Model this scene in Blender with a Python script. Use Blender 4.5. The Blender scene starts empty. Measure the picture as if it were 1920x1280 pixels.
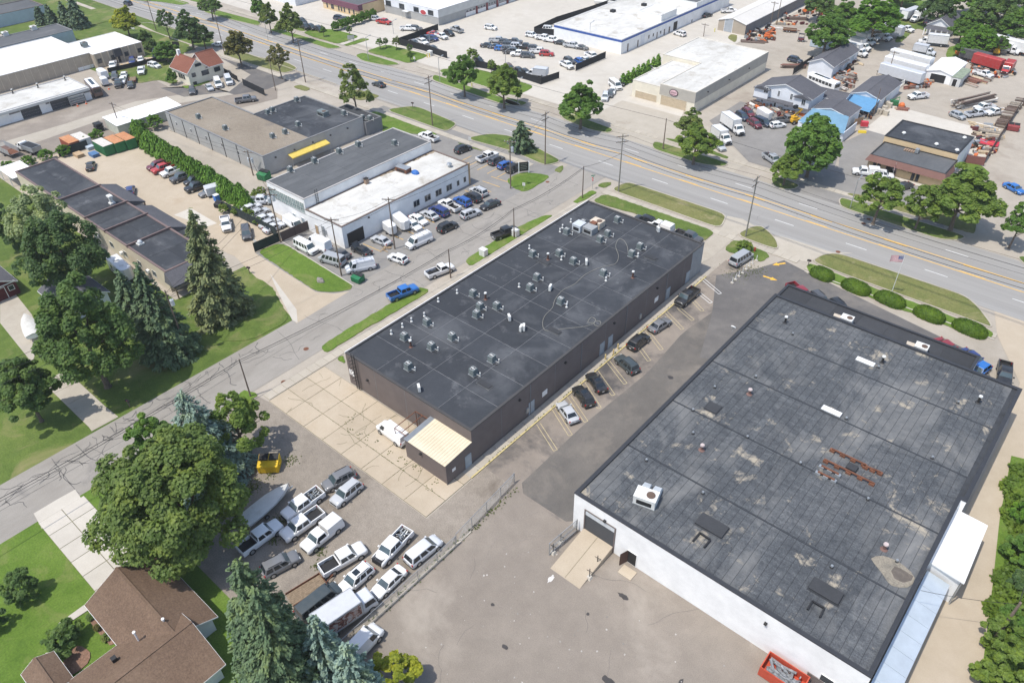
import bpy, math, random
import numpy as np
from mathutils import Matrix, Vector

# ---------------------------------------------------------------- camera, world, sun
CAM_H = 73.0
FPX, PIT, ROL, YAW = 1416.5,0.670929823,-0.0200959521,-0.72233397
_f = np.array([math.sin(YAW)*math.cos(PIT), math.cos(YAW)*math.cos(PIT),-math.sin(PIT)])
_r0 = np.array([math.cos(YAW),-math.sin(YAW),0.0]); _u0 = np.cross(_r0, _f)
_r = math.cos(ROL)*_r0 + math.sin(ROL)*_u0
_u = -math.sin(ROL)*_r0 + math.cos(ROL)*_u0
scene = bpy.context.scene
cd = bpy.data.cameras.new('camera'); cam = bpy.data.objects.new('camera', cd)
scene.collection.objects.link(cam)
cd.sensor_width = 36.0; cd.lens = FPX/1920*36; cd.clip_start = 1.0; cd.clip_end = 3000
M = Matrix(((_r[0], _u[0],-_f[0],0),(_r[1], _u[1],-_f[1],0),(_r[2], _u[2],-_f[2], CAM_H),(0,0,0,1)))
cam.matrix_world = M
scene.camera = cam

SUN_DIR = Vector((-0.135,-0.40,0.906)).normalized()
w = bpy.data.worlds.new('World'); scene.world = w; w.use_nodes = True
nt = w.node_tree; bg = nt.nodes['Background']
sky = nt.nodes.new('ShaderNodeTexSky'); sky.sky_type = 'NISHITA'; sky.sun_disc = False
sky.sun_elevation = math.asin(SUN_DIR.z); sky.sun_rotation = math.atan2(SUN_DIR.x, SUN_DIR.y)
sky.air_density = 1.0; sky.dust_density = 1.5; sky.ozone_density = 1.0
nt.links.new(sky.outputs[0], bg.inputs[0]); bg.inputs[1].default_value = 0.15
sl = bpy.data.lights.new('sun', 'SUN'); sl.energy = 3.1; sl.angle = math.radians(0.55); sl.color = (1.0,0.955,0.88)
so = bpy.data.objects.new('sun', sl); scene.collection.objects.link(so)
so.location = (-60,-60,120); so.rotation_euler = SUN_DIR.to_track_quat('Z', 'Y').to_euler()
vs = scene.view_settings
vs.view_transform = 'Standard'; vs.look = 'None'; vs.exposure = 0.46; vs.gamma = 1.0; vs.use_curve_mapping = False
scene.cycles.max_bounces = 6; scene.cycles.transparent_max_bounces = 12

# ---------------------------------------------------------------- helpers
rnd = random.Random(7); RU = rnd.uniform
LINK = scene.collection.objects.link
def G(px, py, z=0.0):
    """Point at height z seen at a photograph pixel (1920 wide): used to measure where things stand."""
    d = (px-960)*_r - (py-640)*_u + FPX*_f
    t = (z-CAM_H)/d[2]
    return Vector((d[0]*t, d[1]*t, z))
def PX(p):
    d = np.array([p[0], p[1], p[2]-CAM_H]); zz = d @ _f
    return 960+FPX*(d@_r)/zz,640-FPX*(d@_u)/zz
def DEPTH(p):
    return float(np.array([p[0], p[1], p[2]-CAM_H]) @ _f)
FR = {'h1': (150,60,6.4), 'l1': (740,20,8), 'l2': (880,40,8), 'u1': (1340,0,6.846), 'u2': (1560,0,8),
      'u3': (1720,30,9.6), 'u4': (1400,130,6.846), 'u5': (1640,120,6.846), 'r1': (400,320,8), 'c1': (540,0,6.4),
      'g1': (0,160,8), 'y1': (420,880,6.4), 'y2': (560,1060,8), 'lb': (1560,230,5.333), 'p': (0,0,1), 'n7': (1720,930,6.4),
      'e1': (1280,400,9.6), 'x8': (0,480,8)}
for i, xx in enumerate((0,480,960,1420)):
    for c, yy in (('k',0),('m',300),('n',620),('o',946)):
        FR['%s%d' % (c, i+1)] = (xx, yy,3.832)
def F(fr, x, y):
    a = FR[fr]; return a[0]+x/a[2], a[1]+y/a[2]
def GF(fr, x, y, z=0.0):
    return G(*F(fr, x, y), z)
def on_wall(axis, c, px, py):
    """Where a pixel's ray meets the wall plane axis=c: (u along the wall, z)."""
    d = (px-960)*_r - (py-640)*_u + FPX*_f
    t = c/d[axis]
    return d[1-axis]*t, CAM_H+d[2]*t
def height_at(base, top):
    """Height of a vertical edge from its base pixel and the row of its top pixel."""
    b = G(*base); lo, hi = 0.0,60.0
    for _ in range(40):
        m = (lo+hi)/2
        if PX((b[0], b[1], m))[1] > top[1]: lo = m
        else: hi = m
    return lo

class MB:
    def __init__(s): s.v = []; s.f = []; s.m = []
    def add(s, vs_, fs, mi=0):
        o = len(s.v); s.v += [tuple(p) for p in vs_]
        for f in fs: s.f.append(tuple(i+o for i in f)); s.m.append(mi)
        return s
    def box(s, x0, x1, y0, y1, z0, z1, mi=0):
        return s.add([(x0,y0,z0),(x1,y0,z0),(x1,y1,z0),(x0,y1,z0),(x0,y0,z1),(x1,y0,z1),(x1,y1,z1),(x0,y1,z1)],
              [(3,2,1,0),(4,5,6,7),(0,1,5,4),(1,2,6,5),(2,3,7,6),(3,0,4,7)], mi)
    def bar(s, a, b, wx, wy=None, mi=0):
        """A square bar from a to b."""
        wy = wy or wx; a = Vector(a); b = Vector(b); d = (b-a).normalized()
        up = Vector((0,0,1)) if abs(d.z) < .9 else Vector((1,0,0))
        x = d.cross(up).normalized()*wx/2; y = d.cross(x).normalized()*wy/2
        vs_ = [a-x-y, a+x-y, a+x+y, a-x+y, b-x-y, b+x-y, b+x+y, b-x+y]
        return s.add(vs_,[(0,1,2,3),(7,6,5,4),(4,5,1,0),(5,6,2,1),(6,7,3,2),(7,4,0,3)], mi)
    def cyl(s, a, b, r0, r1=None, n=8, mi=0, cap=True):
        r1 = r0 if r1 is None else r1; a = Vector(a); b = Vector(b); d = (b-a).normalized()
        up = Vector((0,0,1)) if abs(d.z) < .9 else Vector((1,0,0))
        x = d.cross(up).normalized(); y = d.cross(x)
        vs_ = []
        for p, r in ((a, r0),(b, r1)):
            for i in range(n):
                t = 2*math.pi*i/n; vs_.append(p+x*(math.cos(t)*r)+y*(math.sin(t)*r))
        fs = [(i, i+n,(i+1) % n+n,(i+1) % n) for i in range(n)]
        if cap: fs += [tuple(range(n)), tuple(range(2*n-1, n-1,-1))]
        return s.add(vs_, fs, mi)
    def prism(s, poly, z0, z1, mi=0, mt=None):
        n = len(poly); vs_ = [(p[0],p[1],z0) for p in poly]+[(p[0],p[1],z1) for p in poly]
        s.add(vs_,[(i,(i+1)%n,(i+1)%n+n,i+n) for i in range(n)], mi)
        return s.add(vs_[n:],[tuple(range(n))], mi if mt is None else mt)
    def dome(s, c, rx, ry, rz, nu=10, nv=4, mi=0):
        vs_ = []; 
        for j in range(nv):
            t = math.pi/2*j/nv
            for i in range(nu):
                a = 2*math.pi*i/nu; vs_.append((c[0]+rx*math.cos(a)*math.cos(t), c[1]+ry*math.sin(a)*math.cos(t), c[2]+rz*math.sin(t)))
        vs_.append((c[0], c[1], c[2]+rz))
        fs = [(j*nu+i, j*nu+(i+1)%nu,(j+1)*nu+(i+1)%nu,(j+1)*nu+i) for j in range(nv-1) for i in range(nu)]
        fs += [((nv-1)*nu+i,(nv-1)*nu+(i+1)%nu, nv*nu) for i in range(nu)]
        return s.add(vs_, fs, mi)
    def loft(s, rings, mi=0, close=True, cap=True):
        n = len(rings[0]); vs_ = [p for r in rings for p in r]; fs = []
        for k in range(len(rings)-1):
            for i in range(n if close else n-1):
                fs.append((k*n+i, k*n+(i+1)%n,(k+1)*n+(i+1)%n,(k+1)*n+i))
        if cap: fs += [tuple(range(n-1,-1,-1)), tuple((len(rings)-1)*n+i for i in range(n))]
        return s.add(vs_, fs, mi)
    def mesh(s, name, mats, smooth=None):
        me = bpy.data.meshes.new(name); me.from_pydata(s.v,[], s.f)
        for m in (mats if isinstance(mats,(list, tuple)) else [mats]): me.materials.append(m)
        if any(s.m): me.polygons.foreach_set('material_index', s.m)
        if smooth:
            me.polygons.foreach_set('use_smooth',[True]*len(s.f)); me.set_sharp_from_angle(angle=math.radians(smooth))
        return me
    def build(s, name, mats, parent=None, loc=None, smooth=None, rotz=0):
        return ob(name, s.mesh(name, mats, smooth), parent, loc, rotz)

def ob(name, me, parent=None, loc=None, rotz=0, color=None):
    o = bpy.data.objects.new(name, me); LINK(o)
    if parent is not None: o.parent = parent
    if loc is not None: o.location = loc
    if rotz: o.rotation_euler = (0,0, rotz)
    if color: o.color = (*color[:3],1)
    return o
def tag(o, label, cat, group=None):
    o['label'] = label; o['category'] = cat
    if group: o['group'] = group
    return o
def thing(name, label, cat, loc=(0,0,0), rotz=0, group=None):
    o = bpy.data.objects.new(name, None); LINK(o); o.location = loc; o.rotation_euler = (0,0,rotz); o.empty_display_size = .3
    return tag(o, label, cat, group)
def struct(o): o['kind'] = 'structure'; return o
def stuff(o): o['kind'] = 'stuff'; return o
def kids(root, proto, color=None):
    """Copies every part (and sub-part) of a prototype list onto a thing."""
    for (name, me, loc, subs, own) in proto:
        c = ob(name, me, root, loc, color=color)
        for (n2, m2, l2) in subs: ob(n2, m2, c, l2, color=color)

# ---------------------------------------------------------------- materials
MATS = {}
def nodes(name):
    m = bpy.data.materials.new(name); m.use_nodes = True; MATS[name] = m
    t = m.node_tree; return m, t, t.nodes['Principled BSDF'], t.links.new, t.nodes.new
def ramp(new, link, fac, stops):
    r = new('ShaderNodeValToRGB'); e = r.color_ramp.elements
    while len(e) < len(stops): e.new(0.5)
    for el,(p, c) in zip(e, stops): el.position = p; el.color = (*c,1)
    link(fac, r.inputs[0]); return r.outputs[0]
def noise(new, link, vec, scale, detail=4, rough=.55, dist=0.0):
    n = new('ShaderNodeTexNoise'); n.inputs['Scale'].default_value = scale; n.inputs['Detail'].default_value = detail
    n.inputs['Roughness'].default_value = rough; n.inputs['Distortion'].default_value = dist
    link(vec, n.inputs['Vector']); return n.outputs[0]
def mixc(new, link, a, b, fac, mode='MIX'):
    n = new('ShaderNodeMix'); n.data_type = 'RGBA'; n.blend_type = mode
    for s, v in ((n.inputs[0], fac),(n.inputs[6], a),(n.inputs[7], b)):
        if hasattr(v, 'is_linked'): link(v, s)
        elif isinstance(v,(int, float)): s.default_value = v
        else: s.default_value = (*v,1)
    return n.outputs[2]
def maprange(new, link, v, a, b, c=0.0, d=1.0):
    n = new('ShaderNodeMapRange'); n.inputs[1].default_value = a; n.inputs[2].default_value = b
    n.inputs[3].default_value = c; n.inputs[4].default_value = d; link(v, n.inputs[0]); return n.outputs[0]
def flat(name, col, rough=.6, metal=0.0, var=.12, scale=1.2, bump=0.0, bscale=8, spec=.4):
    """Plain painted / cast surface with slight mottling."""
    m, t, b, link, new = nodes(name)
    g = new('ShaderNodeNewGeometry').outputs['Position']
    n = noise(new, link, g, scale,5,.65)
    lo = tuple(c*(1-var) for c in col); hi = tuple(min(1, c*(1+var)) for c in col)
    link(ramp(new, link, n,[(.3, lo),(.7, hi)]), b.inputs['Base Color'])
    b.inputs['Roughness'].default_value = rough; b.inputs['Metallic'].default_value = metal
    b.inputs['Specular IOR Level'].default_value = spec
    if bump:
        bn = new('ShaderNodeBump'); bn.inputs['Strength'].default_value = bump; bn.inputs['Distance'].default_value = .05
        link(noise(new, link, g, bscale,3), bn.inputs['Height']); link(bn.outputs[0], b.inputs['Normal'])
    return m
def ground_mat(name, cols, patch=None, big=.05, mid=.5, fine=9, rough=.9, rand=0.0, stretch=None, grit=.25, stain=None, bars=None):
    """Ground / membrane: big drifts, mid mottling, fine grit, optional stains of a second colour."""
    m, t, b, link, new = nodes(name)
    g = new('ShaderNodeNewGeometry').outputs['Position']
    gv = g
    if stretch:
        mp = new('ShaderNodeMapping'); mp.inputs['Scale'].default_value = stretch; link(g, mp.inputs[0]); gv = mp.outputs[0]
    a = noise(new, link, gv, big,5,.6,.4); c = noise(new, link, gv, mid,6,.7,.2); d = noise(new, link, g, fine,3,.7)
    mx = new('ShaderNodeMath'); mx.operation = 'MULTIPLY_ADD'; link(c, mx.inputs[0]); mx.inputs[1].default_value = .55
    m2 = new('ShaderNodeMath'); m2.operation = 'MULTIPLY_ADD'; link(a, m2.inputs[0]); m2.inputs[1].default_value = .6; m2.inputs[2].default_value = -.08
    link(m2.outputs[0], mx.inputs[2])
    col = ramp(new, link, mx.outputs[0],[(.28+.44*i/(len(cols)-1), k) for i, k in enumerate(cols)])
    col = mixc(new, link, col, ramp(new, link, d,[(.25,(1-grit,)*3),(.75,(1+grit*.6,)*3)]),1.0, 'MULTIPLY')
    if bars:
        mp2 = new('ShaderNodeMapping'); mp2.inputs['Scale'].default_value = bars; link(g, mp2.inputs[0])
        col = mixc(new, link, col, ramp(new, link, noise(new, link, mp2.outputs[0],1.0,5,.75,.5),[(.32,(.74,.75,.76)),(.5,(.97,.97,.97)),(.68,(1.35,1.34,1.3))]),1.0, 'MULTIPLY')
    if patch:
        pc, ps, lo, hi = patch
        pf = maprange(new, link, noise(new, link, gv, ps,6,.65,.6), lo, hi)
        col = mixc(new, link, col, pc, pf)
    if stain:
        pc, ps, lo, hi = stain
        pf = maprange(new, link, noise(new, link, g, ps,7,.7,.25), lo, hi)
        col = mixc(new, link, col, pc, pf)
    if rand:
        oi = new('ShaderNodeObjectInfo').outputs['Random']
        rr = maprange(new, link, oi,0,1,1-rand,1+rand)
        cb = new('ShaderNodeCombineColor'); [link(rr, cb.inputs[i]) for i in range(3)]
        col = mixc(new, link, col, cb.outputs[0],1.0, 'MULTIPLY')
    link(col, b.inputs['Base Color']); b.inputs['Roughness'].default_value = rough; b.inputs['Specular IOR Level'].default_value = .25
    bn = new('ShaderNodeBump'); bn.inputs['Strength'].default_value = .25; bn.inputs['Distance'].default_value = .03
    link(d, bn.inputs['Height']); link(bn.outputs[0], b.inputs['Normal'])
    return m
def obj_paint(name, rough=.32, metal=0.0, coat=.6, dirt=.1):
    m, t, b, link, new = nodes(name)
    oi = new('ShaderNodeObjectInfo'); g = new('ShaderNodeNewGeometry').outputs['Position']
    n = noise(new, link, g,1.6,4)
    f = maprange(new, link, n,.3,.75,0, dirt)
    link(mixc(new, link, oi.outputs['Color'],(.30,.27,.22), f), b.inputs['Base Color'])
    b.inputs['Roughness'].default_value = rough; b.inputs['Metallic'].default_value = metal
    b.inputs['Coat Weight'].default_value = coat; b.inputs['Coat Roughness'].default_value = .12
    return m
def leaf_mat(name, rough=.6, sat=1.0, transl=.38):
    m, t, b, link, new = nodes(name)
    oi = new('ShaderNodeObjectInfo'); g = new('ShaderNodeNewGeometry').outputs['Position']
    n = noise(new, link, g,.55,3,.6); n2 = noise(new, link, g,4.0,3,.7)
    k = ramp(new, link, n,[(.3,(.72,.80,.75)),(.5,(1,1,1)),(.72,(1.45,1.28,.85))])
    c = mixc(new, link, oi.outputs['Color'], k,1.0, 'MULTIPLY')
    c = mixc(new, link, c, ramp(new, link, n2,[(.3,(.6,.62,.62)),(.7,(1.5,1.45,1.3))]),1.0, 'MULTIPLY')
    link(c, b.inputs['Base Color']); b.inputs['Roughness'].default_value = rough; b.inputs['Specular IOR Level'].default_value = .3
    tr = new('ShaderNodeBsdfTranslucent'); link(mixc(new, link, c,(1.25,1.4,.5),1.0, 'MULTIPLY'), tr.inputs[0])
    ms = new('ShaderNodeMixShader'); ms.inputs[0].default_value = transl
    link(b.outputs[0], ms.inputs[1]); link(tr.outputs[0], ms.inputs[2]); link(ms.outputs[0], t.nodes['Material Output'].inputs[0])
    return m

PAINT = obj_paint('car_paint'); DULL = obj_paint('dull_paint',.6,0,0,.25); METALP = obj_paint('ribbed_metal_paint',.5,.2,.1,.2)
GLASS = flat('dark_glass',(.016,.022,.027),.06,0,.1,.6, spec=.8)
GLASSW = flat('sky_tinted_windscreen',(.055,.08,.09),.07,0,.25,.9, spec=.8)  # paler base colour stands in for sky reflection and the cabin behind
WINDOW = flat('window_glass',(.03,.04,.05),.08,0,.4,.5, spec=.7)
BLACK = flat('black_trim',(.02,.02,.021),.6); TYRE = flat('tyre_rubber',(.022,.022,.022),.85)
RIM = flat('wheel_rim',(.42,.43,.44),.35,.7); CHROME = flat('chrome',(.6,.61,.62),.25,.9)
HEADL = flat('headlight_lens',(.62,.64,.64),.15,0,.1, spec=.7); TAILL = flat('tail_light_lens',(.35,.015,.012),.25)
PLATE = flat('number_plate',(.6,.6,.58),.5)
LEAF = leaf_mat('leaves'); NEEDLE = leaf_mat('needles',.65,1,.08)
BARK = flat('bark',(.14,.11,.085),.95,0,.35,4,.5,14)
WOODPOLE = flat('pole_wood',(.17,.13,.10),.9,0,.3,3,.3,20)
GALV = flat('galvanised_steel',(.42,.44,.45),.45,.6,.15); CABLE = flat('cable_black',(.03,.03,.03),.7)
WHITEP = flat('white_paint',(.78,.78,.77),.5,0,.05); CERAM = flat('grey_transformer',(.50,.53,.55),.4)
YELLOWP = flat('yellow_paint',(.75,.47,.03),.45,0,.1); ROADY = flat('road_yellow',(.74,.42,.05),.8,0,.22,2.0); ROADW = flat('road_white',(.68,.68,.66),.8,0,.15,2.0)
STALL = flat('faded_stall_paint',(.44,.37,.22),.85,0,.3,2.5)
RUST = flat('rusty_iron',(.16,.065,.035),.85,0,.4,2,.3)
GRASS = ground_mat('mown_grass',[(.055,.092,.016),(.085,.132,.024),(.118,.168,.034),(.16,.19,.052)], patch=((.215,.20,.085),.16,.52,.72), big=.06, mid=.5, fine=5, grit=.38)
GRASSD = ground_mat('dry_grass',[(.10,.125,.035),(.14,.158,.048),(.18,.18,.064),(.21,.20,.082)], patch=((.26,.23,.12),.22,.56,.7), big=.07, mid=.6, fine=5, grit=.38)
LUSH = ground_mat('lush_grass',[(.062,.118,.014),(.09,.158,.019),(.118,.19,.028),(.15,.205,.045)], patch=((.19,.20,.07),.2,.54,.74), big=.08, mid=.6, fine=5, grit=.38)
ROAD = ground_mat('main_road_asphalt',[(.235,.225,.212),(.29,.28,.263),(.355,.345,.325)], stretch=(.018,.8,1), big=.25, mid=.9, grit=.12)
STREET = ground_mat('street_asphalt',[(.235,.215,.19),(.285,.265,.235),(.335,.31,.28)], stretch=(1,.35,1), big=.15, mid=.8, grit=.15, stain=((.17,.16,.15),.12,.6,.75))
LOTA = ground_mat('old_lot_asphalt',[(.19,.165,.14),(.25,.215,.18),(.31,.265,.215)], big=.06, mid=.3, grit=.2, stain=((.085,.08,.078),.09,.47,.62))
LOTB = ground_mat('pale_lot_asphalt',[(.20,.172,.145),(.25,.217,.182),(.305,.265,.222)], big=.06, mid=.35, grit=.22, stain=((.36,.32,.27),.06,.55,.75))
LOTM = ground_mat('mottled_aisle_asphalt',[(.10,.093,.086),(.14,.129,.116),(.19,.171,.149)], big=.10, mid=.35, grit=.22, stain=((.22,.193,.162),.16,.52,.80), stretch=(1,.6,1))
LOTD = ground_mat('dark_lot_asphalt',[(.10,.095,.093),(.135,.128,.122),(.18,.168,.155)], big=.07, mid=.4, grit=.2, stain=((.20,.18,.155),.1,.56,.74))
LOTG = ground_mat('grey_lot_asphalt',[(.19,.18,.17),(.235,.225,.21),(.28,.265,.245)], big=.06, mid=.4, grit=.15)
GRAVEL = ground_mat('gravel_yard',[(.20,.175,.145),(.27,.235,.195),(.34,.30,.25)], big=.09, mid=.9, fine=7, grit=.35, stain=((.15,.125,.10),.15,.56,.72))
DIRT = ground_mat('pale_dirt',[(.31,.275,.225),(.37,.33,.275),(.43,.385,.325)], big=.05, mid=.3, grit=.14, stain=((.25,.21,.17),.07,.55,.75))
CONC = ground_mat('concrete',[(.355,.315,.26),(.41,.37,.305),(.46,.415,.35)], big=.06, mid=.5, grit=.10, rand=.07, stain=((.29,.245,.19),.13,.60,.78))
CONCT = ground_mat('tan_concrete',[(.385,.32,.235),(.44,.37,.28),(.49,.42,.325)], big=.06, mid=.4, grit=.1, rand=.06, stain=((.38,.30,.21),.12,.6,.78))
CONCW = ground_mat('pale_concrete',[(.44,.405,.35),(.50,.465,.405),(.555,.52,.46)], big=.05, mid=.4, grit=.08, rand=.04, stain=((.42,.37,.31),.07,.6,.78))
TAR = flat('tar_seal',(.105,.10,.095),.7,0,.3,2)
EPDM = ground_mat('black_membrane',[(.032,.035,.041),(.041,.045,.052),(.053,.058,.065)], big=.08, mid=.5, fine=6, rough=.75, grit=.15, rand=.12, patch=((.115,.12,.128),.11,.50,.78), stain=((.18,.183,.19),.33,.58,.82))
EPDMB = ground_mat('dark_membrane',[(.036,.038,.041),(.046,.048,.052),(.058,.060,.065)], big=.08, mid=.5, fine=6, rough=.8, grit=.15, rand=.1)
ROLLR = ground_mat('mineral_roll_roof',[(.055,.061,.069),(.088,.095,.103),(.135,.140,.146)], stretch=(1.2,.8,1), big=.12, mid=1.4, fine=7, rough=.9, grit=.5, rand=.045, bars=(.45,1.9,1), patch=((.19,.19,.185),.10,.50,.74), stain=((.34,.30,.235),.30,.585,.68))
GREYR = ground_mat('grey_roof',[(.075,.08,.085),(.10,.105,.11),(.13,.135,.14)], stretch=(1,.35,1), big=.12, mid=.8, grit=.12, rand=.06, patch=((.28,.27,.25),.12,.64,.8))
GRAVR = ground_mat('gravel_roof',[(.20,.165,.125),(.26,.22,.17),(.31,.27,.215)], big=.08, mid=1.2, fine=7, grit=.4, stain=((.12,.115,.11),.15,.6,.72))
WHITER = ground_mat('white_roof',[(.40,.385,.35),(.55,.54,.505),(.66,.655,.635)], big=.07, mid=.5, grit=.06, stretch=(1,.5,1), stain=((.30,.265,.21),.22,.54,.74))
BRIGHTR = ground_mat('bright_white_roof',[(.70,.69,.66),(.77,.765,.75),(.80,.80,.79)], big=.05, mid=.3, grit=.03)
SHINGLE = ground_mat('brown_shingles',[(.118,.077,.053),(.158,.106,.073),(.20,.138,.096)], big=.15, mid=2.5, fine=6, grit=.35)
SHINGR = ground_mat('red_shingles',[(.16,.062,.040),(.20,.08,.053),(.245,.10,.07)], big=.15, mid=2, fine=5, grit=.25)
SHINGG = ground_mat('grey_shingles',[(.075,.077,.085),(.10,.10,.112),(.13,.13,.14)], big=.15, mid=2, fine=5, grit=.25)
TANM = ground_mat('pale_tan_metal',[(.58,.50,.36),(.66,.59,.45),(.72,.66,.53)], big=.1, mid=.8, grit=.06, stretch=(.2,1,1), stain=((.36,.25,.14),.3,.62,.8))
def wallm(n, c, v=.09): return flat(n, c,.85,0, v,.5,.15,6)
W = {k: wallm(k+'_wall', c) for k, c in dict(brown=(.155,.128,.118), white=(.80,.80,.79), cream=(.70,.65,.53), grey=(.36,.36,.35), lgrey=(.55,.55,.53),
     tan=(.40,.34,.27), beige=(.56,.49,.38), dgrey=(.20,.20,.205), brick=(.30,.21,.15), ltan=(.62,.47,.28), siding=(.68,.70,.73), bluegrey=(.42,.49,.55),
     maroon=(.10,.022,.025), mansard=(.16,.085,.07), blue=(.17,.36,.56), taupe=(.40,.375,.33), green=(.03,.16,.06), pblue=(.06,.13,.42), plum=(.17,.07,.10), black=(.03,.03,.032), wood=(.42,.30,.18), charcoal=(.07,.072,.077)).items()}
FABRIC = flat('privacy_fabric',(.017,.019,.022),.85,0,.3,.8)
# ---------------------------------------------------------------- ground, roads, lawns
def sheet(name, poly, z, mat, fr=None):
    pts = [GF(fr, *p, z) for p in poly] if fr else [(p[0], p[1], z) for p in poly]
    a = sum(pts[i][0]*pts[(i+1)%len(pts)][1]-pts[(i+1)%len(pts)][0]*pts[i][1] for i in range(len(pts)))
    if a < 0: pts = pts[::-1]
    return struct(MB().add([(p[0], p[1], z) for p in pts],[tuple(range(len(pts)))]).build(name, mat))
def rect(x0, x1, y0, y1): return [(x0, y0),(x1, y0),(x1, y1),(x0, y1)]
def smooth_poly(pts, k=2):
    for _ in range(k):
        q = []
        for i in range(len(pts)):
            a, b = Vector(pts[i]), Vector(pts[(i+1) % len(pts)])
            if (b-a).length < 1.2: q += [tuple(a.lerp(b,.5))]
            else: q += [tuple(a.lerp(b,.18 if (b-a).length < 8 else 1.2/(b-a).length)), tuple(b.lerp(a,.18 if (b-a).length < 8 else 1.2/(b-a).length))]
        pts = q
    return pts
def lawn(fr, poly, mat=None, z=.09, curb=False, ragged=.2):
    """A raised turf sheet with an uneven edge, and a kerb round it where the road runs by."""
    pts = smooth_poly([tuple(GF(fr, *p)[:2]) for p in poly],2)
    a = sum(pts[i][0]*pts[(i+1)%len(pts)][1]-pts[(i+1)%len(pts)][0]*pts[i][1] for i in range(len(pts)))
    if a < 0: pts = pts[::-1]
    q = []
    for i in range(len(pts)):
        A, B = Vector(pts[i]), Vector(pts[(i+1) % len(pts)]); n = max(1, int((B-A).length/.7))
        nrm = Vector((-(B-A).y,(B-A).x)).normalized() if (B-A).length > 0 else Vector((0,0))
        for k in range(n):
            q.append(tuple(A.lerp(B, k/n)+nrm*RU(-.02, ragged)))
    m=MB(); m.prism(q,.0, z); struct(m.build('lawn', mat or GRASS))
    if curb:
        m=MB(); n = len(pts)
        out = [(p[0], p[1]) for p in pts]
        for i in range(n):
            A, B = Vector(out[i]), Vector(out[(i+1) % n])
            if (B-A).length > .05: m.bar((A.x, A.y,.06),(B.x, B.y,.06),.22,.15)
        struct(m.build('kerb', CONC))

sheet('ground', rect(-520,160,-120,480),-.03, DIRT)
sheet('residential_ground',[(-290,-60),(-91.8,-60),(-91.8,57),(-112,57),(-112,41.3),(-290,41.3)],.0, GRASS)
sheet('house_ground',[(-82.3,-60),(-41.8,-60),(-41.8,15.2),(-68,15.2),(-73,24.5),(-82.3,24.5)],.005, LUSH)
sheet('far_grass',[(-420,150),(-250,130),(-215,99),(-225,88),(-300,85),(-420,60)],-.02, GRASS)
sheet('main_road', rect(-520,160,124.4,143.2),.004, ROAD)
sheet('side_street', rect(-91.9,-82.1,-60,124.4),.004, STREET)
sheet('front_parking_lot',[(-117,57),(-91.9,57),(-91.9,122),(-150,122),(-150,104.2),(-117,104.2)],.004, LOTG)
sheet('garage_parking_lot',[(50,305),(165,272),(235,252),(262,262),(470,380),(531,452),(478,474),(592,547),(626,550),(655,546),(556,606),(500,540),(440,480),(240,400)],.012, CONCT, 'p')
sheet('rear_yard',[(0,300),(0,225),(60,200),(170,165),(290,150),(345,178),(400,168),(520,165),(520,185),(300,240),(200,262),(100,300)],.006, LOTB, 'p')
sheet('concrete_lane',[(0,268),(120,233),(255,190),(440,163),(470,172),(330,195),(190,225),(60,270),(0,290)],.012, CONC, 'p')
sheet('house_parking',[(412,108),(470,125),(530,140),(545,150),(500,168),(440,178),(380,160),(350,165),(300,165),(345,182),(430,172),(470,140)],.014, LOTD, 'p')
sheet('office_parking',[(1070,480),(200,420),(640,320),(880,300),(1010,290),(1040,340),(420,470),(260,520)][1:],.014, CONCT, 'h1')
sheet('yard_asphalt',[(-41.2,-60),(2.4,-60),(2.4,47.0),(-32.2,47.0),(-41.2,46.5)],.004, LOTB)
sheet('parking_asphalt',[(-46.6,46.5),(-32.0,46.5),(-32.0,111),(-46.6,111)],.008, LOTA)
sheet('aisle_asphalt', smooth_poly([(-41.2,46.9),(-32.1,46.9),(-32.1,99),(-36,104),(-40,101),(-41.6,88),(-40.6,76),(-41.4,62)],1),.0125, LOTM)
sheet('concrete_drive',[(385,545),(600,340),(685,280),(805,45),(1080,100),(1290,220),(1120,300),(960,400),(920,440),(700,640),(560,760),(330,900)],.012, CONC, 'e1')
sheet('office_lot_asphalt',[(-45.5,105.5),(-41,112),(-38.6,117.4),(-34.8,116.5),(-4.2,110.8),(-1.6,106),(0,98.05),(-32.1,98.05),(-32.1,86),(-36.5,84),(-40.5,95)],.014, LOTD)
sheet('approach_concrete',[(1447,478),(1460,467),(1452,440),(1475,446),(1560,473),(1600,474),(1540,480),(1516,492)],.016, CONC, 'p')
sheet('salvage_yard',[(-82.1,21),(-73.5,24.5),(-68,15),(-41.8,15),(-41.2,47),(-46.4,47),(-46.4,36.5),(-78.6,36.5),(-82.1,36.0)],.012, GRAVEL)
sheet('east_drive',[(2.4,20),(16,20),(14,60),(14.5,75),(11,100),(6,118),(2.4,124.4),(-6,124.4),(-4,118),(1.5,108),(2.4,98)],.004, CONCT)
sheet('dealer_lot',[(-330,153),(-172,151),(-113.5,150.5),(-86,150.5),(-86,162),(-103,200),(-103,380),(-330,380)],.004, CONCW)
sheet('truck_lot',[(-62,150),(-44,150),(-50,172),(-62,181),(-80,181),(-80,165)],.008, LOTG)
sheet('shop_forecourt',[(-104,143.2),(-62,143.2),(-62,150),(-80,163),(-104,163)],.010, CONC)
sheet('contractor_drive',[(-50,143.2),(-19,143.2),(-26,161),(-41.4,161),(-41.4,183),(-48,183),(-50.2,172),(-46,160)],.010, LOTG)
sheet('builder_yard_concrete',[(-49,183),(-26,181),(-22,186),(-27,200),(-49,202)],.012, CONCW)
sheet('cross_street',[(-20.5,143.2),(-4,143.2),(-6,460),(-22,460)],.006, DIRT)

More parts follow.
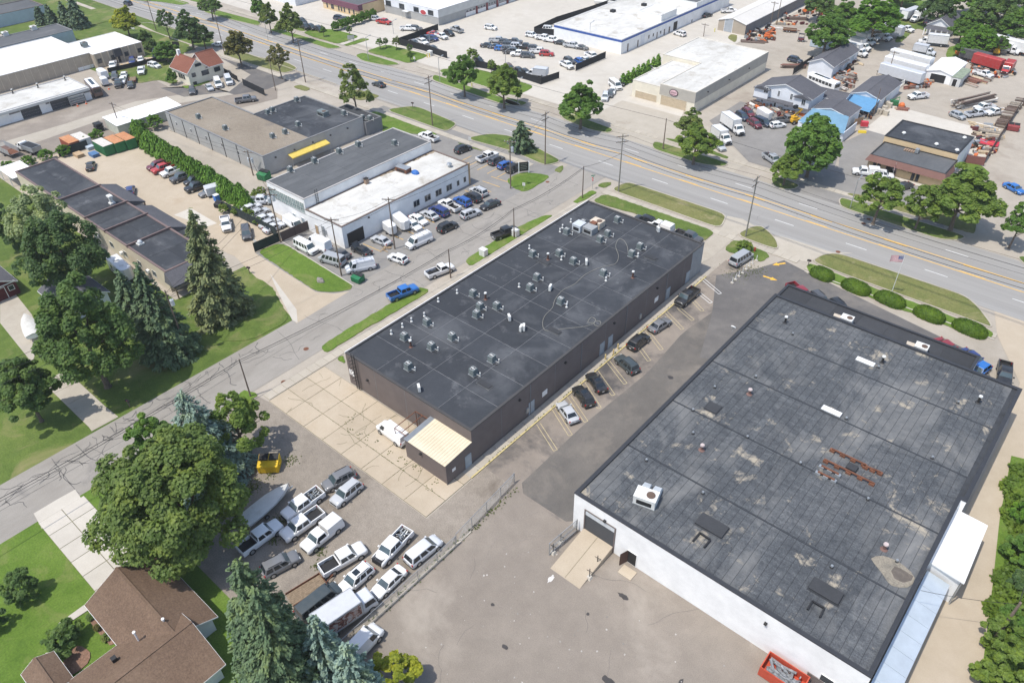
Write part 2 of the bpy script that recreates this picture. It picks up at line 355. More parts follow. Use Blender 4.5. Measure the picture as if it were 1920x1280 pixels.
# lawns near side
for fr, poly, mat, curb in [
    ('k1',[(620,80),(700,60),(830,70),(800,150),(640,190),(560,215)], GRASS,0),
    ('k1',[(990,170),(1080,165),(1540,290),(1540,330),(1440,345),(1120,235)], GRASS,1),
    ('k1',[(800,215),(960,190),(1100,245),(1410,350),(1250,405),(1150,400),(1020,340),(960,270)], GRASS,0),
    ('p',[(417,102),(449,95),(480,107),(537,117),(558,128),(550,134),(530,138),(480,124),(433,108)], GRASSD,1),
    ('k2',[(260,625),(320,610),(405,640),(350,658)], GRASSD,0),('k2',[(605,680),(720,640),(890,690),(870,705),(740,725)], GRASSD,0),
    ('k2',[(925,790),(1110,765),(1180,775),(1450,890),(1370,950)], GRASS,1),('k2',[(815,810),(860,800),(1320,970),(1290,975),(905,950),(900,900)], LUSH,0),
    ('p',[(871,260),(918,251),(955,255),(985,267),(1012,280),(1049,300),(1048,305),(1022,311),(960,284)], GRASS,1),('k3',[(290,1225),(370,1185),(375,1220),(345,1245)], GRASS,0),
    ('p',[(947,337),(980,322),(1037,330),(985,362),(960,352)], LUSH,0),('k2',[(1450,1020),(1640,1085),(1620,1090),(1440,1030)], GRASS,0),
    ('m3',[(605,185),(640,165),(720,160),(715,180),(660,205)], GRASS,0),('m3',[(430,300),(570,215),(625,235),(470,320)], LUSH,0),
    ('p',[(870,488),(960,430),(1022,403),(1040,404),(980,440),(883,501)], LUSH,0),('p',[(600,650),(623,634),(784,537),(811,545),(657,634),(611,664)], LUSH,0),
    ('p',[(629,673),(644,664),(649,684)], LUSH,0),
    ('m3',[(705,215),(820,160),(900,180),(1545,395),(1495,495)], GRASSD,1),('m3',[(570,300),(665,240),(1465,515),(1385,590),(1000,420)], GRASS,0),
    ('p',[(1379,441),(1409,425),(1427,424),(1443,436),(1456,451),(1460,467),(1450,467)], GRASSD,1),('m3',[(1505,650),(1600,565),(1870,680),(1790,740),(1700,700)], GRASS,0),
    ('m4',[(385,730),(470,680),(560,672),(640,690),(1490,975),(1590,1060),(1700,1210),(1600,1175),(640,830)], GRASSD,1),('m4',[(340,760),(375,740),(650,850),(1705,1235),(1700,1280),(1560,1265),(990,1060),(380,820)], LUSH,0),
    ('n1',[(1690,470),(1750,420),(1870,455),(1790,510)], LUSH,0),('p',[(480,472),(528,454),(663,535),(660,543),(626,549),(592,547)], LUSH,0),
    ('p',[(435,530),(470,515),(510,535),(546,600),(470,640),(400,640)], GRASS,0),
    ('k2',[(90,220),(140,205),(630,345),(520,355),(330,290)], LUSH,1),('k2',[(330,230),(480,210),(570,215),(750,265),(590,320),(400,265)], LUSH,0),('k2',[(625,325),(770,275),(830,285),(660,335)], LUSH,0),
    ('k2',[(200,190),(300,180),(400,215),(330,230)], GRASS,0),
    ('k2',[(785,370),(935,320),(1250,400),(1100,460)], LUSH,0),('k2',[(710,400),(770,380),(1050,465),(930,475),(760,440)], LUSH,1),
    ('k2',[(1265,555),(1285,537),(1890,745),(1900,765),(1780,755),(1400,625),(1270,580)], LUSH,1),('p',[(822,134),(832,129),(905,132),(1005,163),(970,179),(962,180)], LUSH,0),
    ('k3',[(-40,700),(0,712),(120,740),(75,762),(0,760),(-60,735)], GRASS,1),
    ('k3',[(340,815),(380,805),(730,930),(700,960),(560,935),(370,860)], GRASS,1),('k3',[(335,775),(400,765),(500,820),(440,835)], GRASS,0),
    ('k3',[(1005,1040),(1030,1015),(1560,1175),(1520,1200),(1350,1180),(1020,1075)], GRASS,1),('k3',[(1065,990),(1250,1010),(1575,1135),(1540,1145)], GRASS,0),
    ('m4',[(95,125),(130,115),(310,180),(270,210),(190,215),(110,185)], GRASS,1),('m4',[(585,290),(605,270),(1510,550),(1440,580),(1300,570),(600,340)], GRASS,1),
    ('m4',[(625,245),(690,240),(1580,440),(1570,525),(1540,530)], GRASSD,0),('m4',[(1860,690),(1990,700),(1990,800),(1916,750)], GRASS,1),
    ('k1',[(900,0),(1250,-5),(1370,25),(1300,40),(1150,15)], LUSH,0),('k1',[(1290,-20),(1480,-10),(1480,20),(1400,15)], LUSH,0),('k1',[(1455,85),(1520,65),(1880,160),(1860,190),(1600,130)], LUSH,1),
    ('h1',[(580,495),(800,430),(980,420),(1090,430),(1200,560),(1130,635),(950,580),(870,590),(690,625),(640,540)], GRASS,0),('h1',[(1210,650),(1330,645),(1560,580),(1570,600),(1290,690)], LUSH,0),
    ('u2',[(870,20),(1560,10),(1480,80),(1300,110),(900,150)], LUSH,0),('u2',[(850,240),(1080,210),(1500,340),(1540,450),(1500,520),(1280,420),(1040,640),(930,640),(1000,480)], GRASS,0),
    ('u3',[(560,560),(1300,420),(1340,640),(1100,700),(880,700),(560,780),(500,720)], LUSH,0),('u3',[(60,900),(180,690),(320,700),(150,930)], GRASS,0),
    ('u1',[(160,490),(210,440),(300,460),(270,560)], GRASSD,0),('lb',[(1270,440),(1310,395),(1490,425),(1600,520),(1450,560)], LUSH,0),('u4',[(1270,790),(1400,680),(1480,640),(1340,790)], GRASS,0),
    ('u3',[(1340,240),(1560,240),(1900,330),(1880,400),(1700,350)], GRASS,0)]:
    lawn(fr, poly, mat, curb=bool(curb))
# rough verge beyond the east drive
sheet('verge',[(16,12),(60,12),(60,110),(4.2,92),(5.8,80),(7.6,70),(9.8,57),(12,44),(14,30)],.03, LUSH)

# slabs: concrete laid piece by piece
def slab_mesh(name, w_, l_, t, mat, bev=.02):
    m=MB(); m.box(-w_/2, w_/2,-l_/2, l_/2,0, t-bev)
    m.loft([[(-w_/2,-l_/2,t-bev),(w_/2,-l_/2,t-bev),(w_/2,l_/2,t-bev),(-w_/2,l_/2,t-bev)],
            [(-w_/2+bev,-l_/2+bev,t),(w_/2-bev,-l_/2+bev,t),(w_/2-bev,l_/2-bev,t),(-w_/2+bev,l_/2-bev,t)]], cap=False)
    m.add([(-w_/2+bev,-l_/2+bev,t),(w_/2-bev,-l_/2+bev,t),(w_/2-bev,l_/2-bev,t),(-w_/2+bev,l_/2-bev,t)],[(0,1,2,3)])
    return m.mesh(name, mat)
def slab_row(name, x0, x1, y0, y1, nx, ny, mat, base, gap=.03, t=.06, jit=.006, skip=(), part='slab'):
    """A paved strip: a bed with one object per concrete slab."""
    bed = struct(MB().box(x0, x1, y0, y1,-.01,.022).build(name, base, None))
    w_, l_ = (x1-x0)/nx,(y1-y0)/ny
    me = slab_mesh(part, w_-gap, l_-gap, t, mat)
    for i in range(nx):
        for j in range(ny):
            if (i, j) in skip: continue
            o = ob(part, me, bed,(x0+(i+.5)*w_, y0+(j+.5)*l_, RU(-jit, jit)))
            o.rotation_euler = (RU(-.001,.001), RU(-.001,.001),0)
    return bed
JOINT = flat('joint_dirt',(.16,.15,.09),.95,0,.4,1.5)
slab_row('concrete_apron',-78.6,-46.6,36.6,46.5,8,3, CONCT, JOINT, gap=.07, t=.05)
slab_row('sidewalk',-80.4,-78.75,36.8,116.6,1,52, CONC, JOINT)
slab_row('sidewalk',-330,-98,118.0,119.7,116,1, CONC, JOINT)
slab_row('sidewalk',-78.6,-36.5,117.9,119.5,27,1, CONC, JOINT)
slab_row('sidewalk',-34.6,-4.0,116.9,118.3,20,1, CONC, JOINT)
slab_row('sidewalk',-262,-172,148.2,149.8,56,1, CONC, JOINT)
slab_row('sidewalk',-165,-113.8,148.0,149.6,32,1, CONC, JOINT)
slab_row('sidewalk',-103,-75,147.9,149.4,18,1, CONC, JOINT)
slab_row('sidewalk',-71,-22.5,147.9,149.4,32,1, CONC, JOINT)
slab_row('building_walk',-48.2,-46.75,44.5,103.5,1,30, CONC, JOINT, t=.09)
slab_row('house_driveway',-81.9,-64.6,5.8,11.4,6,2, CONCW, JOINT, gap=.08)
sheet('driveway_end',[(63,962),(110,934),(141,917),(160,945),(78,990)],.02, CONCW, 'p')
# drives on the west side of the street
slab_row('driveway',-108,-92.4,17.5,21.0,4,1, CONC, JOINT, gap=.05)
sheet('driveway_flare',[(172,808),(142,765),(178,746),(222,781)],.03, CONC, 'p')
sheet('garage_driveway',[(0,605),(0,560),(30,552),(60,590),(75,640),(60,680)],.03, CONC, 'p')
sheet('lot_walk',[(506,512),(520,545),(548,600),(558,605),(556,580),(530,545)],.03, CONCW, 'p')
for fr, p, nm in [('o1',[(240,1240),(330,1060),(390,1060),(340,1215),(360,1290),(270,1290)], 'garden_path'),('o1',[(420,850),(600,720),(640,750),(450,875)], 'garden_path'),('k2',[(590,320),(760,262),(775,270),(625,325)], 'garden_path')]:
    sheet(nm, p,.10, CONCW, fr)
sheet('concrete_patch',[(1250,395),(1370,345),(1560,455),(1480,480)],.022, CONCW, 'm1')

# road paint
def paint(name, x0, x1, y0, y1, mat, z=.012): return struct(MB().box(x0, x1, y0, y1, z-.004, z).build(name, mat))
dash = MB().box(-1.9,1.9,-.07,.07,0,.004).mesh('lane_dash', ROADW)
for y, x00 in ((138.95,-45.9),(129.95,-46.7)):
    for k in range(-18,7):
        struct(ob('lane_dash', dash, None,(x00+2+k*13.86+.3, y,.009)))
for y, s in ((136.0,1),(133.1,-1)):
    paint('centre_line',-520,160, y-.09, y+.09, ROADY,.011)
    for k in range(-30,10): paint('centre_dash', k*13.86, k*13.86+4.2, y-s*.26-.07, y-s*.26+.07, ROADY,.011)
# stalls beside the long building: hairpin lines
for (a, b) in [((190,668),(312,858)),((300,560),(420,750)),((410,470),(532,652)),((510,372),(628,555)),((600,280),(728,462)),((690,220),(815,380)),((760,140),(985,215)),((860,85),(1075,135))]:
    p, q = GF('n3', *a), GF('n3', *b)
    if a[0] >= 760: p = Vector((-46.2, q.y+2.6,0))
    m=MB(); d = (q-p).normalized(); nrm = Vector((-d.y, d.x,0))
    for s in (-.28,.28): m.bar(p+nrm*s+Vector((0,0,.014)), q+nrm*s+Vector((0,0,.014)),.09,.008)
    m.bar(q-nrm*.28+Vector((0,0,.014)), q+nrm*.28+Vector((0,0,.014)),.09,.008)
    struct(m.build('stall_line', STALL))
for (a, b) in [((1090,1075),(1225,1215)),((1195,1060),(1300,1150)),((1300,1010),(1370,1085)),((1350,960),(1430,1025)),((1365,850),(1495,960))]:
    p, q = GF('m3', *a), GF('m3', *b);m=MB();d = (q-p).normalized(); nrm = Vector((-d.y, d.x,0))
    for s in (-.28,.28): m.bar(p+nrm*s+Vector((0,0,.014)), q+nrm*s+Vector((0,0,.014)),.09,.008)
    m.bar(q-nrm*.28+Vector((0,0,.014)), q+nrm*.28+Vector((0,0,.014)),.09,.008)
    struct(m.build('stall_line', STALL if a[0] < 1350 else ROADW))
# stalls in the small front lot
for (x, y) in [(x_,0) for x_ in range(14)]:
    yy = 73.5+x*2.75
    struct(MB().bar((-101.3, yy,.012),(-96.6, yy+.3,.012),.1,.008).build('stall_line', ROADY))
for k in range(6):
    a = GF('k2',1500+70*k,1145+26*k); struct(MB().bar((a.x, a.y-2.2,.012),(a.x, a.y+2.2,.012),.1,.008).build('stall_line', ROADY))
for k in range(7):
    a = GF('h1',470+66*k,425-17*k); struct(MB().bar((a.x-2.2, a.y,.02),(a.x+2.2, a.y,.02),.1,.008).build('stall_line', ROADY))
# turn arrows on the dark lot
def arrow(c, ang):
    m=MB(); ca, sa = math.cos(ang), math.sin(ang)
    def T(p): return (c.x+p[0]*ca-p[1]*sa, c.y+p[0]*sa+p[1]*ca)
    m.prism([T(p) for p in [(-1.3,-.18),(.1,-.18),(.1,.18),(-1.3,.18)]],.016,.021)
    m.prism([T(p) for p in [(.1,-.5),(1.2,0),(.1,.5)]],.016,.021)
    struct(m.build('turn_arrow', ROADY))
arrow(GF('m4',95,850),.1); arrow(GF('m4',153,748),-2.2)
# tar seals in the side street
def walk(m, p, ang, n, step, wob, wid, z, lim):
    q = Vector(p)
    for _ in range(n):
        ang += rnd.gauss(0, wob); r = q+Vector((math.cos(ang), math.sin(ang),0))*step*RU(.6,1.3)
        if not (lim[0] < r.x < lim[1]): break
        m.bar((q.x, q.y, z),(r.x, r.y, z), wid*RU(.6,1.2),.006); q = r
    return q
SL = (-91.7,-82.4); m=MB()
for y in range(-6,118,3):
    dens = 5 if y < 40 else 1 if y < 62 else 2
    for _ in range(dens):
        x = rnd.choice([-90.6,-90.0,-89.4,-88.9]) if y < 40 else RU(-91,-83)
        walk(m,(x+RU(-.5,.5), y+RU(0,3),.0), rnd.choice([1.57,-1.57,1.57,1.57,.2])+rnd.gauss(0,.4), rnd.randint(3,9),.55,.55, rnd.choice((.07,.10,.13)) if y < 40 else .06,.010, SL)
for y in (11.6,14.8,47.2,52.6,70,79.5,88,103): 
    walk(m,(-91.5, y,0), RU(-.06,.06),16,.65,.08,.10 if y < 20 else .06,.010, SL)
for x in (-88.1,-87.3): walk(m,(x,-8,0),1.57,44,1.1,.012,.08,.010, SL)
walk(m,(-86.9,40,0),1.57,60,1.1,.012,.06,.010, SL)
for (fx, fy, a_) in [(1050,600,1),(1150,700,1.4),(1250,760,.6),(1000,760,2)]:
    walk(m, GF('m2', fx, fy), a_,9,.7,.5,.05,.010,(-97,-82))
stuff(m.build('tar_seals', TAR))
m=MB()
for _ in range(46):   # cracks in the lots and lanes
    x, y = rnd.choice([(RU(-40,-2), RU(18,45)),(RU(-45,-33), RU(48,108)),(RU(-96,-92), RU(75,110)),(RU(-170,-20), RU(125,142))])
    walk(m,(x, y,0), RU(0,6.28), rnd.randint(4,12),.7,.3,.025,.014,(-200,5))
stuff(m.build('hairline_cracks', TAR)); m=MB()
for _ in range(22): walk(m,(RU(-78,-47.5), RU(37,46),.05), RU(0,6.28), rnd.randint(4,9),.6,.35,.06,.052,(-78.4,-46.8))
m.v = [(x, min(max(y,36.7),46.4), z) for x, y, z in m.v]; stuff(m.build('apron_cracks', JOINT))
# weeds growing from the apron joints
m=MB()
def tuft(p, r=.16):
    for _ in range(5):
        a = RU(0,6.28); d = Vector((math.cos(a), math.sin(a), RU(.5,1.4))).normalized()*r*RU(.6,1.4)
        s_ = Vector((-math.sin(a), math.cos(a),0))*r*.35; p = Vector(p)
        m.add([p-s_, p+s_, p+d+s_*.6, p+d-s_*.6],[(0,1,2,3)])
for k in range(7):
    for _ in range(16):
        if rnd.random() < .6: tuft((-78.6+4*(k+1)+rnd.gauss(0,.03), RU(36.8,46.4),.04),.07)
for k in (1,2):
    for _ in range(60): tuft((rnd.triangular(-78,-46.8,-52),36.6+3.3*k+rnd.gauss(0,.04),.04),.08)
for (x, y) in [(680,715),(740,755),(790,780),(860,795),(960,880),(1040,915),(1080,940),(1150,970),(1160,990),(660,660),(690,620),(1250,1130),(1290,1080)]:
    p = GF('n2', x, y)
    for _ in range(6): tuft(p+Vector((rnd.gauss(0,.3), rnd.gauss(0,.3),.05)),.11)
for fr, x, y, n, s_ in [('n2',250,930,26,.5),('n2',110,1030,20,.4),('y1',680,610,40,.6),('y1',330,210,36,.7),('y1',190,110,30,.5),('y1',600,850,20,.4),('y1',1160,990,18,.35),('y1',1110,1160,14,.3),('n1',1720,1060,24,.5),('n1',1800,1130,30,.6),('e1',1000,1100,40,1.2),('e1',1300,1050,30,1.2)]:
    p = GF(fr, x, y)
    for _ in range(n*3): tuft(p+Vector((rnd.gauss(0,s_), rnd.gauss(0,s_),.02)),.11)
for _ in range(260):
    t = rnd.random(); tuft((-41.05+rnd.gauss(0,.22),15+t*32,.03), RU(.07,.18))
for _ in range(160): tuft((-46.75+rnd.gauss(0,.08), RU(46,104),.1),.12)
o = m.build('weeds', LEAF); o.color = (.12,.15,.045,1); stuff(o)
# kerbs
def kerb(name, a, b, w_=.18, h_=.13, mat=CONC): return struct(MB().bar((a[0], a[1], h_/2),(b[0], b[1], h_/2), w_, h_).build(name, mat))
kerb('yellow_kerb',(-46.62,44.6),(-46.62,104.0),.2,.15, flat('yellow_kerb_paint',(.52,.43,.21),.8,0,.3,2))
kerb('lot_kerb',(-33.9,116.3),(-33.6,115.9)); kerb('lot_kerb', tuple(GF('m4',340,800)[:2]), tuple(GF('m4',1700,1290)[:2]),.2,.14, CONCW)
kerb('lot_kerb', tuple(GF('p',528,453)[:2]), tuple(GF('p',663,536)[:2]),.15,.1, CONCW)
kerb('yard_kerb',(-41.0,14.5),(-41.0,38.5),.25,.16); kerb('roadside_kerb',(-520,124.3),(-172,124.3))
kerb('roadside_kerb',(-520,143.3),(-262,143.3))
# ---------------------------------------------------------------- buildings
def R(fr, z, *ps):
    q = [GF(fr, *p, z) for p in ps]; xs = [p.x for p in q]; ys = [p.y for p in q]
    return min(xs), max(xs), min(ys), max(ys)
def part(mb, name, mats, root, smooth=None):
    """A part built in world metres, hung under its thing."""
    o = mb.build(name, mats, root, None, smooth)
    a = -root.rotation_euler.z
    o.matrix_parent_inverse = Matrix.Rotation(a,4, 'Z') @ Matrix.Translation(-Vector(root.location))
    return o
def offset(poly, t):
    """Inset of an axis-aligned counter-clockwise footprint."""
    n = len(poly); out = []
    for i in range(n):
        a, b, c = Vector(poly[i-1]), Vector(poly[i]), Vector(poly[(i+1) % n])
        n1 = Vector((-(b-a).y,(b-a).x)).normalized(); n2 = Vector((-(c-b).y,(c-b).x)).normalized()
        out.append(tuple(b+(n1+n2)*t if abs(n1.dot(n2)) < .5 else b+n1*t))
    return out
def flat_building(name, label, cat, poly, h, wall, roof, cop, p=.35, t=.3, z0=0.0, group=None):
    if len(poly) == 4 and not hasattr(poly[0], '__len__'): poly = rect(*poly)
    a = sum(poly[i][0]*poly[(i+1)%len(poly)][1]-poly[(i+1)%len(poly)][0]*poly[i][1] for i in range(len(poly)))
    if a < 0: poly = poly[::-1]
    cx = sum(q[0] for q in poly)/len(poly); cy = sum(q[1] for q in poly)/len(poly)
    root = thing(name, label, cat,(cx, cy, z0),0, group)
    n = len(poly); inn = offset(poly, t); m=MB()
    for i in range(n):
        A, B = poly[i], poly[(i+1) % n]; m.add([(*A, z0),(*B, z0),(*B, h),(*A, h)],[(0,1,2,3)])
    part(m, 'wall', wall, root)
    m=MB(); m.add([(*q, h-p) for q in inn],[tuple(range(n))]); part(m, 'roof', roof, root)
    o2 = offset(poly,-.04); i2 = offset(poly, t+.03); m=MB()
    for i in range(n):
        j = (i+1) % n
        m.add([(*o2[i], h+.05),(*o2[j], h+.05),(*i2[j], h+.05),(*i2[i], h+.05)],[(0,1,2,3)])
        m.add([(*o2[i], h-.10),(*o2[j], h-.10),(*o2[j], h+.05),(*o2[i], h+.05)],[(0,1,2,3)])
        m.add([(*i2[j], h-p-.05),(*i2[i], h-p-.05),(*i2[i], h+.05),(*i2[j], h+.05)],[(0,1,2,3)])
    part(m, 'coping', cop, root)
    root['_b'] = 0; del root['_b']
    return root
SIDES = {'E': (0,1), 'W': (0,-1), 'S': (1,-1), 'N': (1,1)}
def wbox(m, side, c, u0, u1, z0, z1, d0, d1, mi=0):
    """A box on a wall plane: from d0 to d1 metres out of it."""
    ax, s = SIDES[side]; a, b = sorted((c+s*d0, c+s*d1))
    if ax == 0: m.box(a, b, u0, u1, z0, z1, mi)
    else: m.box(u0, u1, a, b, z0, z1, mi)
def opening(root, side, c, kind, rng, mat=None, mat2=None, n=1, label=None):
    """Windows, doors and roll-up doors on a wall; rng = (u0,u1,z0,z1) or (frame, px_low, px_high)."""
    if isinstance(rng[0], str):
        fr, a, b = rng; ua, za = on_wall(SIDES[side][0], c, *F(fr, *a)); ub, zb = on_wall(SIDES[side][0], c, *F(fr, *b))
        rng = (min(ua, ub), max(ua, ub), max(.05, min(za, zb)), max(za, zb))
    u0, u1, z0, z1 = rng; f = .07 if kind == 'window' else .09
    if kind in ('door', 'overhead_door', 'dark_opening'): z0 = min(z0,.06)
    m=MB()
    for (a, b, e, g) in ((u0-f, u0, z0-f, z1+f),(u1, u1+f, z0-f, z1+f),(u0, u1, z1, z1+f)) + (((u0, u1, z0-f, z0),) if kind == 'window' else ()):
        wbox(m, side, c, a, b, e, g,-.02,.06)
    if kind == 'window':
        for k in range(1, n): uu = u0+(u1-u0)*k/n; wbox(m, side, c, uu-.03, uu+.03, z0, z1,-.02,.05)
        o = part(m, 'window', mat or WHITEP, root)
        for k in range(n):
            m=MB(); wbox(m, side, c, u0+(u1-u0)*k/n+(.03 if k else 0), u0+(u1-u0)*(k+1)/n-(.03 if k < n-1 else 0), z0, z1,-.015,.02)
            q = m.build('pane', mat2 or WINDOW, o); q.matrix_parent_inverse = o.matrix_parent_inverse.inverted() @ o.matrix_parent_inverse
    elif kind == 'door':
        o = part(m, 'door_frame', mat2 or WHITEP, root);m=MB();wbox(m, side, c, u0, u1, z0, z1,-.015,.035); d = part(m, 'door', mat or WHITEP, root)
        m=MB(); wbox(m, side, c, u1-.18, u1-.08,1.0,1.12,.035,.09); m.build('handle', GALV, d)
    elif kind == 'overhead_door':
        part(m, 'door_frame', mat2 or WHITEP, root); d = MB(); wbox(d, side, c, u0, u1, z1-.03, z1,-.015,.03); d = part(d, 'overhead_door', mat or WHITEP, root)
        k = max(3, int((z1-z0)/.6))
        for i in range(k):
            m=MB(); wbox(m, side, c, u0, u1, z0+(z1-.03-z0)*i/k+.012, z0+(z1-.03-z0)*(i+1)/k-.012,-.015,.025); m.build('panel', mat or WHITEP, d)
        for i in range(n if n > 1 else 0):
            uu = u0+(u1-u0)*(i+.5)/n;m=MB();wbox(m, side, c, uu-.3, uu+.3, z0+1.5, z0+1.85,.02,.035); m.build('pane', WINDOW, d)
    else:
        part(m, 'door_frame', mat2 or WHITEP, root);m=MB();wbox(m, side, c, u0, u1, z0, z1,-.01,.012); part(m, 'dark_doorway_panel', mat or BLACK, root)  # flat dark panel paints the shade inside a doorway, no room behind
    return rng
def roof_sheets(root, x0, x1, y0, y1, z, nx, ny, mat, gap=.03, t=.02, jit=.004, name='roof_sheet', stag=0):
    w_, l_ = (x1-x0)/nx,(y1-y0)/ny; me = slab_mesh(name, w_-gap, l_-gap, t, mat,.008)
    for i in range(nx):
        for j in range(ny):
            yy = y0+(j+.5)*l_+(stag*l_*((i % 2)-.5) if 0 < j < ny-1 else 0)
            o = ob(name, me, root,(x0+(i+.5)*w_-root.location.x, yy-root.location.y, z-root.location.z+RU(0, jit)))
def gable(root, x0, x1, y0, y1, ze, zr, axis, wall, roof, over=.35, trim=None, z0=0.0, th=.12, cut=None):
    """A gabled volume: walls to the eaves and gables, two roof slopes, white rake and eave trim."""
    m=MB(); xm, ym = (x0+x1)/2,(y0+y1)/2
    if axis == 'Y':
        m.add([(x0,y0,z0),(x1,y0,z0),(x1,y0,ze),(xm,y0,zr),(x0,y0,ze)],[(0,1,2,3,4)]); m.add([(x0,y1,z0),(x1,y1,z0),(x1,y1,ze),(xm,y1,zr),(x0,y1,ze)],[(4,3,2,1,0)])
        m.add([(x0,y0,z0),(x0,y1,z0),(x0,y1,ze),(x0,y0,ze)],[(3,2,1,0)]); m.add([(x1,y0,z0),(x1,y1,z0),(x1,y1,ze),(x1,y0,ze)],[(0,1,2,3)])
    else:
        m.add([(x0,y0,z0),(x0,y1,z0),(x0,y1,ze),(x0,ym,zr),(x0,y0,ze)],[(4,3,2,1,0)]); m.add([(x1,y0,z0),(x1,y1,z0),(x1,y1,ze),(x1,ym,zr),(x1,y0,ze)],[(0,1,2,3,4)])
        m.add([(x0,y0,z0),(x1,y0,z0),(x1,y0,ze),(x0,y0,ze)],[(0,1,2,3)]); m.add([(x0,y1,z0),(x1,y1,z0),(x1,y1,ze),(x0,y1,ze)],[(3,2,1,0)])
    part(m, 'wall', wall, root)
    def slope(s):
        m=MB()
        if axis == 'Y':
            k = (zr-ze)/(xm-x0); xe = (x0-over) if s < 0 else (x1+over); zz = ze-over*k
            a = [(xm, y0-over, zr),(xm, y1+over, zr),(xe, y1+over, zz),(xe, y0-over, zz)]
        else:
            k = (zr-ze)/(ym-y0); ye = (y0-over) if s < 0 else (y1+over); zz = ze-over*k
            a = [(x0-over, ym, zr),(x1+over, ym, zr),(x1+over, ye, zz),(x0-over, ye, zz)]
        up = [(p[0], p[1], p[2]+th) for p in a]; lo = [(p[0], p[1], p[2]+.015) for p in a]
        m.add(up+lo,[(0,1,2,3),(7,6,5,4),(0,4,5,1),(1,5,6,2),(2,6,7,3),(3,7,4,0)])
        nrm = (Vector(up[1])-Vector(up[0])).cross(Vector(up[2])-Vector(up[1]))
        if nrm.z < 0: m.f = [f[::-1] for f in m.f]
        part(m, 'roof', roof, root)
        m=MB()
        for i, j in ((1,2),(2,3),(3,0)):
            m.bar(Vector(a[i])+Vector((0,0,.02)), Vector(a[j])+Vector((0,0,.02)),.06,.16)
        part(m, 'trim', trim or WHITEP, root)
    slope(-1); slope(1)
    m=MB()
    m.bar((xm, y0-over, zr+th+.01),(xm, y1+over, zr+th+.01),.3,.05) if axis == 'Y' else m.bar((x0-over, ym, zr+th+.01),(x1+over, ym, zr+th+.01),.3,.05)
    part(m, 'ridge_cap', roof, root)
def wall_light(root, side, c, u, z):
    m=MB(); wbox(m, side, c, u-.15, u+.15, z, z+.2,0,.3); part(m, 'wall_light', BLACK, root)

SEAML = flat('pale_seam',(.19,.195,.205),.8,0,.3,1); SEAMD = flat('dark_seam',(.038,.042,.048),.9,0,.3,1)
# --- the long dark building
MX0, MX1, MY0, MY1, MH = -72.7,-48.3,46.7,104.7,5.7
main = flat_building('warehouse', 'long brown warehouse with black flat roof covered in condensers', 'warehouse',(MX0, MX1, MY0, MY1), MH, W['brown'], SEAML, flat('dark_coping',(.06,.057,.056),.6), p=.16)
roof_sheets(main, MX0+.33, MX1-.33, MY0+.33, MY1-.33, MH-.155,4,11, EPDM, gap=.07, t=.022)
m=MB(); m.box(MX0-.06, MX0+.05, MY0-.05, MY1+.05, MH-.22, MH+.07); part(m, 'white_edge_trim', WHITEP, main)
m=MB(); m.box(MX1+.004, MX1+.03,101.0, MY1,.02, MH-.12); part(m, 'grey_wall_panel', flat('grey_panel',(.30,.31,.315),.7), main)
BDOOR = flat('blue_grey_door',(.33,.38,.42),.5)
for fr, a, b in (('n3',(122,617),(157,510)),('n3',(630,182),(660,82)),('n3',(690,130),(720,30)),('m3',(1102,1005),(1136,912)),('m3',(1243,885),(1277,798))):
    q = on_wall(0, MX1, *F(fr,(a[0]+b[0])/2,(a[1]+b[1])/2)); opening(main, 'E', MX1, 'door',(q[0]-.5, q[0]+.5,.06,2.15), BDOOR, BDOOR)
for fr, x, y in (('n3',235,445),('m3',1037,1000)):
    q = on_wall(0, MX1, *F(fr, x, y));m=MB();wbox(m, 'E', MX1, q[0]-.55, q[0]+.55, q[1]-.45, q[1]+.45,0,.03); part(m, 'wall_notice', WHITEP, main)
for u in (56,66,78,90): wall_light(main, 'E', MX1, u,4.3)
q = on_wall(1, MY0, *F('n2',688,300));m=MB();wbox(m, 'S', MY0, q[0]-.5, q[0]+.5, q[1]-.5, q[1]+.5,0,.03); part(m, 'wall_notice', WHITEP, main)
for x, y in ((805,355),(920,540)):
    q = on_wall(1, MY0, *F('n2', x, y)); wall_light(main, 'S', MY0, q[0], q[1])
for u in (58.3,69.9,81.5,93.1): part(MB().bar((MX1+.05, u,0),(MX1+.05, u, MH-.2),.09), 'downpipe', W['dgrey'], main)
for u in (52.4,63.8,76,87.2,98.6): part(MB().box(MX1+.001, MX1+.012, u-.03, u+.03,.1, MH-.15), 'wall_joint', W['dgrey'], main)
for x in (-66.6,-60.5): part(MB().box(x-.03, x+.03, MY0-.012, MY0-.001,.1, MH-.15), 'wall_joint', W['dgrey'], main)
for u in (57.6,85.6): part(MB().box(MX1, MX1+.2, u-.25, u+.25,.9,1.7), 'electric_meter', GALV, main)
# ladder at the corner
lad = thing('roof_ladder', 'black steel caged ladder on the end wall of the brown warehouse', 'ladder',(-70.6, MY0-.3,0))
for s in (-.3,.3): part(MB().bar((-70.6+s, MY0-.3,0),(-70.6+s, MY0-.3, MH+.9),.07), 'rail', BLACK, lad)
for k in range(17): part(MB().bar((-70.9, MY0-.3,.35+.37*k),(-70.3, MY0-.3,.35+.37*k),.045), 'rung', BLACK, lad)
for k in range(7):
    m=MB(); z = 2.2+.62*k; pts = [(-70.6+.45*math.cos(a), MY0-.3-.75*math.sin(a), z) for a in [i*math.pi/6 for i in range(7)]]
    for a, b in zip(pts, pts[1:]): m.bar(a, b,.04)
    part(m, 'cage_hoop', BLACK, lad)
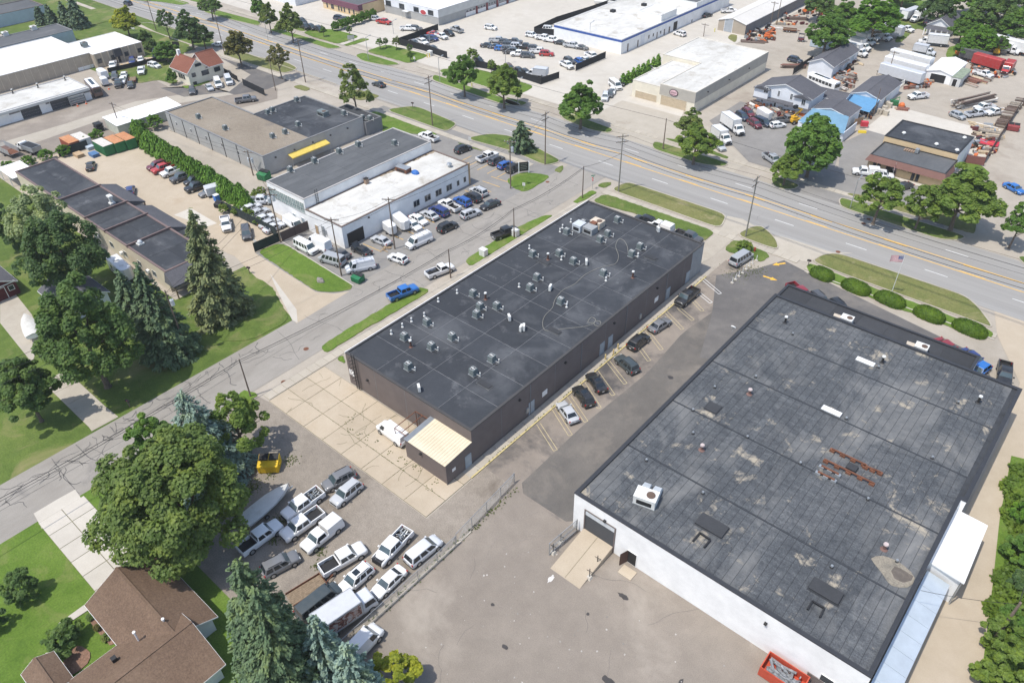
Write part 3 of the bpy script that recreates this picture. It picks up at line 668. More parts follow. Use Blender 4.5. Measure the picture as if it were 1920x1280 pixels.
# annex shed
AX0, AX1, AY0, AY1 = -55.6,-48.2,41.9,46.66
sh = thing('lean_to_shed', 'brown lean-to shed with pale ribbed metal roof against warehouse end wall', 'shed',(-52,44.3,0))
m=MB(); m.add([(AX0,AY0,0),(AX1,AY0,0),(AX1,AY1,0),(AX0,AY1,0),(AX0,AY0,3.35),(AX1,AY0,3.35),(AX1,AY1,3.75),(AX0,AY1,3.75)],[(0,1,5,4),(1,2,6,5),(2,3,7,6),(3,0,4,7)]); part(m, 'wall', W['brown'], sh)
for k in range(15):
    x0 = AX0+.75+(AX1-AX0-.75)*k/15; x1 = AX0+.75+(AX1-AX0-.75)*(k+1)/15
    m=MB(); m.add([(x0+.012,AY0-.15,3.39),(x1-.012,AY0-.15,3.39),(x1-.012,AY1,3.80),(x0+.012,AY1,3.80),(x0+.012,AY0-.15,3.44),(x1-.012,AY0-.15,3.44),(x1-.012,AY1,3.85),(x0+.012,AY1,3.85)],[(3,2,1,0),(4,5,6,7),(0,1,5,4),(1,2,6,5),(2,3,7,6),(3,0,4,7)])
    m.bar((x1,AY0-.15,3.46),(x1,AY1,3.87),.05,.05); part(m, 'roof_panel', TANM, sh)
m=MB(); m.add([(AX0-.1,AY0-.15,3.35),(AX0+.74,AY0-.15,3.42),(AX0+.74,AY1,3.83),(AX0-.1,AY1,3.76)],[(0,1,2,3)]); m.add([(AX0-.1,AY0-.15,3.2),(AX0-.1,AY1,3.6),(AX0-.1,AY1,3.76),(AX0-.1,AY0-.15,3.35)],[(3,2,1,0)]); part(m, 'side_flashing', flat('grey_metal',(.23,.25,.27),.5,.3), sh)
opening(sh, 'E', AX1, 'door',(45.3,46.25,.06,2.15), BDOOR, BDOOR)
wall_light(sh, 'S', AY0,-52.6,2.6);m=MB();wbox(m, 'E', AX1,42.9,43.5,1.5,2.0,0,.03); part(m, 'wall_notice', WHITEP, sh)
m=MB(); m.bar((AX1+.03,AY0-.05,0),(AX1+.03,AY0-.05,3.4),.09); part(m, 'downpipe', W['brown'], sh)
fr_ = thing('steel_canopy_frame', 'open steel pipe frame beside the lean-to shed', 'frame',(-57,44.4,0))
for a, b in (((-58.3,42.6,0),(-58.3,42.6,3.0)),((-58.3,46.4,0),(-58.3,46.4,3.2)),((-55.75,42.6,0),(-55.75,42.6,3.0))): part(MB().bar(a, b,.08), 'post', RUST, fr_)
for a, b in (((-58.3,42.6,3.0),(-58.3,46.4,3.2)),((-58.3,42.6,3.0),(-55.75,42.6,3.0)),((-58.3,46.4,3.2),(-55.75,46.4,3.3)),((-57,42.6,3.0),(-57,46.4,3.2))): part(MB().bar(a, b,.08), 'rail', RUST, fr_)

# --- the big roof in front
DX0, DX1, DY0, DY1, DH = -32.3,1.9,46.9,98.0,6.0
DCOP = flat('black_coping',(.035,.037,.042),.55)
big = flat_building('factory', 'large white factory with patched mineral roll roof', 'factory',[(DX0,DY0),(1.3,DY0),(1.3,64.0),(1.3,73.8),(1.9,73.8),(1.9,DY1),(DX0,DY1)], DH, W['white'], SEAMD, DCOP, p=.22, t=.4)
ys_ = [DY0+.42,57.2,67.5,77.8,88.0, DY1-.42]
for j in range(5):
    roof_sheets(big, DX0+.42,0.9, ys_[j]+(.10 if j else 0), ys_[j+1]-(.10 if j < 4 else 0), DH-.215,35,1, ROLLR, gap=.04, t=.03, jit=.008)
for j in range(1,5): part(MB().box(DX0+.42,.9, ys_[j]-.09, ys_[j]+.09, DH-.21, DH-.175), 'roof_valley', flat('valley_strip',(.034,.038,.044),.7) if 'valley_strip' not in MATS else MATS['valley_strip'], big)
# dock door in the white wall
c = DY0; u0, z1 = on_wall(1, c, *F('o3',487,40)); u1, _ = on_wall(1, c, *F('o3',683,200))
u0, u1 = -30.6,-26.6
m=MB(); wbox(m, 'S', c, u0, u1,.06,4.3,-.01,.012); part(m, 'dark_doorway_panel', W['charcoal'], big)  # flat charcoal panel painted as the dim dock interior
m=MB(); wbox(m, 'S', c, u0, u1,3.55,4.3,.012,.05); part(m, 'overhead_door', flat('pale_door',(.55,.58,.60),.5), big)
m=MB(); wbox(m, 'S', c, u0-.15, u0,0,4.4,0,.10); wbox(m, 'S', c, u1, u1+.15,0,4.4,0,.10); wbox(m, 'S', c, u0, u1,4.3,4.42,0,.10); part(m, 'door_frame', W['brown'], big)
for fr, x, y in (('o3',670,115),('o3',1825,850)):
    q = on_wall(1, c, *F(fr, x, y)); wall_light(big, 'S', c, q[0], q[1])
opening(big, 'S', c, 'dark_opening',(-24.6,-23.5,.06,2.1));m=MB();m.add([(-24.65,c-.02,.08),(-25.0,c-1.05,.08),(-25.0,c-1.05,2.1),(-24.65,c-.02,2.1)],[(0,1,2,3)]); m.add([(-24.58,c-.02,.08),(-24.94,c-1.06,.08),(-24.94,c-1.06,2.1),(-24.58,c-.02,2.1)],[(3,2,1,0)]); part(m, 'open_door', flat('brown_door',(.09,.045,.035),.6), big)
opening(big, 'S', c, 'window',(-2.4,-1.2,1.2,2.2))
rp = thing('loading_ramp', 'pale concrete loading ramp leading up to the factory dock door', 'ramp',(-28.7,44,0))
m=MB(); m.add([(-30.7,40.6,.02),(-26.6,40.6,.02),(-26.6,46.85,1.0),(-30.7,46.85,1.0),(-30.7,40.6,0),(-26.6,40.6,0),(-26.6,46.85,0),(-30.7,46.85,0)],[(0,1,2,3),(4,5,1,0),(5,6,2,1),(7,4,0,3)]); part(m, 'deck', CONCT, rp)
m=MB(); m.bar((-28.7,40.7,.04),(-28.7,46.8,1.0),.05,.02); part(m, 'deck_joint', JOINT, rp)
st = thing('door_step', 'small tan concrete slab in front of the open brown door', 'step',(-23.9,45.6,0)); part(MB().box(-24.6,-22.9,45.0,46.3,0,.14), 'slab', CONCT, st)
for (fr, x, y) in (('o3',350,275),('o3',295,345),('o3',612,430),('o3',555,525)):
    p = GF(fr, x, y); b = thing('barrier_post', 'thin steel post in a white block, %s the ramp' % {350:'near the wall left of',295:'outer left corner of',612:'near the wall right of',555:'outer right corner of'}[x], 'post', p)
    m=MB(); m.loft([[(-.32,-.32,0),(.32,-.32,0),(.32,.32,0),(-.32,.32,0)],[(-.2,-.2,.35),(.2,-.2,.35),(.2,.2,.35),(-.2,.2,.35)]]); m.build('footing', CONCW, b); MB().cyl((0,0,.3),(0,0,1.7),.05).build('post', BLACK, b); MB().bar((-.4,0,1.2),(.4,.1,1.2),.05).build('arm', BLACK, b)
g_ = thing('gate_panel', 'tall chain-link gate panel folded beside the dock door', 'gate',(-31.4,46,0))
for a, b in (((-31.9,41.9,0),(-31.9,41.9,2.2)),((-31.5,46.6,0),(-31.5,46.6,2.2))): part(MB().cyl(a, b,.06), 'post', GALV, g_)
for z in (.15,1.1,2.15): part(MB().bar((-31.9,41.9,z),(-31.5,46.6,z),.06), 'rail', GALV, g_)
m=MB()
for k in range(30): m.bar((-31.9+.4*k/30,41.9+4.7*k/30,.15),(-31.9+.4*min(30,k+6)/30,41.9+4.7*min(30,k+6)/30,2.15),.014); m.bar((-31.9+.4*k/30,41.9+4.7*k/30,2.15),(-31.9+.4*min(30,k+6)/30,41.9+4.7*min(30,k+6)/30,.15),.014)
stuff(part(m, 'wire_mesh', GALV, g_))
# lower front block beyond the big roof
FBX = -4.3
frb = flat_building('office_block', 'low dark-roofed front block joined to the big factory', 'building',(-33.2, FBX, DY1+.05,105.6),3.4, W['lgrey'], EPDMB, DCOP, p=.2)
roof_sheets(frb,-32.8, FBX-.4, DY1+.4,105.2,3.22,7,2, EPDMB, gap=.04)
# canopy and long lean-to on the east side
cn = thing('loading_canopy', 'bright white flat canopy over the side dock of the factory', 'canopy',(2.8,69,0))
m=MB(); m.prism([(1.32,64.6),(4.9,64.2),(4.7,73.6),(1.32,73.8)],4.15,4.35); part(m, 'roof', BRIGHTR, cn)
for p in ((4.7,64.5),(4.6,73.3)): part(MB().bar((*p,0),(*p,4.15),.12), 'post', GALV, cn)
m=MB(); m.box(1.32,4.6,64.7,64.8,0,4.1); part(m, 'wall', W['white'], cn)
ln = thing('lean_to', 'long low lean-to with pale blue metal roof along the factory side', 'lean-to',(2.9,54,0))
for k in range(9):
    y0, y1 = 44.4+k*2.2,44.4+(k+1)*2.2-.03
    m=MB(); m.add([(1.5,y0,3.5),(3.9,y0,3.1),(3.9,y1,3.1),(1.5,y1,3.5),(1.5,y0,3.42),(3.9,y0,3.02),(3.9,y1,3.02),(1.5,y1,3.42)],[(0,1,2,3),(7,6,5,4),(0,4,5,1),(1,5,6,2),(2,6,7,3)]); part(m, 'roof_panel', flat('pale_metal_roof',(.52,.58,.63),.3,.3,.08,.7) if 'pale_metal_roof' not in MATS else MATS['pale_metal_roof'], ln)
m=MB(); m.box(3.75,3.82,44.4,64.1,0,3.0); m.box(1.5,3.75,44.4,44.45,0,3.0); part(m, 'wall', W['lgrey'], ln)
# --- white office/garage row across the street
b3 = flat_building('white_workshop', 'white workshop with stained white roof beside the side street', 'workshop',(-113.1,-102.5,70.2,104.0),4.6, W['white'], WHITER, flat('rusty_trim',(.16,.12,.10),.7), p=.12, t=.25)
roof_sheets(b3,-112.8,-102.8,70.5,103.7,4.49,2,6, WHITER, gap=.02, t=.015)
opening(b3, 'E',-102.5, 'dark_opening',('m2',(662,595),(768,472)), BLACK)
for a, b in (((1135,342),(1171,280)),((1215,302),(1251,240)),((1293,264),(1330,203)),((1370,227),(1404,168)),((1445,187),(1458,145)),((1493,162),(1506,120))): opening(b3, 'E',-102.5, 'window',('m2', a, b), W['lgrey'], n=2 if b[0]-a[0] > 20 else 1)
opening(b3, 'S',70.2, 'door',(-110.9,-110.0,.06,2.1), W['wood'], W['lgrey']);m=MB();wbox(m, 'S',70.2,-108.6,-108.0,.8,2.8,0,.25); wbox(m, 'S',70.2,-108.6+.9,-107.4,1.2,2.2,0,.2); part(m, 'electric_box', GALV, b3)
wall_light(b3, 'E',-102.5,76.5,3.8);m=MB();m.box(-102.75,-102.42,103.6,104.05,0,4.72); part(m, 'brick_pier', W['wood'], b3)
b4 = flat_building('grey_roof_workshop', 'tall pale workshop with grey roof behind the white workshop', 'workshop',(-125.0,-113.15,70.3,103.6),6.6, W['white'], GREYR, flat('pale_coping',(.42,.40,.38),.6), p=.12, t=.25)
roof_sheets(b4,-124.7,-113.4,70.6,103.3,6.49,5,5, GREYR, gap=.03, t=.015)
for k in range(9):
    u0 = -124.6+k*1.24; opening(b4, 'S',70.3, 'window',(u0, u0+1.1,3.5,5.6), W['lgrey'], flat('glass_block',(.25,.32,.31),.15,0,.5,3) if 'glass_block' not in MATS else MATS['glass_block'], n=2)
for u in (-118,-115.2): opening(b4, 'S',70.3, 'door',(u, u+.95,.06,2.1), BDOOR)
ld = thing('roof_access_ladder', 'dark ladder from the white roof up to the grey roof', 'ladder',(-112.9,76,4.5))
q = GF('r1',1530,480,4.5)
for s in (-.25,.25): part(MB().bar((-113.0, q.y+s,4.5),(-113.0, q.y+s,7.6),.06), 'rail', BLACK, ld)
for k in range(8): part(MB().bar((-113.0, q.y-.25,4.8+.36*k),(-113.0, q.y+.25,4.8+.36*k),.045), 'rung', BLACK, ld)
# --- gravel roof block
x0, x1, y0, y1 = R('k1',4.5,(1185,805),(1540,700)); X0, X1, Y0, Y1 = R('k2',4.5,(20,1110),(765,840))
gx = (x0, X1, y0, Y1)
b5 = flat_building('gravel_roof_block', 'long grey block with half gravel and half black roof', 'building',[(x0, y0),(X1, y0),(X1, Y1),(X1-22, Y1),(X1-22, y1),(x0, y1)],4.5, W['grey'], GRAVR, flat('grey_coping',(.20,.20,.20),.6), p=.18)
roof_sheets(b5, X1-21.7, X1-.35, y0+(y1-y0)*.98, Y1-.35,4.34,4,3, EPDM, gap=.03, t=.02)
for k in range(6): m=MB(); u = x0+2+k*5.6; m.bar((u, y0-.06,0),(u, y0-.06,4.4),.1); part(m, 'downpipe', BLACK, b5)
for k in range(5): wall_light(b5, 'E', X1, y0+3+k*5,3.2); opening(b5, 'S', y0, 'window',(x0+4+k*6.5, x0+4.5+k*6.5,2.2,3.0), W['lgrey'])
b5b = flat_building('low_annex', 'low dark annex at the road end of the gravel roof block', 'annex',(X1-12, X1+.8, Y1+.05, Y1+5),3.2, W['dgrey'], EPDMB, flat('grey_coping2',(.16,.16,.16),.6), p=.15)
ta = thing('awning', 'long yellow awning in the gap beside the grey block', 'awning',(X1+.6, y0+12,0)); a, b = GF('k2',300,1150,2.6), GF('k2',600,1050,2.6)
m=MB(); m.add([(X1+.05,a.y,2.9),(X1+1.7,a.y,2.4),(X1+1.7,b.y,2.4),(X1+.05,b.y,2.9)],[(0,1,2,3)]); m.add([(X1+1.7,a.y,2.2),(X1+1.7,b.y,2.2),(X1+1.7,b.y,2.4),(X1+1.7,a.y,2.4)],[(0,1,2,3)]); part(m, 'canopy', flat('yellow_awning',(.62,.47,.10),.7), ta)
for u in (a.y,(a.y+b.y)/2, b.y): part(MB().bar((X1+1.6,u,0),(X1+1.6,u,2.35),.06), 'post', GALV, ta)
# --- strip of garages with black stepped roofs
b6 = flat_building('garage_strip', 'long low tan strip building with black stepped roof sections', 'building',(-175,-114.6,42.2,50.6),4.1, W['beige'], EPDM, flat('pinkish_coping',(.17,.12,.11),.6), p=.14)
xs_ = [-174.7,-154.5,-143.5,-135.8,-127.5,-114.9]
for k in range(5):
    roof_sheets(b6, xs_[k]+.15, xs_[k+1]-.15,42.5,50.3,3.97+.0,2,2, EPDM, gap=.05, t=.02)
    if k: part(MB().box(xs_[k]-.14, xs_[k]+.14,42.1,50.7,3.9,4.42), 'fire_wall', MATS['pinkish_coping'], b6)
for k in range(11): opening(b6, 'S',42.2, 'window',(-171+k*5.1,-169.8+k*5.1,1.2,2.3), W['lgrey'], n=2)
for k in range(4):
    m=MB(); u = -150+k*9.4; wbox(m, 'S',42.2, u, u+.7,1.3,1.8,0,.45); part(m, 'window_unit', WHITEP, b6)
m=MB(); m.add([(-114.58,42.0,4.05),(-111.6,41.6,2.6),(-111.6,51.2,2.6),(-114.58,50.8,4.05)],[(0,1,2,3)]); m.add([(-111.6,41.6,2.35),(-111.6,51.2,2.35),(-111.6,51.2,2.6),(-111.6,41.6,2.6)],[(0,1,2,3)]); m.add([(-114.58,41.6,2.35),(-111.6,41.6,2.35),(-111.6,41.6,2.6),(-114.58,42.0,4.05)],[(0,1,2,3)]); part(m, 'porch_roof', SHINGG, b6)
for y in (41.9,46.4,50.9): part(MB().bar((-111.8,y,0),(-111.8,y,2.4),.2), 'porch_post', W['brick'], b6)
for (xa, xb) in ((-156,-144.5),(-141.5,-128.5)):
    m=MB(); m.add([(xa,50.65,3.9),(xb,50.65,3.9),(xb+.2,54.2,2.5),(xa-.2,54.2,2.5)],[(0,3,2,1)]); m.add([(xa-.2,54.2,2.3),(xb+.2,54.2,2.3),(xb+.2,54.2,2.5),(xa-.2,54.2,2.5)],[(3,2,1,0)]); m.add([(xb,50.65,2.3),(xb+.2,54.2,2.3),(xb+.2,54.2,2.5),(xb,50.65,3.9)],[(0,1,2,3)]); part(m, 'porch_roof', SHINGG, b6)
    for x in (xa,(xa+xb)/2, xb): part(MB().bar((x,54,0),(x,54,2.35),.25), 'porch_post', W['brick'], b6)
m=MB(); m.prism([(-183,41.2),(-175.05,41.2),(-175.05,46),(-183,46)],2.7,2.85); part(m, 'side_canopy', BRIGHTR, b6)
for x in (-182.7,-178): part(MB().bar((x,41.4,0),(x,41.4,2.7),.12), 'porch_post', WHITEP, b6)
# --- long white shed
b7 = thing('storage_shed', 'long pale storage shed with white ribbed roof behind the hedge', 'shed',(-188.7,77.5,0))
m=MB(); m.add([(-192,69.3,0),(-185.6,69.3,0),(-185.6,69.3,2.5),(-192,69.3,3.0)],[(0,1,2,3)]); m.add([(-185.6,69.3,0),(-185.6,86,0),(-185.6,86,2.5),(-185.6,69.3,2.5)],[(0,1,2,3)]); part(m, 'wall', flat('pale_green_metal',(.47,.48,.40),.6), b7)
for k in range(8):
    y0_, y1_ = 69.1+k*2.13,69.1+(k+1)*2.13-.03;m=MB();m.add([(-192.3,y0_,3.05),(-185.3,y0_,2.52),(-185.3,y1_,2.52),(-192.3,y1_,3.05),(-192.3,y0_,2.98),(-185.3,y0_,2.45),(-185.3,y1_,2.45),(-192.3,y1_,2.98)],[(0,1,2,3),(0,4,5,1),(1,5,6,2)]); m.bar((-192.3,y1_,3.08),(-185.3,y1_,2.55),.05); part(m, 'roof_panel', BRIGHTR, b7)
# --- beige office with white roof, garages, far left blocks
x0, x1, y0, y1 = R('k1',4.2,(640,380),(0,510),(355,262)); 
b8 = flat_building('beige_warehouse', 'long beige warehouse with bright white roof at the far left', 'warehouse',(x1-25, x1, y0-35, y1),4.2, W['tan'], BRIGHTR, flat('white_coping',(.66,.64,.6),.6), p=.1, t=.2)
XA, XB, YA, YB = R('k1',4.0,(640,380),(1010,300),(810,230))
b8b = flat_building('beige_office', 'beige panelled office end with white roof and dark windows', 'office',(XB-16, XB+.5, y1+.05, YB),4.0, W['tan'], BRIGHTR, MATS['white_coping'], p=.1, t=.2)
roof_sheets(b8, x1-24.7, x1-.3, y0-34, y1-.3,4.1,2,6, BRIGHTR, gap=.03, t=.01); roof_sheets(b8b, XB-15.7, XB+.2, y1+.4, YB-.3,3.9,2,2, BRIGHTR, gap=.03, t=.01)
for k in range(8):
    u = y1+.3+(YB-y1-.6)*k/7; part(MB().box(XB+.5, XB+.75, u-.12, u+.12,0,4.05), 'pilaster', W['beige'], b8b)
for k in (0,2,4,6): u = y1+.6+(YB-y1-.6)*k/7; opening(b8b, 'E', XB+.5, 'window',(u+.15, u+1.4,1.2,2.5), W['tan'])
u = y1+.6+(YB-y1-.6)*3/7;m=MB();m.box(XB+.5,XB+1.3,u-1,u+1.3,1.9,4.1); part(m, 'entrance_hood', W['charcoal'], b8b); opening(b8b, 'E', XB+.5, 'door',(u-.4, u+.6,.06,2.0), BLACK, BLACK)
opening(b8, 'E', x1, 'overhead_door',('k1',(588,560),(672,462)), WHITEP)
for k in range(30): part(MB().box(x1, x1+.05, y0-30+k*2, y0-29.9+k*2,0,4.1), 'panel_rib', W['beige'], b8)
b9 = flat_building('storage_garages', 'low white garage row with two dark roll-up doors', 'garage',(-227,-215.0,30,76.6),3.3, W['white'], WHITER, flat('grey_coping3',(.42,.42,.42),.6), p=.12, t=.2)
m=MB(); m.box(-215.0,-214.9,30,76.6,2.0,2.55); part(m, 'fascia', W['dgrey'], b9);m=MB();m.box(-215.0,-214.4,30,76.6,2.56,3.2); part(m, 'parapet_front', W['lgrey'], b9)
for a, b in (((170,855),(285,735)),((380,795),(487,685))): opening(b9, 'E',-214.9, 'overhead_door',('k1', a, b), W['charcoal'])
opening(b9, 'E',-214.9, 'overhead_door',('k1',(-40,900),(60,820)), WHITEP)
opening(b9, 'E',-214.9, 'door',('k1',(300,800),(322,740)), WHITEP)
g1 = flat_building('grey_warehouse', 'grey-roofed warehouse behind the white-roofed one at far left', 'warehouse',(-279,-268,40,97),3.8, W['pblue'] if 0 else W['bluegrey'], GREYR, MATS['grey_coping'], p=.1)
g2 = flat_building('brown_fascia_block', 'far low building with brown fascia in the top left corner', 'building',(-318,-305,70,104),4, W['bluegrey'], GREYR, W['brown'], p=.15)
g3 = flat_building('corner_store', 'far pale flat building at the extreme top left', 'building',(-350,-326,80,108),4, W['beige'], BRIGHTR, MATS['white_coping'], p=.15)
# --- red roofed house
hs = thing('red_roof_house', 'cream house with steep red shingle roof and cross gable', 'house',(-207,103,0))
gable(hs,-211.3,-202.6,98.4,104.6,3.7,6.4, 'X', W['cream'], SHINGR); gable(hs,-210.6,-202.7,104.2,109.2,3.7,6.6, 'Y', W['cream'], SHINGR)
for a, b in (((1385,420),(1445,370)),((1350,545),(1380,490)),((1470,525),(1535,450)),((1620,480),(1672,415)),((1365,635),(1395,595))): opening(hs, 'E',-202.6, 'window',('h1', a, b), W['charcoal'])
for u in (-210.2,-208,-206.8,-205.6): opening(hs, 'S',98.4, 'window',(u, u+.8,1.4,2.5), W['charcoal'])
part(MB().box(-211,-210.2,101,101.8,5.5,7.6), 'chimney', W['white'], hs)
# --- north side of the main road
bx = flat_building('truck_shop', 'big grey and white truck workshop with a row of white bay doors', 'workshop',(-214.5,-188.2,180.4,330),4.9, W['grey'], BRIGHTR, flat('lgrey_coping',(.5,.5,.5),.6), p=.1, t=.2)
m=MB(); m.box(-214.52,-188.14,180.33,180.4,2.5,4.8); part(m, 'upper_wall', W['siding'], bx)
m=MB(); m.box(-188.2,-188.14,180.4,205,2.5,4.8); part(m, 'upper_wall', W['lgrey'], bx)
for a, b in (((935,38),(967,12)),((1032,60),(1063,35)),((1135,82),(1167,58)),((1238,106),(1272,82)),((918,122),(948,95))): opening(bx, 'S',180.33, 'window',('k2', a, b), W['charcoal'])
for a, b in (((988,128),(998,108)),((1010,135),(1022,115)),((1042,145),(1066,120))): opening(bx, 'S',180.4, 'window',('k2', a, b), W['lgrey'])
for k,(a, b) in enumerate((((1510,180),(1578,70)),((1592,162),(1652,48)),((1670,137),(1725,28)),((1745,112),(1798,8)),((1818,95),(1868,-10)),((1888,72),(1935,-28)))):
    r_ = opening(bx, 'E',-188.14, 'overhead_door',('k2', a, b), WHITEP, W['plum'], n=3); part(MB().box(-188.1,-187.8,r_[1]+.2,r_[1]+.7,0,2.4), 'brick_pier', flat('maroon_brick',(.22,.06,.06),.8) if 'maroon_brick' not in MATS else MATS['maroon_brick'], bx)
for k in range(4):
    u = 243+k*10; opening(bx, 'E',-188.14, 'overhead_door',(u, u+5,.06,4.2), WHITEP, W['plum'], n=3)
m=MB(); q = on_wall(1,180.3, *F('k2',1095,160)); m.box(q[0]-1.3,q[0]+1.3,178.8,180.3,2.3,2.45); part(m, 'entrance_canopy', W['lgrey'], bx);m=MB();m.box(q[0]-1.1,q[0]-1,178.9,179,0,2.3); m.box(q[0]+1,q[0]+1.1,178.9,179,0,2.3); part(m, 'canopy_post', GALV, bx)
opening(bx, 'E',-188.14, 'door',('k2',(1430,190),(1446,150)), WHITEP); opening(bx, 'E',-188.14, 'door',('k2',(1450,188),(1466,148)), WHITEP)
def oval_sign(root, side, c, fr, pc, hw, hh, mat_rim, mat_in, txt=None):
    q = on_wall(SIDES[side][0], c, *F(fr, *pc)); ax, s = SIDES[side]
    for nm, k, d, mt in (('sign_rim',1.0,.12, mat_rim),('sign_face',.86,.15, mat_in)):
        m=MB(); ring = []
        for dd in (0, d):
            ring.append([((q[0]+hw*k*math.cos(a), c+s*dd, q[1]+hh*k*math.sin(a)) if ax == 1 else (c+s*dd, q[0]+hw*k*math.cos(a), q[1]+hh*k*math.sin(a))) for a in [2*math.pi*i/20 for i in range(20)]])
        m.loft(ring); part(m, nm, mt, root)
    return q
RED = flat('sign_red',(.45,.06,.07),.5); PINK = flat('sign_pink',(.62,.42,.45),.5)
oval_sign(bx, 'S',180.33, 'k2',(1203,90),1.5,.85, WHITEP, RED)
def text_part(root, txt, size, mat, loc, rot, name='lettering', depth=.01):
    cu = bpy.data.curves.new(name, 'FONT'); cu.body = txt; cu.size = size; cu.extrude = depth; cu.align_x = 'CENTER'; cu.align_y = 'CENTER'
    tmp = bpy.data.objects.new('tmp', cu); LINK(tmp); dg = bpy.context.evaluated_depsgraph_get()
    me = bpy.data.meshes.new_from_object(tmp.evaluated_get(dg)); bpy.data.objects.remove(tmp); me.materials.clear(); me.materials.append(mat); me.name = name
    o = ob(name, me, root); o.matrix_parent_inverse = Matrix.Translation(-Vector(root.location)); o.location = loc; o.rotation_euler = rot
    return o
pl = flat_building('plum_fascia_shop', 'tan brick office with plum fascia beside the truck workshop', 'office',(-236,-216.5,170.5,182),3.9, W['ltan'], GREYR, W['plum'], p=.15)
m=MB(); m.box(-236.1,-216.4,170.2,170.5,2.2,4.0); m.box(-216.5,-216.2,170.2,172,2.2,4.0); part(m, 'fascia', W['plum'], pl)
for u in (-234,-231.5,-230.7,-227.6,-226.2,-224.6,-222,-219.6): opening(pl, 'S',170.5, 'window',(u, u+.6,.6,2.0), W['brown'])
fl = flat_building('far_white_office', 'far pale building at top centre left beyond the plum fascia office', 'building',(-275,-246,166,180),4, W['siding'], BRIGHTR, MATS['white_coping'], p=.15)
# blue stripe building
x0, x1, y0, y1 = R('k3',4.3,(303,175),(790,285)); 
bs = flat_building('blue_stripe_workshop', 'white workshop with blue stripe under its white roof', 'workshop',(x0, x1, y0, y0+66),4.3, W['white'], WHITER, flat('white_coping2',(.7,.69,.66),.6), p=.12, t=.2)
m=MB(); m.box(x0-.03, x1+.05, y0-.05, y0,3.45,4.05); m.box(x1, x1+.05, y0, y0+66,3.45,4.05); part(m, 'blue_stripe', flat('stripe_blue',(.04,.10,.34),.5), bs)
bu = flat_building('roof_block', 'raised white block on the roof of the blue stripe workshop', 'building',(x1-9, x1-.4, y0+22, y0+31),6.3, W['white'], WHITER, MATS['white_coping2'], p=.1, t=.2, z0=4.2)
bu2 = flat_building('rear_block', 'raised grey-roofed rear block of the blue stripe workshop', 'building',(x1-15, x1-.06, y0+43, y0+66),5.6, W['white'], GREYR, MATS['white_coping2'], p=.1, t=.2, z0=4.2)
for k,(a, b, kd) in enumerate((((825,362),(838,312),'door'),((897,335),(910,287),'door'),((922,318),(955,245),'overhead_door'),((1035,278),(1047,230),'door'),((1087,252),(1100,208),'door'),((1122,240),(1137,190),'door'),((978,280),(988,252),'window'),((1010,265),(1020,240),'window'),((1062,245),(1072,222),'window'),((1285,178),(1296,140),'door'))): opening(bs, 'E', x1, kd,('k3', a, b), {'door': W['brown'], 'window': W['lgrey']}.get(kd, W['siding']))
opening(bs, 'E', x1, 'dark_opening',('k3',(1155,225),(1190,150)), BLACK)
for q_ in ((725,85),(948,40)): p = GF('k3', *q_,4.3);m=MB();m.box(p.x-.7,p.x+.7,p.y-.7,p.y+.7,4.2,4.9); part(m, 'roof_vent', BLACK, bs)
# conrad-like L-shaped shop with oval sign
x0, x1, y0, y1 = R('k3',5.2,(1298,660),(1072,600)); XA, XB, YA, YB = R('k3',5.2,(1085,390),(1840,375),(1380,275))
cs = flat_building('taupe_workshop', 'L-shaped taupe workshop with white roof and oval sign', 'workshop',[(x0,y0),(XB,y0),(XB,YB),(XA,YB),(XA,YA),(x0,YA)],5.2, W['cream'], WHITER, flat('cream_coping',(.62,.58,.5),.6), p=.1, t=.2)
m=MB(); m.box(x0-.05,XB+.06,y0-.08,y0,2.55,5.1); m.box(XB,XB+.06,y0,YB+.02,2.55,5.1); part(m, 'upper_cladding', W['taupe'], cs)
TAND = flat('tan_door',(.48,.39,.27),.6)
opening(cs, 'S', y0, 'overhead_door',(x0+.5, XB-2.2,.06,2.45), TAND, W['cream'])
q = oval_sign(cs, 'S', y0-.08, 'k3',(1163,668),1.25,.85, BLACK, PINK); m=MB()
for k in range(9): m.bar((q[0]-.8+.18*k, y0-.25, q[1]-.12+.04*k%.1),(q[0]-.72+.18*k, y0-.25, q[1]+.22-.02*(k%3)),.07,.03)
m.bar((q[0]-.75, y0-.25, q[1]-.42),(q[0]+.75, y0-.25, q[1]-.45),.12,.03); part(m, 'sign_script', flat('sign_ink',(.1,.02,.03),.5), cs)
for k in range(3): wall_light(cs, 'E', XB+.06, y0+6+k*11,3.6)
wg0 = R('k3',4.4,(790,610),(1060,675),(1100,480))
wg = flat_building('cream_garage', 'low cream garage wing with tan roll-up door beside the taupe workshop', 'garage',(wg0[0], x0-.05, y0+.3, YA-.2),4.3, W['cream'], WHITER, MATS['cream_coping'], p=.1, t=.2)
opening(wg, 'S', y0+.3, 'overhead_door',('k3',(878,770),(1040,690)), TAND, W['cream']); opening(wg, 'S', y0+.3, 'door',('k3',(838,755),(860,700)), TAND, W['cream'])
# barn
bn = thing('long_barn', 'long grey barn with pale low-pitched roof and shutter door', 'barn',(-109.5,255,0)); gable(bn,-114.2,-104.8,231.5,300,3.2,4.4, 'Y', W['tan'], ground_mat('pale_barn_roof',[(.52,.5,.46),(.58,.56,.52),(.63,.61,.58)], big=.05, mid=.5, grit=.05), over=.2)
opening(bn, 'S',231.5, 'overhead_door',('u1',(110,435),(240,260)), flat('shutter_grey',(.36,.39,.42),.5));m=MB();wbox(m, 'E',-104.8,231.6,299,.02,3.0,0,.03); part(m, 'side_cladding', W['dgrey'], bn)
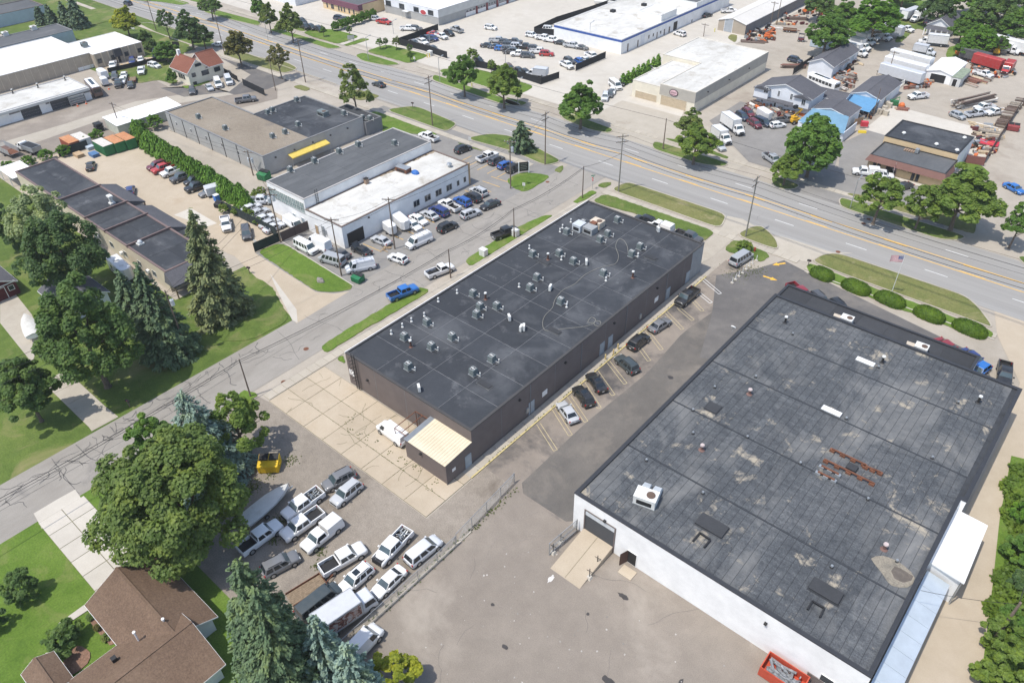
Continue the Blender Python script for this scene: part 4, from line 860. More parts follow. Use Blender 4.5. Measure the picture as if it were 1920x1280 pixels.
# white two-storey house and its neighbours
th = thing('white_house', 'two-storey white sided house with grey gable roof and junk in front', 'house',(-69.5,185.5,0))
gable(th,-76.3,-62.5,181.9,189.6,4.4,6.5, 'Y', W['siding'], SHINGG)
m=MB(); m.box(-76.9,-73.2,181.0,181.9,2.1,4.5); m.box(-66.4,-62.6,181.0,181.9,2.1,4.3); part(m, 'bay', W['siding'], th)
for xa, xb in ((-77.2,-72.9),(-66.8,-62.3)):
    xm = (xa+xb)/2;m=MB();m.add([(xa,180.6,4.35),(xm,180.6,5.2),(xb,180.6,4.35),(xa,182.6,4.35),(xm,183.6,5.2),(xb,182.6,4.35)],[(0,1,4,3),(1,2,5,4),(0,2,1)]); part(m, 'bay_roof', SHINGG, th)
m=MB(); m.add([(-73.2,181.9,2.5),(-66.4,181.9,2.5),(-66.4,180.7,2.1),(-73.2,180.7,2.1)],[(0,3,2,1)]); m.add([(-76.9,181,2.15),(-62.5,181,2.15),(-62.5,180.6,1.95),(-76.9,180.6,1.95)],[(0,3,2,1)]); part(m, 'porch_roof', SHINGG, th)
for a, b, c_ in (((220,295),(282,242),180.98),((395,345),(432,280),181.9),((555,385),(597,320),181.9),((700,455),(765,370),180.98),((185,415),(212,380),181.9),((480,470),(545,430),181.9)): opening(th, 'S', c_, 'window',('u4', a, b), WHITEP, n=2)
opening(th, 'S',181.9, 'door',('u4',(345,480),(385,400)), BLACK); opening(th, 'E',-62.5, 'door',('u4',(790,600),(830,515)), BLACK)
th2 = thing('rear_extension', 'blue-grey lower extension behind the two-storey white house', 'building',(-61.5,192.5,0)); gable(th2,-66,-57.5,189.7,196,2.6,3.6, 'X', W['bluegrey'], SHINGG, over=.2)
BLUER = flat('blue_metal_roof',(.17,.31,.42),.5,.1,.12,.3)
bb = thing('blue_awning_shop', 'small white shop with grey roof and broad blue front awning', 'shop',(-56,180,0)); gable(bb,-61.3,-52.6,180.5,188,2.8,3.9, 'X' if 0 else 'Y', W['siding'], SHINGG, over=.25)
m=MB(); m.add([(-61.2,180.4,3.0),(-56,180.4,3.5),(-52.5,180.4,3.0),(-50.2,172.2,2.2),(-56,171.2,2.5),(-61.4,172.6,2.1)],[(0,5,4,1),(1,4,3,2)]); part(m, 'awning_roof', BLUER, bb)
m=MB(); m.box(-50.5,-50.35,172.6,180.4,0,2.3); m.box(-61.2,-50.5,172.5,172.6,0,2.2); part(m, 'wall', W['siding'], bb)
bc = thing('blue_porch_cottage', 'narrow white cottage with grey roof and bright blue porch awning', 'cottage',(-54,199,0)); gable(bc,-58.2,-50.9,196.2,211,2.7,3.9, 'Y', W['siding'], SHINGG, over=.25)
m=MB(); m.add([(-58.2,196.1,2.75),(-51,196.1,2.75),(-50.6,188.8,1.9),(-56.6,189.6,1.9)],[(0,3,2,1)]); part(m, 'porch_roof', flat('bright_blue_sheet',(.11,.27,.45),.5,0,.1), bc)
for p in ((-50.8,189.2),(-56.4,189.9)): part(MB().bar((*p,0),(*p,1.9),.12), 'porch_post', W['wood'], bc)
for a in ((190,2.2),): opening(bc, 'E',-50.9, 'window',(200,201,1.1,2.0), WHITEP)
gg = thing('grey_roof_garage', 'white garage with a big dark grey gable roof and side doors', 'garage',(-72,219,0)); gable(gg,-75.6,-68.9,211.3,229,3.1,4.6, 'X' if 0 else 'Y', W['siding'], SHINGG)
for u in (216,220,224): opening(gg, 'E',-68.9, 'overhead_door',(u, u+2.6,.06,2.4), W['bluegrey'], WHITEP)
m=MB(); m.add([(-68.85,214.6,2.9),(-67.9,214.6,2.6),(-67.9,221,2.6),(-68.85,221,2.9)],[(0,1,2,3)]); part(m, 'door_canopy', SHINGG, gg)
wh = thing('white_roof_garage', 'white garage with white metal roof and open dark bay among the junk', 'garage',(-46,231,0)); gable(wh,-49.0,-42.6,225.2,238,2.5,3.3, 'Y', W['white'], BRIGHTR, over=.15)
opening(wh, 'S',225.2, 'dark_opening',(-47.7,-44.0,.06,2.1), BLACK);m=MB();m.box(-42.6,-40.2,224.8,233.5,0,2.3); part(m, 'side_lean_to', W['lgrey'], wh);m=MB();m.box(-42.7,-40.0,224.7,233.6,2.3,2.42); part(m, 'lean_to_roof', flat('mossy_roof',(.22,.26,.19),.9,0,.3), wh); opening(wh, 'S',224.8, 'dark_opening',(-42,-41,.06,1.9), BLACK)
fw = thing('far_white_house', 'small white house with grey roof by the woods', 'house',(-59,272,0)); gable(fw,-62,-55.5,267.5,279,2.8,4.8, 'Y', W['white'], SHINGG); 
m=MB(); m.add([(-62,267.4,2.6),(-55.4,267.4,2.6),(-55.2,264.8,2.0),(-62.2,264.8,2.0)],[(0,3,2,1)]); part(m, 'porch_roof', SHINGG, fw)
for k in range(5): part(MB().bar((-62+k*1.65,265,0),(-62+k*1.65,265,2.05),.3), 'porch_post', WHITEP, fw)
# builder's office: flat roof rear, lower front with mansard
lb = flat_building('builder_office', 'tan builder office with black rear roof, stepped lower front and brown mansard', 'office',(-41.3,-26.2,170.9,182),4.6, W['ltan'], EPDM, BLACK, p=.12)
roof_sheets(lb,-41,-26.5,171.2,181.7,4.49,1,6, EPDM, gap=.04, t=.015)
m=MB(); m.box(-26.2,-26.14,170.9,182.05,0,4.5); part(m, 'side_wall', W['siding'], lb)
lf = flat_building('mansard_front', 'low grey-roofed front of the builder office behind a brown shingle mansard', 'building',(-41.0,-25.9,162.6,170.85),3.3, W['ltan'], GREYR, BLACK, p=.1, t=.2)
m=MB(); m.add([(-41,162.5,3.35),(-25.9,162.5,3.35),(-25.3,161.5,2.3),(-41.5,161.5,2.3)],[(0,3,2,1)]); m.add([(-25.9,162.5,3.35),(-25.9,168,3.35),(-25.3,168,2.3),(-25.3,161.5,2.3)],[(0,3,2,1)]); m.add([(-41.5,161.5,2.3),(-25.3,161.5,2.3),(-25.3,162.6,2.25),(-41.5,162.6,2.25)],[(0,1,2,3)]); part(m, 'mansard', W['mansard'], lf)
for a, b in (((414,442),(438,395)),((458,452),(482,400)),((797,550),(828,495)),((842,563),(872,510))): 
    q = on_wall(1,162.6, *F('lb',(a[0]+b[0])/2,(a[1]+b[1])/2)); opening(lf, 'S',162.6, 'window',(q[0]-.25, q[0]+.25,.3,2.1), BLACK)
q = on_wall(1,162.6, *F('lb',590,470)); opening(lf, 'S',162.6, 'dark_opening',(q[0]-1, q[0]+1,.06,2.1), GLASS, W['plum'])
q = on_wall(1,162.6, *F('lb',725,485)); text_part(lf, 'CONST. CO',.55, BLACK,(q[0],162.57,1.75),(math.pi/2,0,0))
m=MB(); m.box(-38.2,-25.9,161.2,162.4,0,.12); struct(m.build('office_walk', CONCW))
# --- brown shingled house in the near corner
bh = thing('brown_roof_house', 'single-storey house with brown shingle roof and two wings', 'house',(-57,6,0))
gable(bh,-64.0,-53.0,4.6,12.0,2.5,4.3, 'X', W['siding'], SHINGLE, over=.5); gable(bh,-57.0,-47.8,-14,9.6,2.5,4.45, 'Y', W['siding'], SHINGLE, over=.5)
gp = thing('garden_porch', 'small brown shingle porch roof beside the garden path', 'porch',(-60.5,-1.6,0)); gable(gp,-61.6,-57.6,-3.2,-.6,2.3,3.0, 'X', W['siding'], SHINGLE, over=.3)
for fr, x, y in (('o1',1188,830),('o1',982,925)):
    p = GF(fr, x, y+25,3.9); part(MB().cyl((p.x,p.y,3.3),(p.x,p.y,4.7),.09), 'vent_pipe', WHITEP, bh); part(MB().cyl((p.x,p.y,4.7),(p.x,p.y,4.85),.16), 'vent_cap', WHITEP, bh)
p = GF('o1',822,1110,3.6); part(MB().box(p.x-.25,p.x+.25,p.y-.25,p.y+.25,3.3,3.95), 'box_vent', BLACK, bh)
# red barn garage & grey roofed house at left edge
a = GF('x8',340,545); rg = thing('red_garage', 'dark red garage with white trim at the left edge', 'garage',(a.x-4, a.y-3.5,0))
gable(rg, a.x-7.5, a.x-.1, a.y-7.2, a.y-.2,2.5,4.2, 'X', W['maroon'], SHINGG, over=.3)
opening(rg, 'E', a.x-.1, 'window',(a.y-1.6, a.y-.8,1.2,2.0), WHITEP); opening(rg, 'E', a.x-.1, 'overhead_door',(a.y-6.4, a.y-2.2,.06,2.2), W['maroon'], WHITEP)
m=MB()
for s in (-1,1): m.bar((a.x+.0, a.y-3.7+s*3.4,2.6),(a.x+.0, a.y-3.7,4.15),.14)
m.bar((a.x, a.y-7,2.55),(a.x, a.y-.4,2.55),.14); m.bar((a.x, a.y-3.7,2.55),(a.x, a.y-3.7,4.1),.12); part(m, 'gable_trim', WHITEP, rg)
b_ = GF('p',135,525,4.5); gh = thing('grey_roof_house', 'house with a pale grey roof mostly hidden between the big left trees', 'house',(b_.x, b_.y,0)); gable(gh, b_.x-4.5, b_.x+4.5, b_.y-4, b_.y+3,2.6,4.6, 'X', W['siding'], SHINGG)
for (x_, y_, lw, lb_) in ((-300,175,26, 'far pale warehouse roof peeking in at the top edge left of centre'),(-150,285,40, 'far white flat building at the top edge behind the dealer lot')):
    flat_building('far_building', lb_, 'building',(x_, x_+lw, y_, y_+18),4, W['siding'], BRIGHTR, MATS['white_coping'], p=.15)
# ---------------------------------------------------------------- vehicles (front towards +x, wheels on z=0)
PROTO = {}
def wheel_pair(r, w_=.22):
    t = MB(); t.cyl((0,-w_/2,0),(0,w_/2,0),r,r,14); q = MB()
    for s in (-1,1): q.cyl((0,s*w_/2,0),(0,s*(w_/2+.015),0),r*.64,r*.58,10)
    return t.mesh('tyre', TYRE,40), q.mesh('rim', RIM)
def prof_ring(x, w_, z0, zb, zt, crown=.0, tum=.10):
    """Cross-section of a car body at x, going round from the left sill over the top."""
    h = [(-w_*.93,z0),(-w_*.985,z0+.12),(-w_,(z0+zb)/2),(-w_*.985,zb-.03),(-w_+tum,zt-.02),(-w_*.55,zt+crown*.7),(0,zt+crown)]
    return [(x,y,z) for y, z in h]+[(x,-y,z) for y, z in h[-2::-1]]
def lerp(a, b, t): return a+(b-a)*t
def car(kind, L, Wd, H, belt, hood, deck, xs, wx, r, rows=2, rear_z=None, bed=None, glass_sides=None, rail=False, z0=.24, tail=.0):
    """xs = (rear window base, roof rear, roof front, windscreen base) as x; wx = (rear axle, front axle)."""
    hw = Wd/2; b = MB(); f, rr = L/2,-L/2
    st = []
    xb, xr, xf, xw = xs
    if bed: xb0 = bed
    pts = [(rr, hw*.90, z0+.16, deck*.92),(rr+.10, hw*.97, z0+.04, deck)]
    if bed: pts += [(bed-.02, hw, z0, deck)] if False else []
    pts += [(max(rr+.3, xb-.25) if not bed else bed, hw, z0, deck if not bed else belt)] if not bed else []
    if not bed:
        pts += [(xb, hw, z0, max(deck, belt-.02)),(xw-.1, hw, z0, belt),(xw+.12, hw*.99, z0, lerp(belt, hood,.45)),(lerp(xw, f,.65), hw*.97, z0, hood),(f-.16, hw*.90, z0, hood-.10),(f, hw*.78, z0+.12, hood-.26)]
    else:
        pts = [(bed, hw, z0, belt),(xw-.1, hw, z0, belt),(xw+.12, hw*.99, z0, lerp(belt, hood,.5)),(lerp(xw, f,.7), hw*.98, z0, hood),(f-.12, hw*.93, z0, hood-.07),(f, hw*.86, z0+.10, hood-.22)]
    b.loft([prof_ring(x, w_, lz, zt-.10, zt,.025) for x, w_, lz, zt in pts])
    # roof shell with pillars
    t0 = hw-.07; t1 = hw-.26; zs = H-.10
    ring = lambda x0, x1, y, z: [(x0,-y,z),(x1,-y,z),(x1,y,z),(x0,y,z)]
    b.loft([ring(xb, xw, t0, belt-.06), ring(lerp(xb,xr,.86), lerp(xw,xf,.86), lerp(t0,t1,.86), zs), ring(xr, xf, t1, H-.03), ring(xr+.14, xf-.16, t1-.12, H)],0)
    if bed:
        fl = .72
        b.box(rr+.04, bed,-hw+.16, hw-.16, z0+.1, fl,1)
        for s in (-1,1):
            y0, y1 = sorted((s*(hw-.15), s*(hw-.005))); b.loft([[(x,y0,z0+.08),(x,y1,z0+.08),(x,y1,belt-.1),(x,y1-.02 if s > 0 else y1,belt-.02),(x,y0 if s > 0 else y0+.02,belt-.02),(x,y0,belt-.1)] for x in (rr+.02, bed)])
        b.box(rr, rr+.10,-hw+.02, hw-.02, z0+.22, belt-.04); b.box(rr-.10, rr+.02,-hw+.1, hw-.1, z0+.12, z0+.3,2); b.box(bed-.06, bed,-hw+.16, hw-.16, fl, belt-.02,1)
    # bumpers / grille / sills / wheel arches
    b.box(f-.06, f+.012,-hw*.62, hw*.62, z0+.16, hood-.30,1)
    if not bed: b.box(rr-.015, rr+.2,-hw*.86, hw*.86, z0+.02, z0+.2,1)
    b.box(f-.1, f+.03,-hw*.78, hw*.78, z0+.0, z0+.14,2 if bed else 0)
    for x in wx:
        for s in (-1,1): b.cyl((x,s*(hw-.16),r+.02),(x,s*(hw+.004),r+.02),r+.08,r+.06,14,1)
    if rail:
        for s in (-1,1): b.bar((xr+.25,s*(t1-.05),H+.05),(xf-.3,s*(t1-.05),H+.05),.05,.05,1)
    body = b.mesh(kind+'_body',[PAINT, BLACK, CHROME],48)
    parts = [('body', body, None,[],0)]
    def q(name, a, mat, off=.012, inset=.9):
        a = [Vector(p) for p in a]; c = sum(a, Vector())/len(a); n = (a[1]-a[0]).cross(a[2]-a[1]).normalized()
        if n.dot(c-Vector((c.x*.3,0,belt*.6))) < 0: n = -n; a = a[::-1]
        a = [c+(p-c)*inset for p in a];m=MB();k = len(a)
        m.add([p+n*off for p in a]+[p-n*.02 for p in a],[tuple(range(k))]+[(i,(i+1)%k,(i+1)%k+k,i+k)[::-1] for i in range(k)]); parts.append((name, m.mesh(name, mat), None,[],0))
    w1 = lerp(t0,t1,.86); xb1, xw1 = lerp(xb,xr,.86), lerp(xw,xf,.86); zl = belt-.04
    q('windshield',[(xw,-t0,zl),(xw,t0,zl),(xw1,w1,zs),(xw1,-w1,zs)], GLASSW, inset=.92)
    if glass_sides != 'cargo': q('rear_window',[(xb,-t0,zl),(xb,t0,zl),(xb1,w1,zs),(xb1,-w1,zs)], GLASS, inset=.86)
    n = rows if glass_sides != 'cargo' else 1
    lo0, lo1 = xb+.08, xw-.05; hi0, hi1 = xb1+.04, xw1-.03
    if glass_sides == 'cargo': lo0 = lo1-1.05; hi0 = hi1-.72
    for s in (-1,1):
        for k in range(n):
            a, c = k/n+.015,(k+1)/n-.015
            q('side_window',[(lerp(lo0,lo1,a),s*t0,zl),(lerp(lo0,lo1,c),s*t0,zl),(lerp(hi0,hi1,c),s*w1,zs),(lerp(hi0,hi1,a),s*w1,zs)], GLASS, inset=.90)
        m=MB(); m.box(-.12,.1,-.05,.16 if s > 0 else .05,-.07,.09) if s > 0 else m.box(-.12,.1,-.16,.05,-.07,.09)
        parts.append(('mirror', m.mesh('mirror',[PAINT if kind != 'pickup' else BLACK]),(xw-.32, s*(hw+.03), belt+.06),[],0))
        m=MB(); m.box(-.16,.03,-.17,.17,-.07,.08); parts.append(('headlight', m.mesh('headlight', HEADL),(f-.07, s*hw*.66, hood-.24),[],0))
        m=MB(); m.box(-.03,.12,-.10,.10,-.16,.14); parts.append(('taillight', m.mesh('taillight', TAILL),(rr+.035, s*(hw*.86), deck*.86 if not bed else belt-.25),[],0))
    m=MB(); m.box(-.02,.01,-.17,.17,-.06,.07); parts.append(('number_plate', m.mesh('number_plate', PLATE),(rr-.02 if not bed else rr-.005,0, z0+.36),[],0))
    r *= 1.08; ty, ri = wheel_pair(r,.25)
    for x in wx:
        for s in (-1,1): parts.append(('wheel', ty,(x, s*(hw-.09), r),[('rim', ri,(0,0,0))],0))
    PROTO[kind] = parts
car('sedan',4.75,1.84,1.45,.93,.86,.95,(-1.75,-.95,.35,1.15),(-1.36,1.40),.33)
car('suv',4.65,1.90,1.72,1.05,1.0,1.0,(-2.2,-1.85,.45,1.15),(-1.32,1.38),.36, rows=3, rail=True)
car('hatch',4.3,1.8,1.55,.98,.92,.98,(-2.0,-1.5,.35,1.10),(-1.25,1.33),.33, rows=2)
car('minivan',5.1,1.98,1.76,1.03,.96,1.0,(-2.45,-2.1,.75,1.62),(-1.5,1.55),.34, rows=3)
car('crew',5.9,2.02,1.92,1.26,1.18,1.2,(-.72,-.6,1.0,1.58),(-1.82,1.88),.40, rows=2, bed=-.85, z0=.4)
car('pickup',5.75,2.0,1.88,1.24,1.16,1.2,(-.25,-.1,1.02,1.58),(-1.72,1.82),.39, rows=1, bed=-.35, z0=.38)
car('van',5.75,2.04,2.12,1.22,1.10,1.2,(-2.78,-2.68,1.35,2.05),(-1.65,1.85),.37, glass_sides='cargo', z0=.32)
car('bus_van',5.75,2.04,2.12,1.22,1.10,1.2,(-2.78,-2.62,1.35,2.05),(-1.65,1.85),.37, rows=5, z0=.32)
car('tall_van',6.0,2.08,2.72,1.35,1.15,1.35,(-2.92,-2.84,1.55,2.3),(-1.75,1.95),.37, glass_sides='cargo', z0=.32)
def variant(new, base, add):
    PROTO[new] = list(PROTO[base])+add
def pm(fn, name, mat, smooth=None):
    m=MB(); fn(m); return (name, m.mesh(name, mat, smooth), None,[],0)
variant('rack_van', 'van',[pm(lambda m: ([m.bar((x,-.85,2.2),(x,.85,2.2),.06) for x in (-2.2,-.8,.6)],[m.bar((-2.5,s,2.24),(.9,s,2.24),.06) for s in (-.8,.8)]), 'roof_rack', GALV)])
variant('cap_pickup', 'pickup',[pm(lambda m: m.loft([[(-2.82,-.96,1.2),(-.4,-.96,1.2),(-.4,.96,1.2),(-2.82,.96,1.2)],[(-2.76,-.9,2.0),(-.42,-.9,2.0),(-.42,.9,2.0),(-2.76,.9,2.0)],[(-2.6,-.75,2.08),(-.5,-.75,2.08),(-.5,.75,2.08),(-2.6,.75,2.08)]]), 'utility_cap', PAINT), pm(lambda m: m.bar((-2.8,-.965,1.45),(-.42,-.965,1.45),.03), 'cap_seam', BLACK)])
def junk_bed(m):
    r_ = random.Random(3)
    for _ in range(16): m.bar((r_.uniform(-2.6,-1.1),r_.uniform(-.7,.7),r_.uniform(.75,1.1)),(r_.uniform(-2.6,-1.0),r_.uniform(-.7,.7),r_.uniform(.9,1.6)),.12,.05)
variant('loaded_crew', 'crew',[pm(junk_bed, 'scrap_load', GALV)])
def engine(m):
    r_ = random.Random(5)
    for _ in range(30): m.bar((r_.uniform(1.7,2.95),r_.uniform(-.8,.8),r_.uniform(.5,1.1)),(r_.uniform(1.7,2.95),r_.uniform(-.8,.8),r_.uniform(.6,1.25)),.14,.08)
variant('wreck_crew', 'loaded_crew',[pm(engine, 'exposed_engine', flat('engine_metal',(.16,.16,.17),.5,.5,.5,5)), pm(lambda m: m.box(1.9,2.98,-.75,.75,.45,1.2), 'engine_bay', BLACK)])
variant('open_hood', 'sedan',[pm(lambda m: m.add([(1.15,-.8,.95),(1.15,.8,.95),(1.75,.75,1.85),(1.75,-.75,1.85),(1.18,-.8,.93),(1.18,.8,.93),(1.79,.75,1.83),(1.79,-.75,1.83)],[(0,1,2,3),(7,6,5,4),(0,3,7,4),(1,5,6,2),(3,2,6,7)]), 'open_hood', PAINT), pm(lambda m: m.box(1.15,2.2,-.75,.75,.6,.93), 'engine_bay', BLACK)])
variant('moon_sedan', 'sedan',[pm(lambda m: m.box(-.75,-.05,-.4,.4,1.445,1.46), 'sunroof', GLASS)])
variant('moon_suv', 'suv',[pm(lambda m: m.box(-.6,.15,-.4,.4,1.715,1.73), 'sunroof', GLASS)])
# box trucks
def box_truck(kind, L, bl, bh, cabk='nose', ribs=True):
    hw = 1.22; rr = -L/2; f = L/2; parts = []; bx0, bx1 = rr, rr+bl; zb = 1.05
    m=MB(); m.box(rr+.1, f-.5,-.42,.42,.55,.85); m.box(rr,rr+.15,-1.1,1.1,.5,.7); parts.append(('chassis', m.mesh('chassis', BLACK), None,[],0))
    m=MB(); m.box(bx0,bx1,-hw,hw,zb,bh-.06); m.loft([[(bx0,-hw,bh-.06),(bx1,-hw,bh-.06),(bx1,hw,bh-.06),(bx0,hw,bh-.06)],[(bx0+.05,-hw+.07,bh),(bx1-.05,-hw+.07,bh),(bx1-.05,hw-.07,bh),(bx0+.05,hw-.07,bh)]])
    parts.append(('cargo_box', m.mesh('cargo_box', METALP), None,[],0))
    m=MB()
    for x in (bx0,bx1):
        for y in (-hw,hw): m.bar((x,y,zb),(x,y,bh-.02),.08)
    for y in (-hw,hw): m.bar((bx0,y,bh-.03),(bx1,y,bh-.03),.08); m.bar((bx0,y,zb),(bx1,y,zb),.10)
    parts.append(('box_trim', m.mesh('box_trim', GALV), None,[],0))
    m=MB(); m.box(bx0-.02,bx0,-hw+.12,hw-.12,zb+.1,bh-.2); parts.append(('rear_door', m.mesh('rear_door', WHITEP), None,[],0))
    b = MB(); w_ = 1.05; x0 = bx1+.12
    if cabk == 'nose':
        b.loft([prof_ring(x,w_*k,.5,zt-.15,zt,.02) for x,k,zt in ((x0,1,1.55),(x0+1.25,1,1.55),(x0+1.5,.97,1.48),(f-.25,.88,1.4),(f,.8,1.2))])
        ca, cb, cz, ct = x0, x0+1.4,1.45,2.35; ra, rb = x0+.05, x0+.95
    else:
        b.loft([prof_ring(x,w_,.5,zt-.15,zt,.02) for x,zt in ((x0,1.45),(f-.05,1.45),(f,1.3))]); ca, cb, cz, ct = x0, f-.02,1.35,2.35; ra, rb = x0+.05, f-.32
    b.loft([[(ca,-w_+.03,cz),(cb,-w_+.03,cz),(cb,w_-.03,cz),(ca,w_-.03,cz)],[(ra,-w_+.14,ct-.1),(rb,-w_+.14,ct-.1),(rb,w_-.14,ct-.1),(ra,w_-.14,ct-.1)],[(ra+.1,-w_+.25,ct),(rb-.15,-w_+.25,ct),(rb-.15,w_-.25,ct),(ra+.1,w_-.25,ct)]])
    b.box(f-.05,f+.1,-1.0,1.0,.45,.68,1); b.box(f-.04,f+.01,-.6,.6,.75,1.15,1)
    parts.append(('cab', b.mesh('cab',[PAINT, BLACK],32), None,[],0))
    def q(name, a):
        a = [Vector(p) for p in a]; c = sum(a, Vector())/4; n = (a[1]-a[0]).cross(a[2]-a[1]).normalized()
        if n.dot(c-Vector((ra+.3,0,1.4))) < 0: n = -n; a = a[::-1]
        a = [c+(p-c)*.86+n*.012 for p in a];m=MB();m.add(a,[(0,1,2,3)]); parts.append((name, m.mesh(name, GLASSW if name == 'windshield' else GLASS), None,[],0))
    q('windshield',[(cb,-w_+.03,cz),(cb,w_-.03,cz),(rb,w_-.14,ct-.1),(rb,-w_+.14,ct-.1)])
    for s in (-1,1):
        q('side_window',[(ca+.15,s*(w_-.03),cz+.05),(cb-.05,s*(w_-.03),cz+.05),(rb-.05,s*(w_-.14),ct-.12),(ra+.15,s*(w_-.14),ct-.12)])
        m=MB(); m.box(-.05,.05,-.1,.1,-.2,.2); parts.append(('mirror', m.mesh('mirror', BLACK),(cb-.1,s*(w_+.2),1.85),[],0))
        m=MB(); m.box(-.05,.04,-.15,.15,-.09,.09); parts.append(('headlight', m.mesh('headlight', HEADL),(f,s*.72,.95),[],0))
    ty, ri = wheel_pair(.45,.3); t2, r2 = wheel_pair(.45,.5)
    for s in (-1,1):
        parts.append(('wheel', ty,(f-(1.0 if cabk=='nose' else .9),s*.95,.45),[('rim', ri,(0,0,0))],0)); parts.append(('wheel', t2,(rr+bl*.28,s*.92,.45),[('rim', r2,(0,0,0))],0))
    PROTO[kind] = parts
box_truck('box_truck',8.4,5.9,3.5); box_truck('cabover_truck',7.2,5.2,3.4, 'flat'); box_truck('short_box_truck',6.6,4.1,3.0)
def trailer(kind, L, wd, h, z=.55, nose=True):
    parts = [];m=MB();hw = wd/2
    if nose: rings = [(-L/2,1),(L/2-.6,1),(L/2,.45)]
    else: rings = [(-L/2,1),(L/2,1)]
    m.loft([[(x,-hw*k,z),(x,-hw*k,h-.12),(x,-hw*k+.15,h),(x,hw*k-.15,h),(x,hw*k,h-.12),(x,hw*k,z)] for x,k in rings]); parts.append(('box_body', m.mesh('box_body', METALP), None,[],0))
    m=MB(); m.bar((L/2-.2,-.5,z),(L/2+1.1,0,z),.1); m.bar((L/2-.2,.5,z),(L/2+1.1,0,z),.1); m.box(-L/2,L/2-.5,-hw-.02,hw+.02,z-.1,z); parts.append(('drawbar', m.mesh('drawbar', BLACK), None,[],0))
    m=MB(); m.box(-L/2-.015,-L/2,-hw+.1,hw-.1,z+.1,h-.25); parts.append(('rear_door', m.mesh('rear_door', WHITEP), None,[],0))
    ty, ri = wheel_pair(.33)
    for s in (-1,1): parts.append(('wheel', ty,(-.3,s*(hw+.02),.33),[('rim', ri,(0,0,0))],0))
    m=MB(); m.cyl((L/2+.8,0,0),(L/2+.8,0,z+.1),.05); parts.append(('jack', m.mesh('jack', BLACK), None,[],0))
    PROTO[kind] = parts
trailer('trailer',4.6,2.1,2.45); trailer('small_trailer',3.2,1.8,2.3); trailer('camper',6.8,2.3,2.9); trailer('van_trailer',12.5,2.5,3.9,1.1, False); trailer('short_container_trailer',8.5,2.45,3.6,1.0, False)
variant('camper2', 'camper',[pm(lambda m: (m.box(-1.5,-.7,-.4,.4,2.9,3.15), m.box(1,1.5,-.3,.3,2.9,3.05)), 'roof_unit', WHITEP), pm(lambda m: (m.box(-2.2,-1.0,-1.165,-1.15,1.5,2.1), m.box(.4,1.6,-1.165,-1.15,1.5,2.1)), 'side_window', GLASS), pm(lambda m: m.box(-3.3,3,-1.16,-1.15,.75,1.2), 'stripe', W['dgrey'])])
def flatbed(kind, cab='pickup'):
    P_ = [p for p in PROTO['pickup']]
    # cab of the pickup, long timber deck behind
    m=MB(); m.box(-3.1,-.3,-1.05,1.05,.95,1.08); d = m.mesh('deck', flat('deck_timber',(.34,.27,.19),.9,0,.25,3));m=MB();m.box(-.32,-.26,-1.0,1.0,1.08,1.9)
    PROTO[kind] = P_+[('deck', d, None,[],0),('headboard', m.mesh('headboard', BLACK), None,[],0)]
flatbed('flatbed_pickup')
def deck_trailer(kind, L, wd, load=None):
    parts = []; hw = wd/2; n = 8
    pl = MB().box(-L/2,L/2,-wd/n/2+.01,wd/n/2-.01,0,.05).mesh('plank', flat('trailer_plank',(.22,.165,.11),.9,0,.35,4) if 'trailer_plank' not in MATS else MATS['trailer_plank'])
    for k in range(n): parts.append(('plank', pl,(0,-hw+wd*(k+.5)/n,.6),[],0))
    m=MB(); m.box(-L/2,L/2,-hw-.05,-hw,.5,.95); m.box(-L/2,L/2,hw,hw+.05,.5,.95); m.box(L/2,L/2+.05,-hw-.05,hw+.05,.5,.95); m.bar((L/2,-.5,.55),(L/2+1.3,0,.55),.1); m.bar((L/2,.5,.55),(L/2+1.3,0,.55),.1); parts.append(('frame', m.mesh('frame', RUST), None,[],0))
    ty, ri = wheel_pair(.34)
    for s in (-1,1):
        for x in (-.45,.35): parts.append(('wheel', ty,(x-.3,s*(hw+.16),.34),[('rim', ri,(0,0,0))],0))
    PROTO[kind] = parts
deck_trailer('deck_trailer',4.4,2.0)
def bus():
    parts = [];m=MB();hw = 1.25; L = 10
    m.loft([[(x,-hw*k,.6),(x,-hw*k,2.75),(x,-hw*k+.3,3.05),(x,hw*k-.3,3.05),(x,hw*k,2.75),(x,hw*k,.6)] for x,k in ((-L/2,.97),(-L/2+.3,1),(L/2-.5,1),(L/2,.9))]); parts.append(('body', m.mesh('body', PAINT,30), None,[],0))
    m=MB(); m.loft([[(x,-hw+.2,3.03),(x,hw-.2,3.03),(x,.5,3.12),(x,-.5,3.12)] for x in (-L/2+.2,L/2-.5)]); parts.append(('roof', m.mesh('roof', WHITEP), None,[],0))
    m=MB(); m.box(-3.5,2,-.45,.45,3.1,3.16); parts.append(('roof_panel', m.mesh('roof_panel', GLASS), None,[],0))
    for s in (-1,1):
        for k in range(7): m=MB(); m.box(-4.2+1.2*k,-3.2+1.2*k,s*1.25-.02,s*1.25+.02,1.7,2.5); parts.append(('side_window', m.mesh('side_window', GLASS), None,[],0))
    m=MB(); m.box(L/2-.12,L/2+.01,-1,1,1.6,2.6); parts.append(('windshield', m.mesh('windshield', GLASS), None,[],0)); ty, ri = wheel_pair(.48,.3)
    for x in (-2.8,3.2):
        for s in (-1,1): parts.append(('wheel', ty,(x,s*1.1,.48),[('rim', ri,(0,0,0))],0))
    PROTO['bus'] = parts
bus()
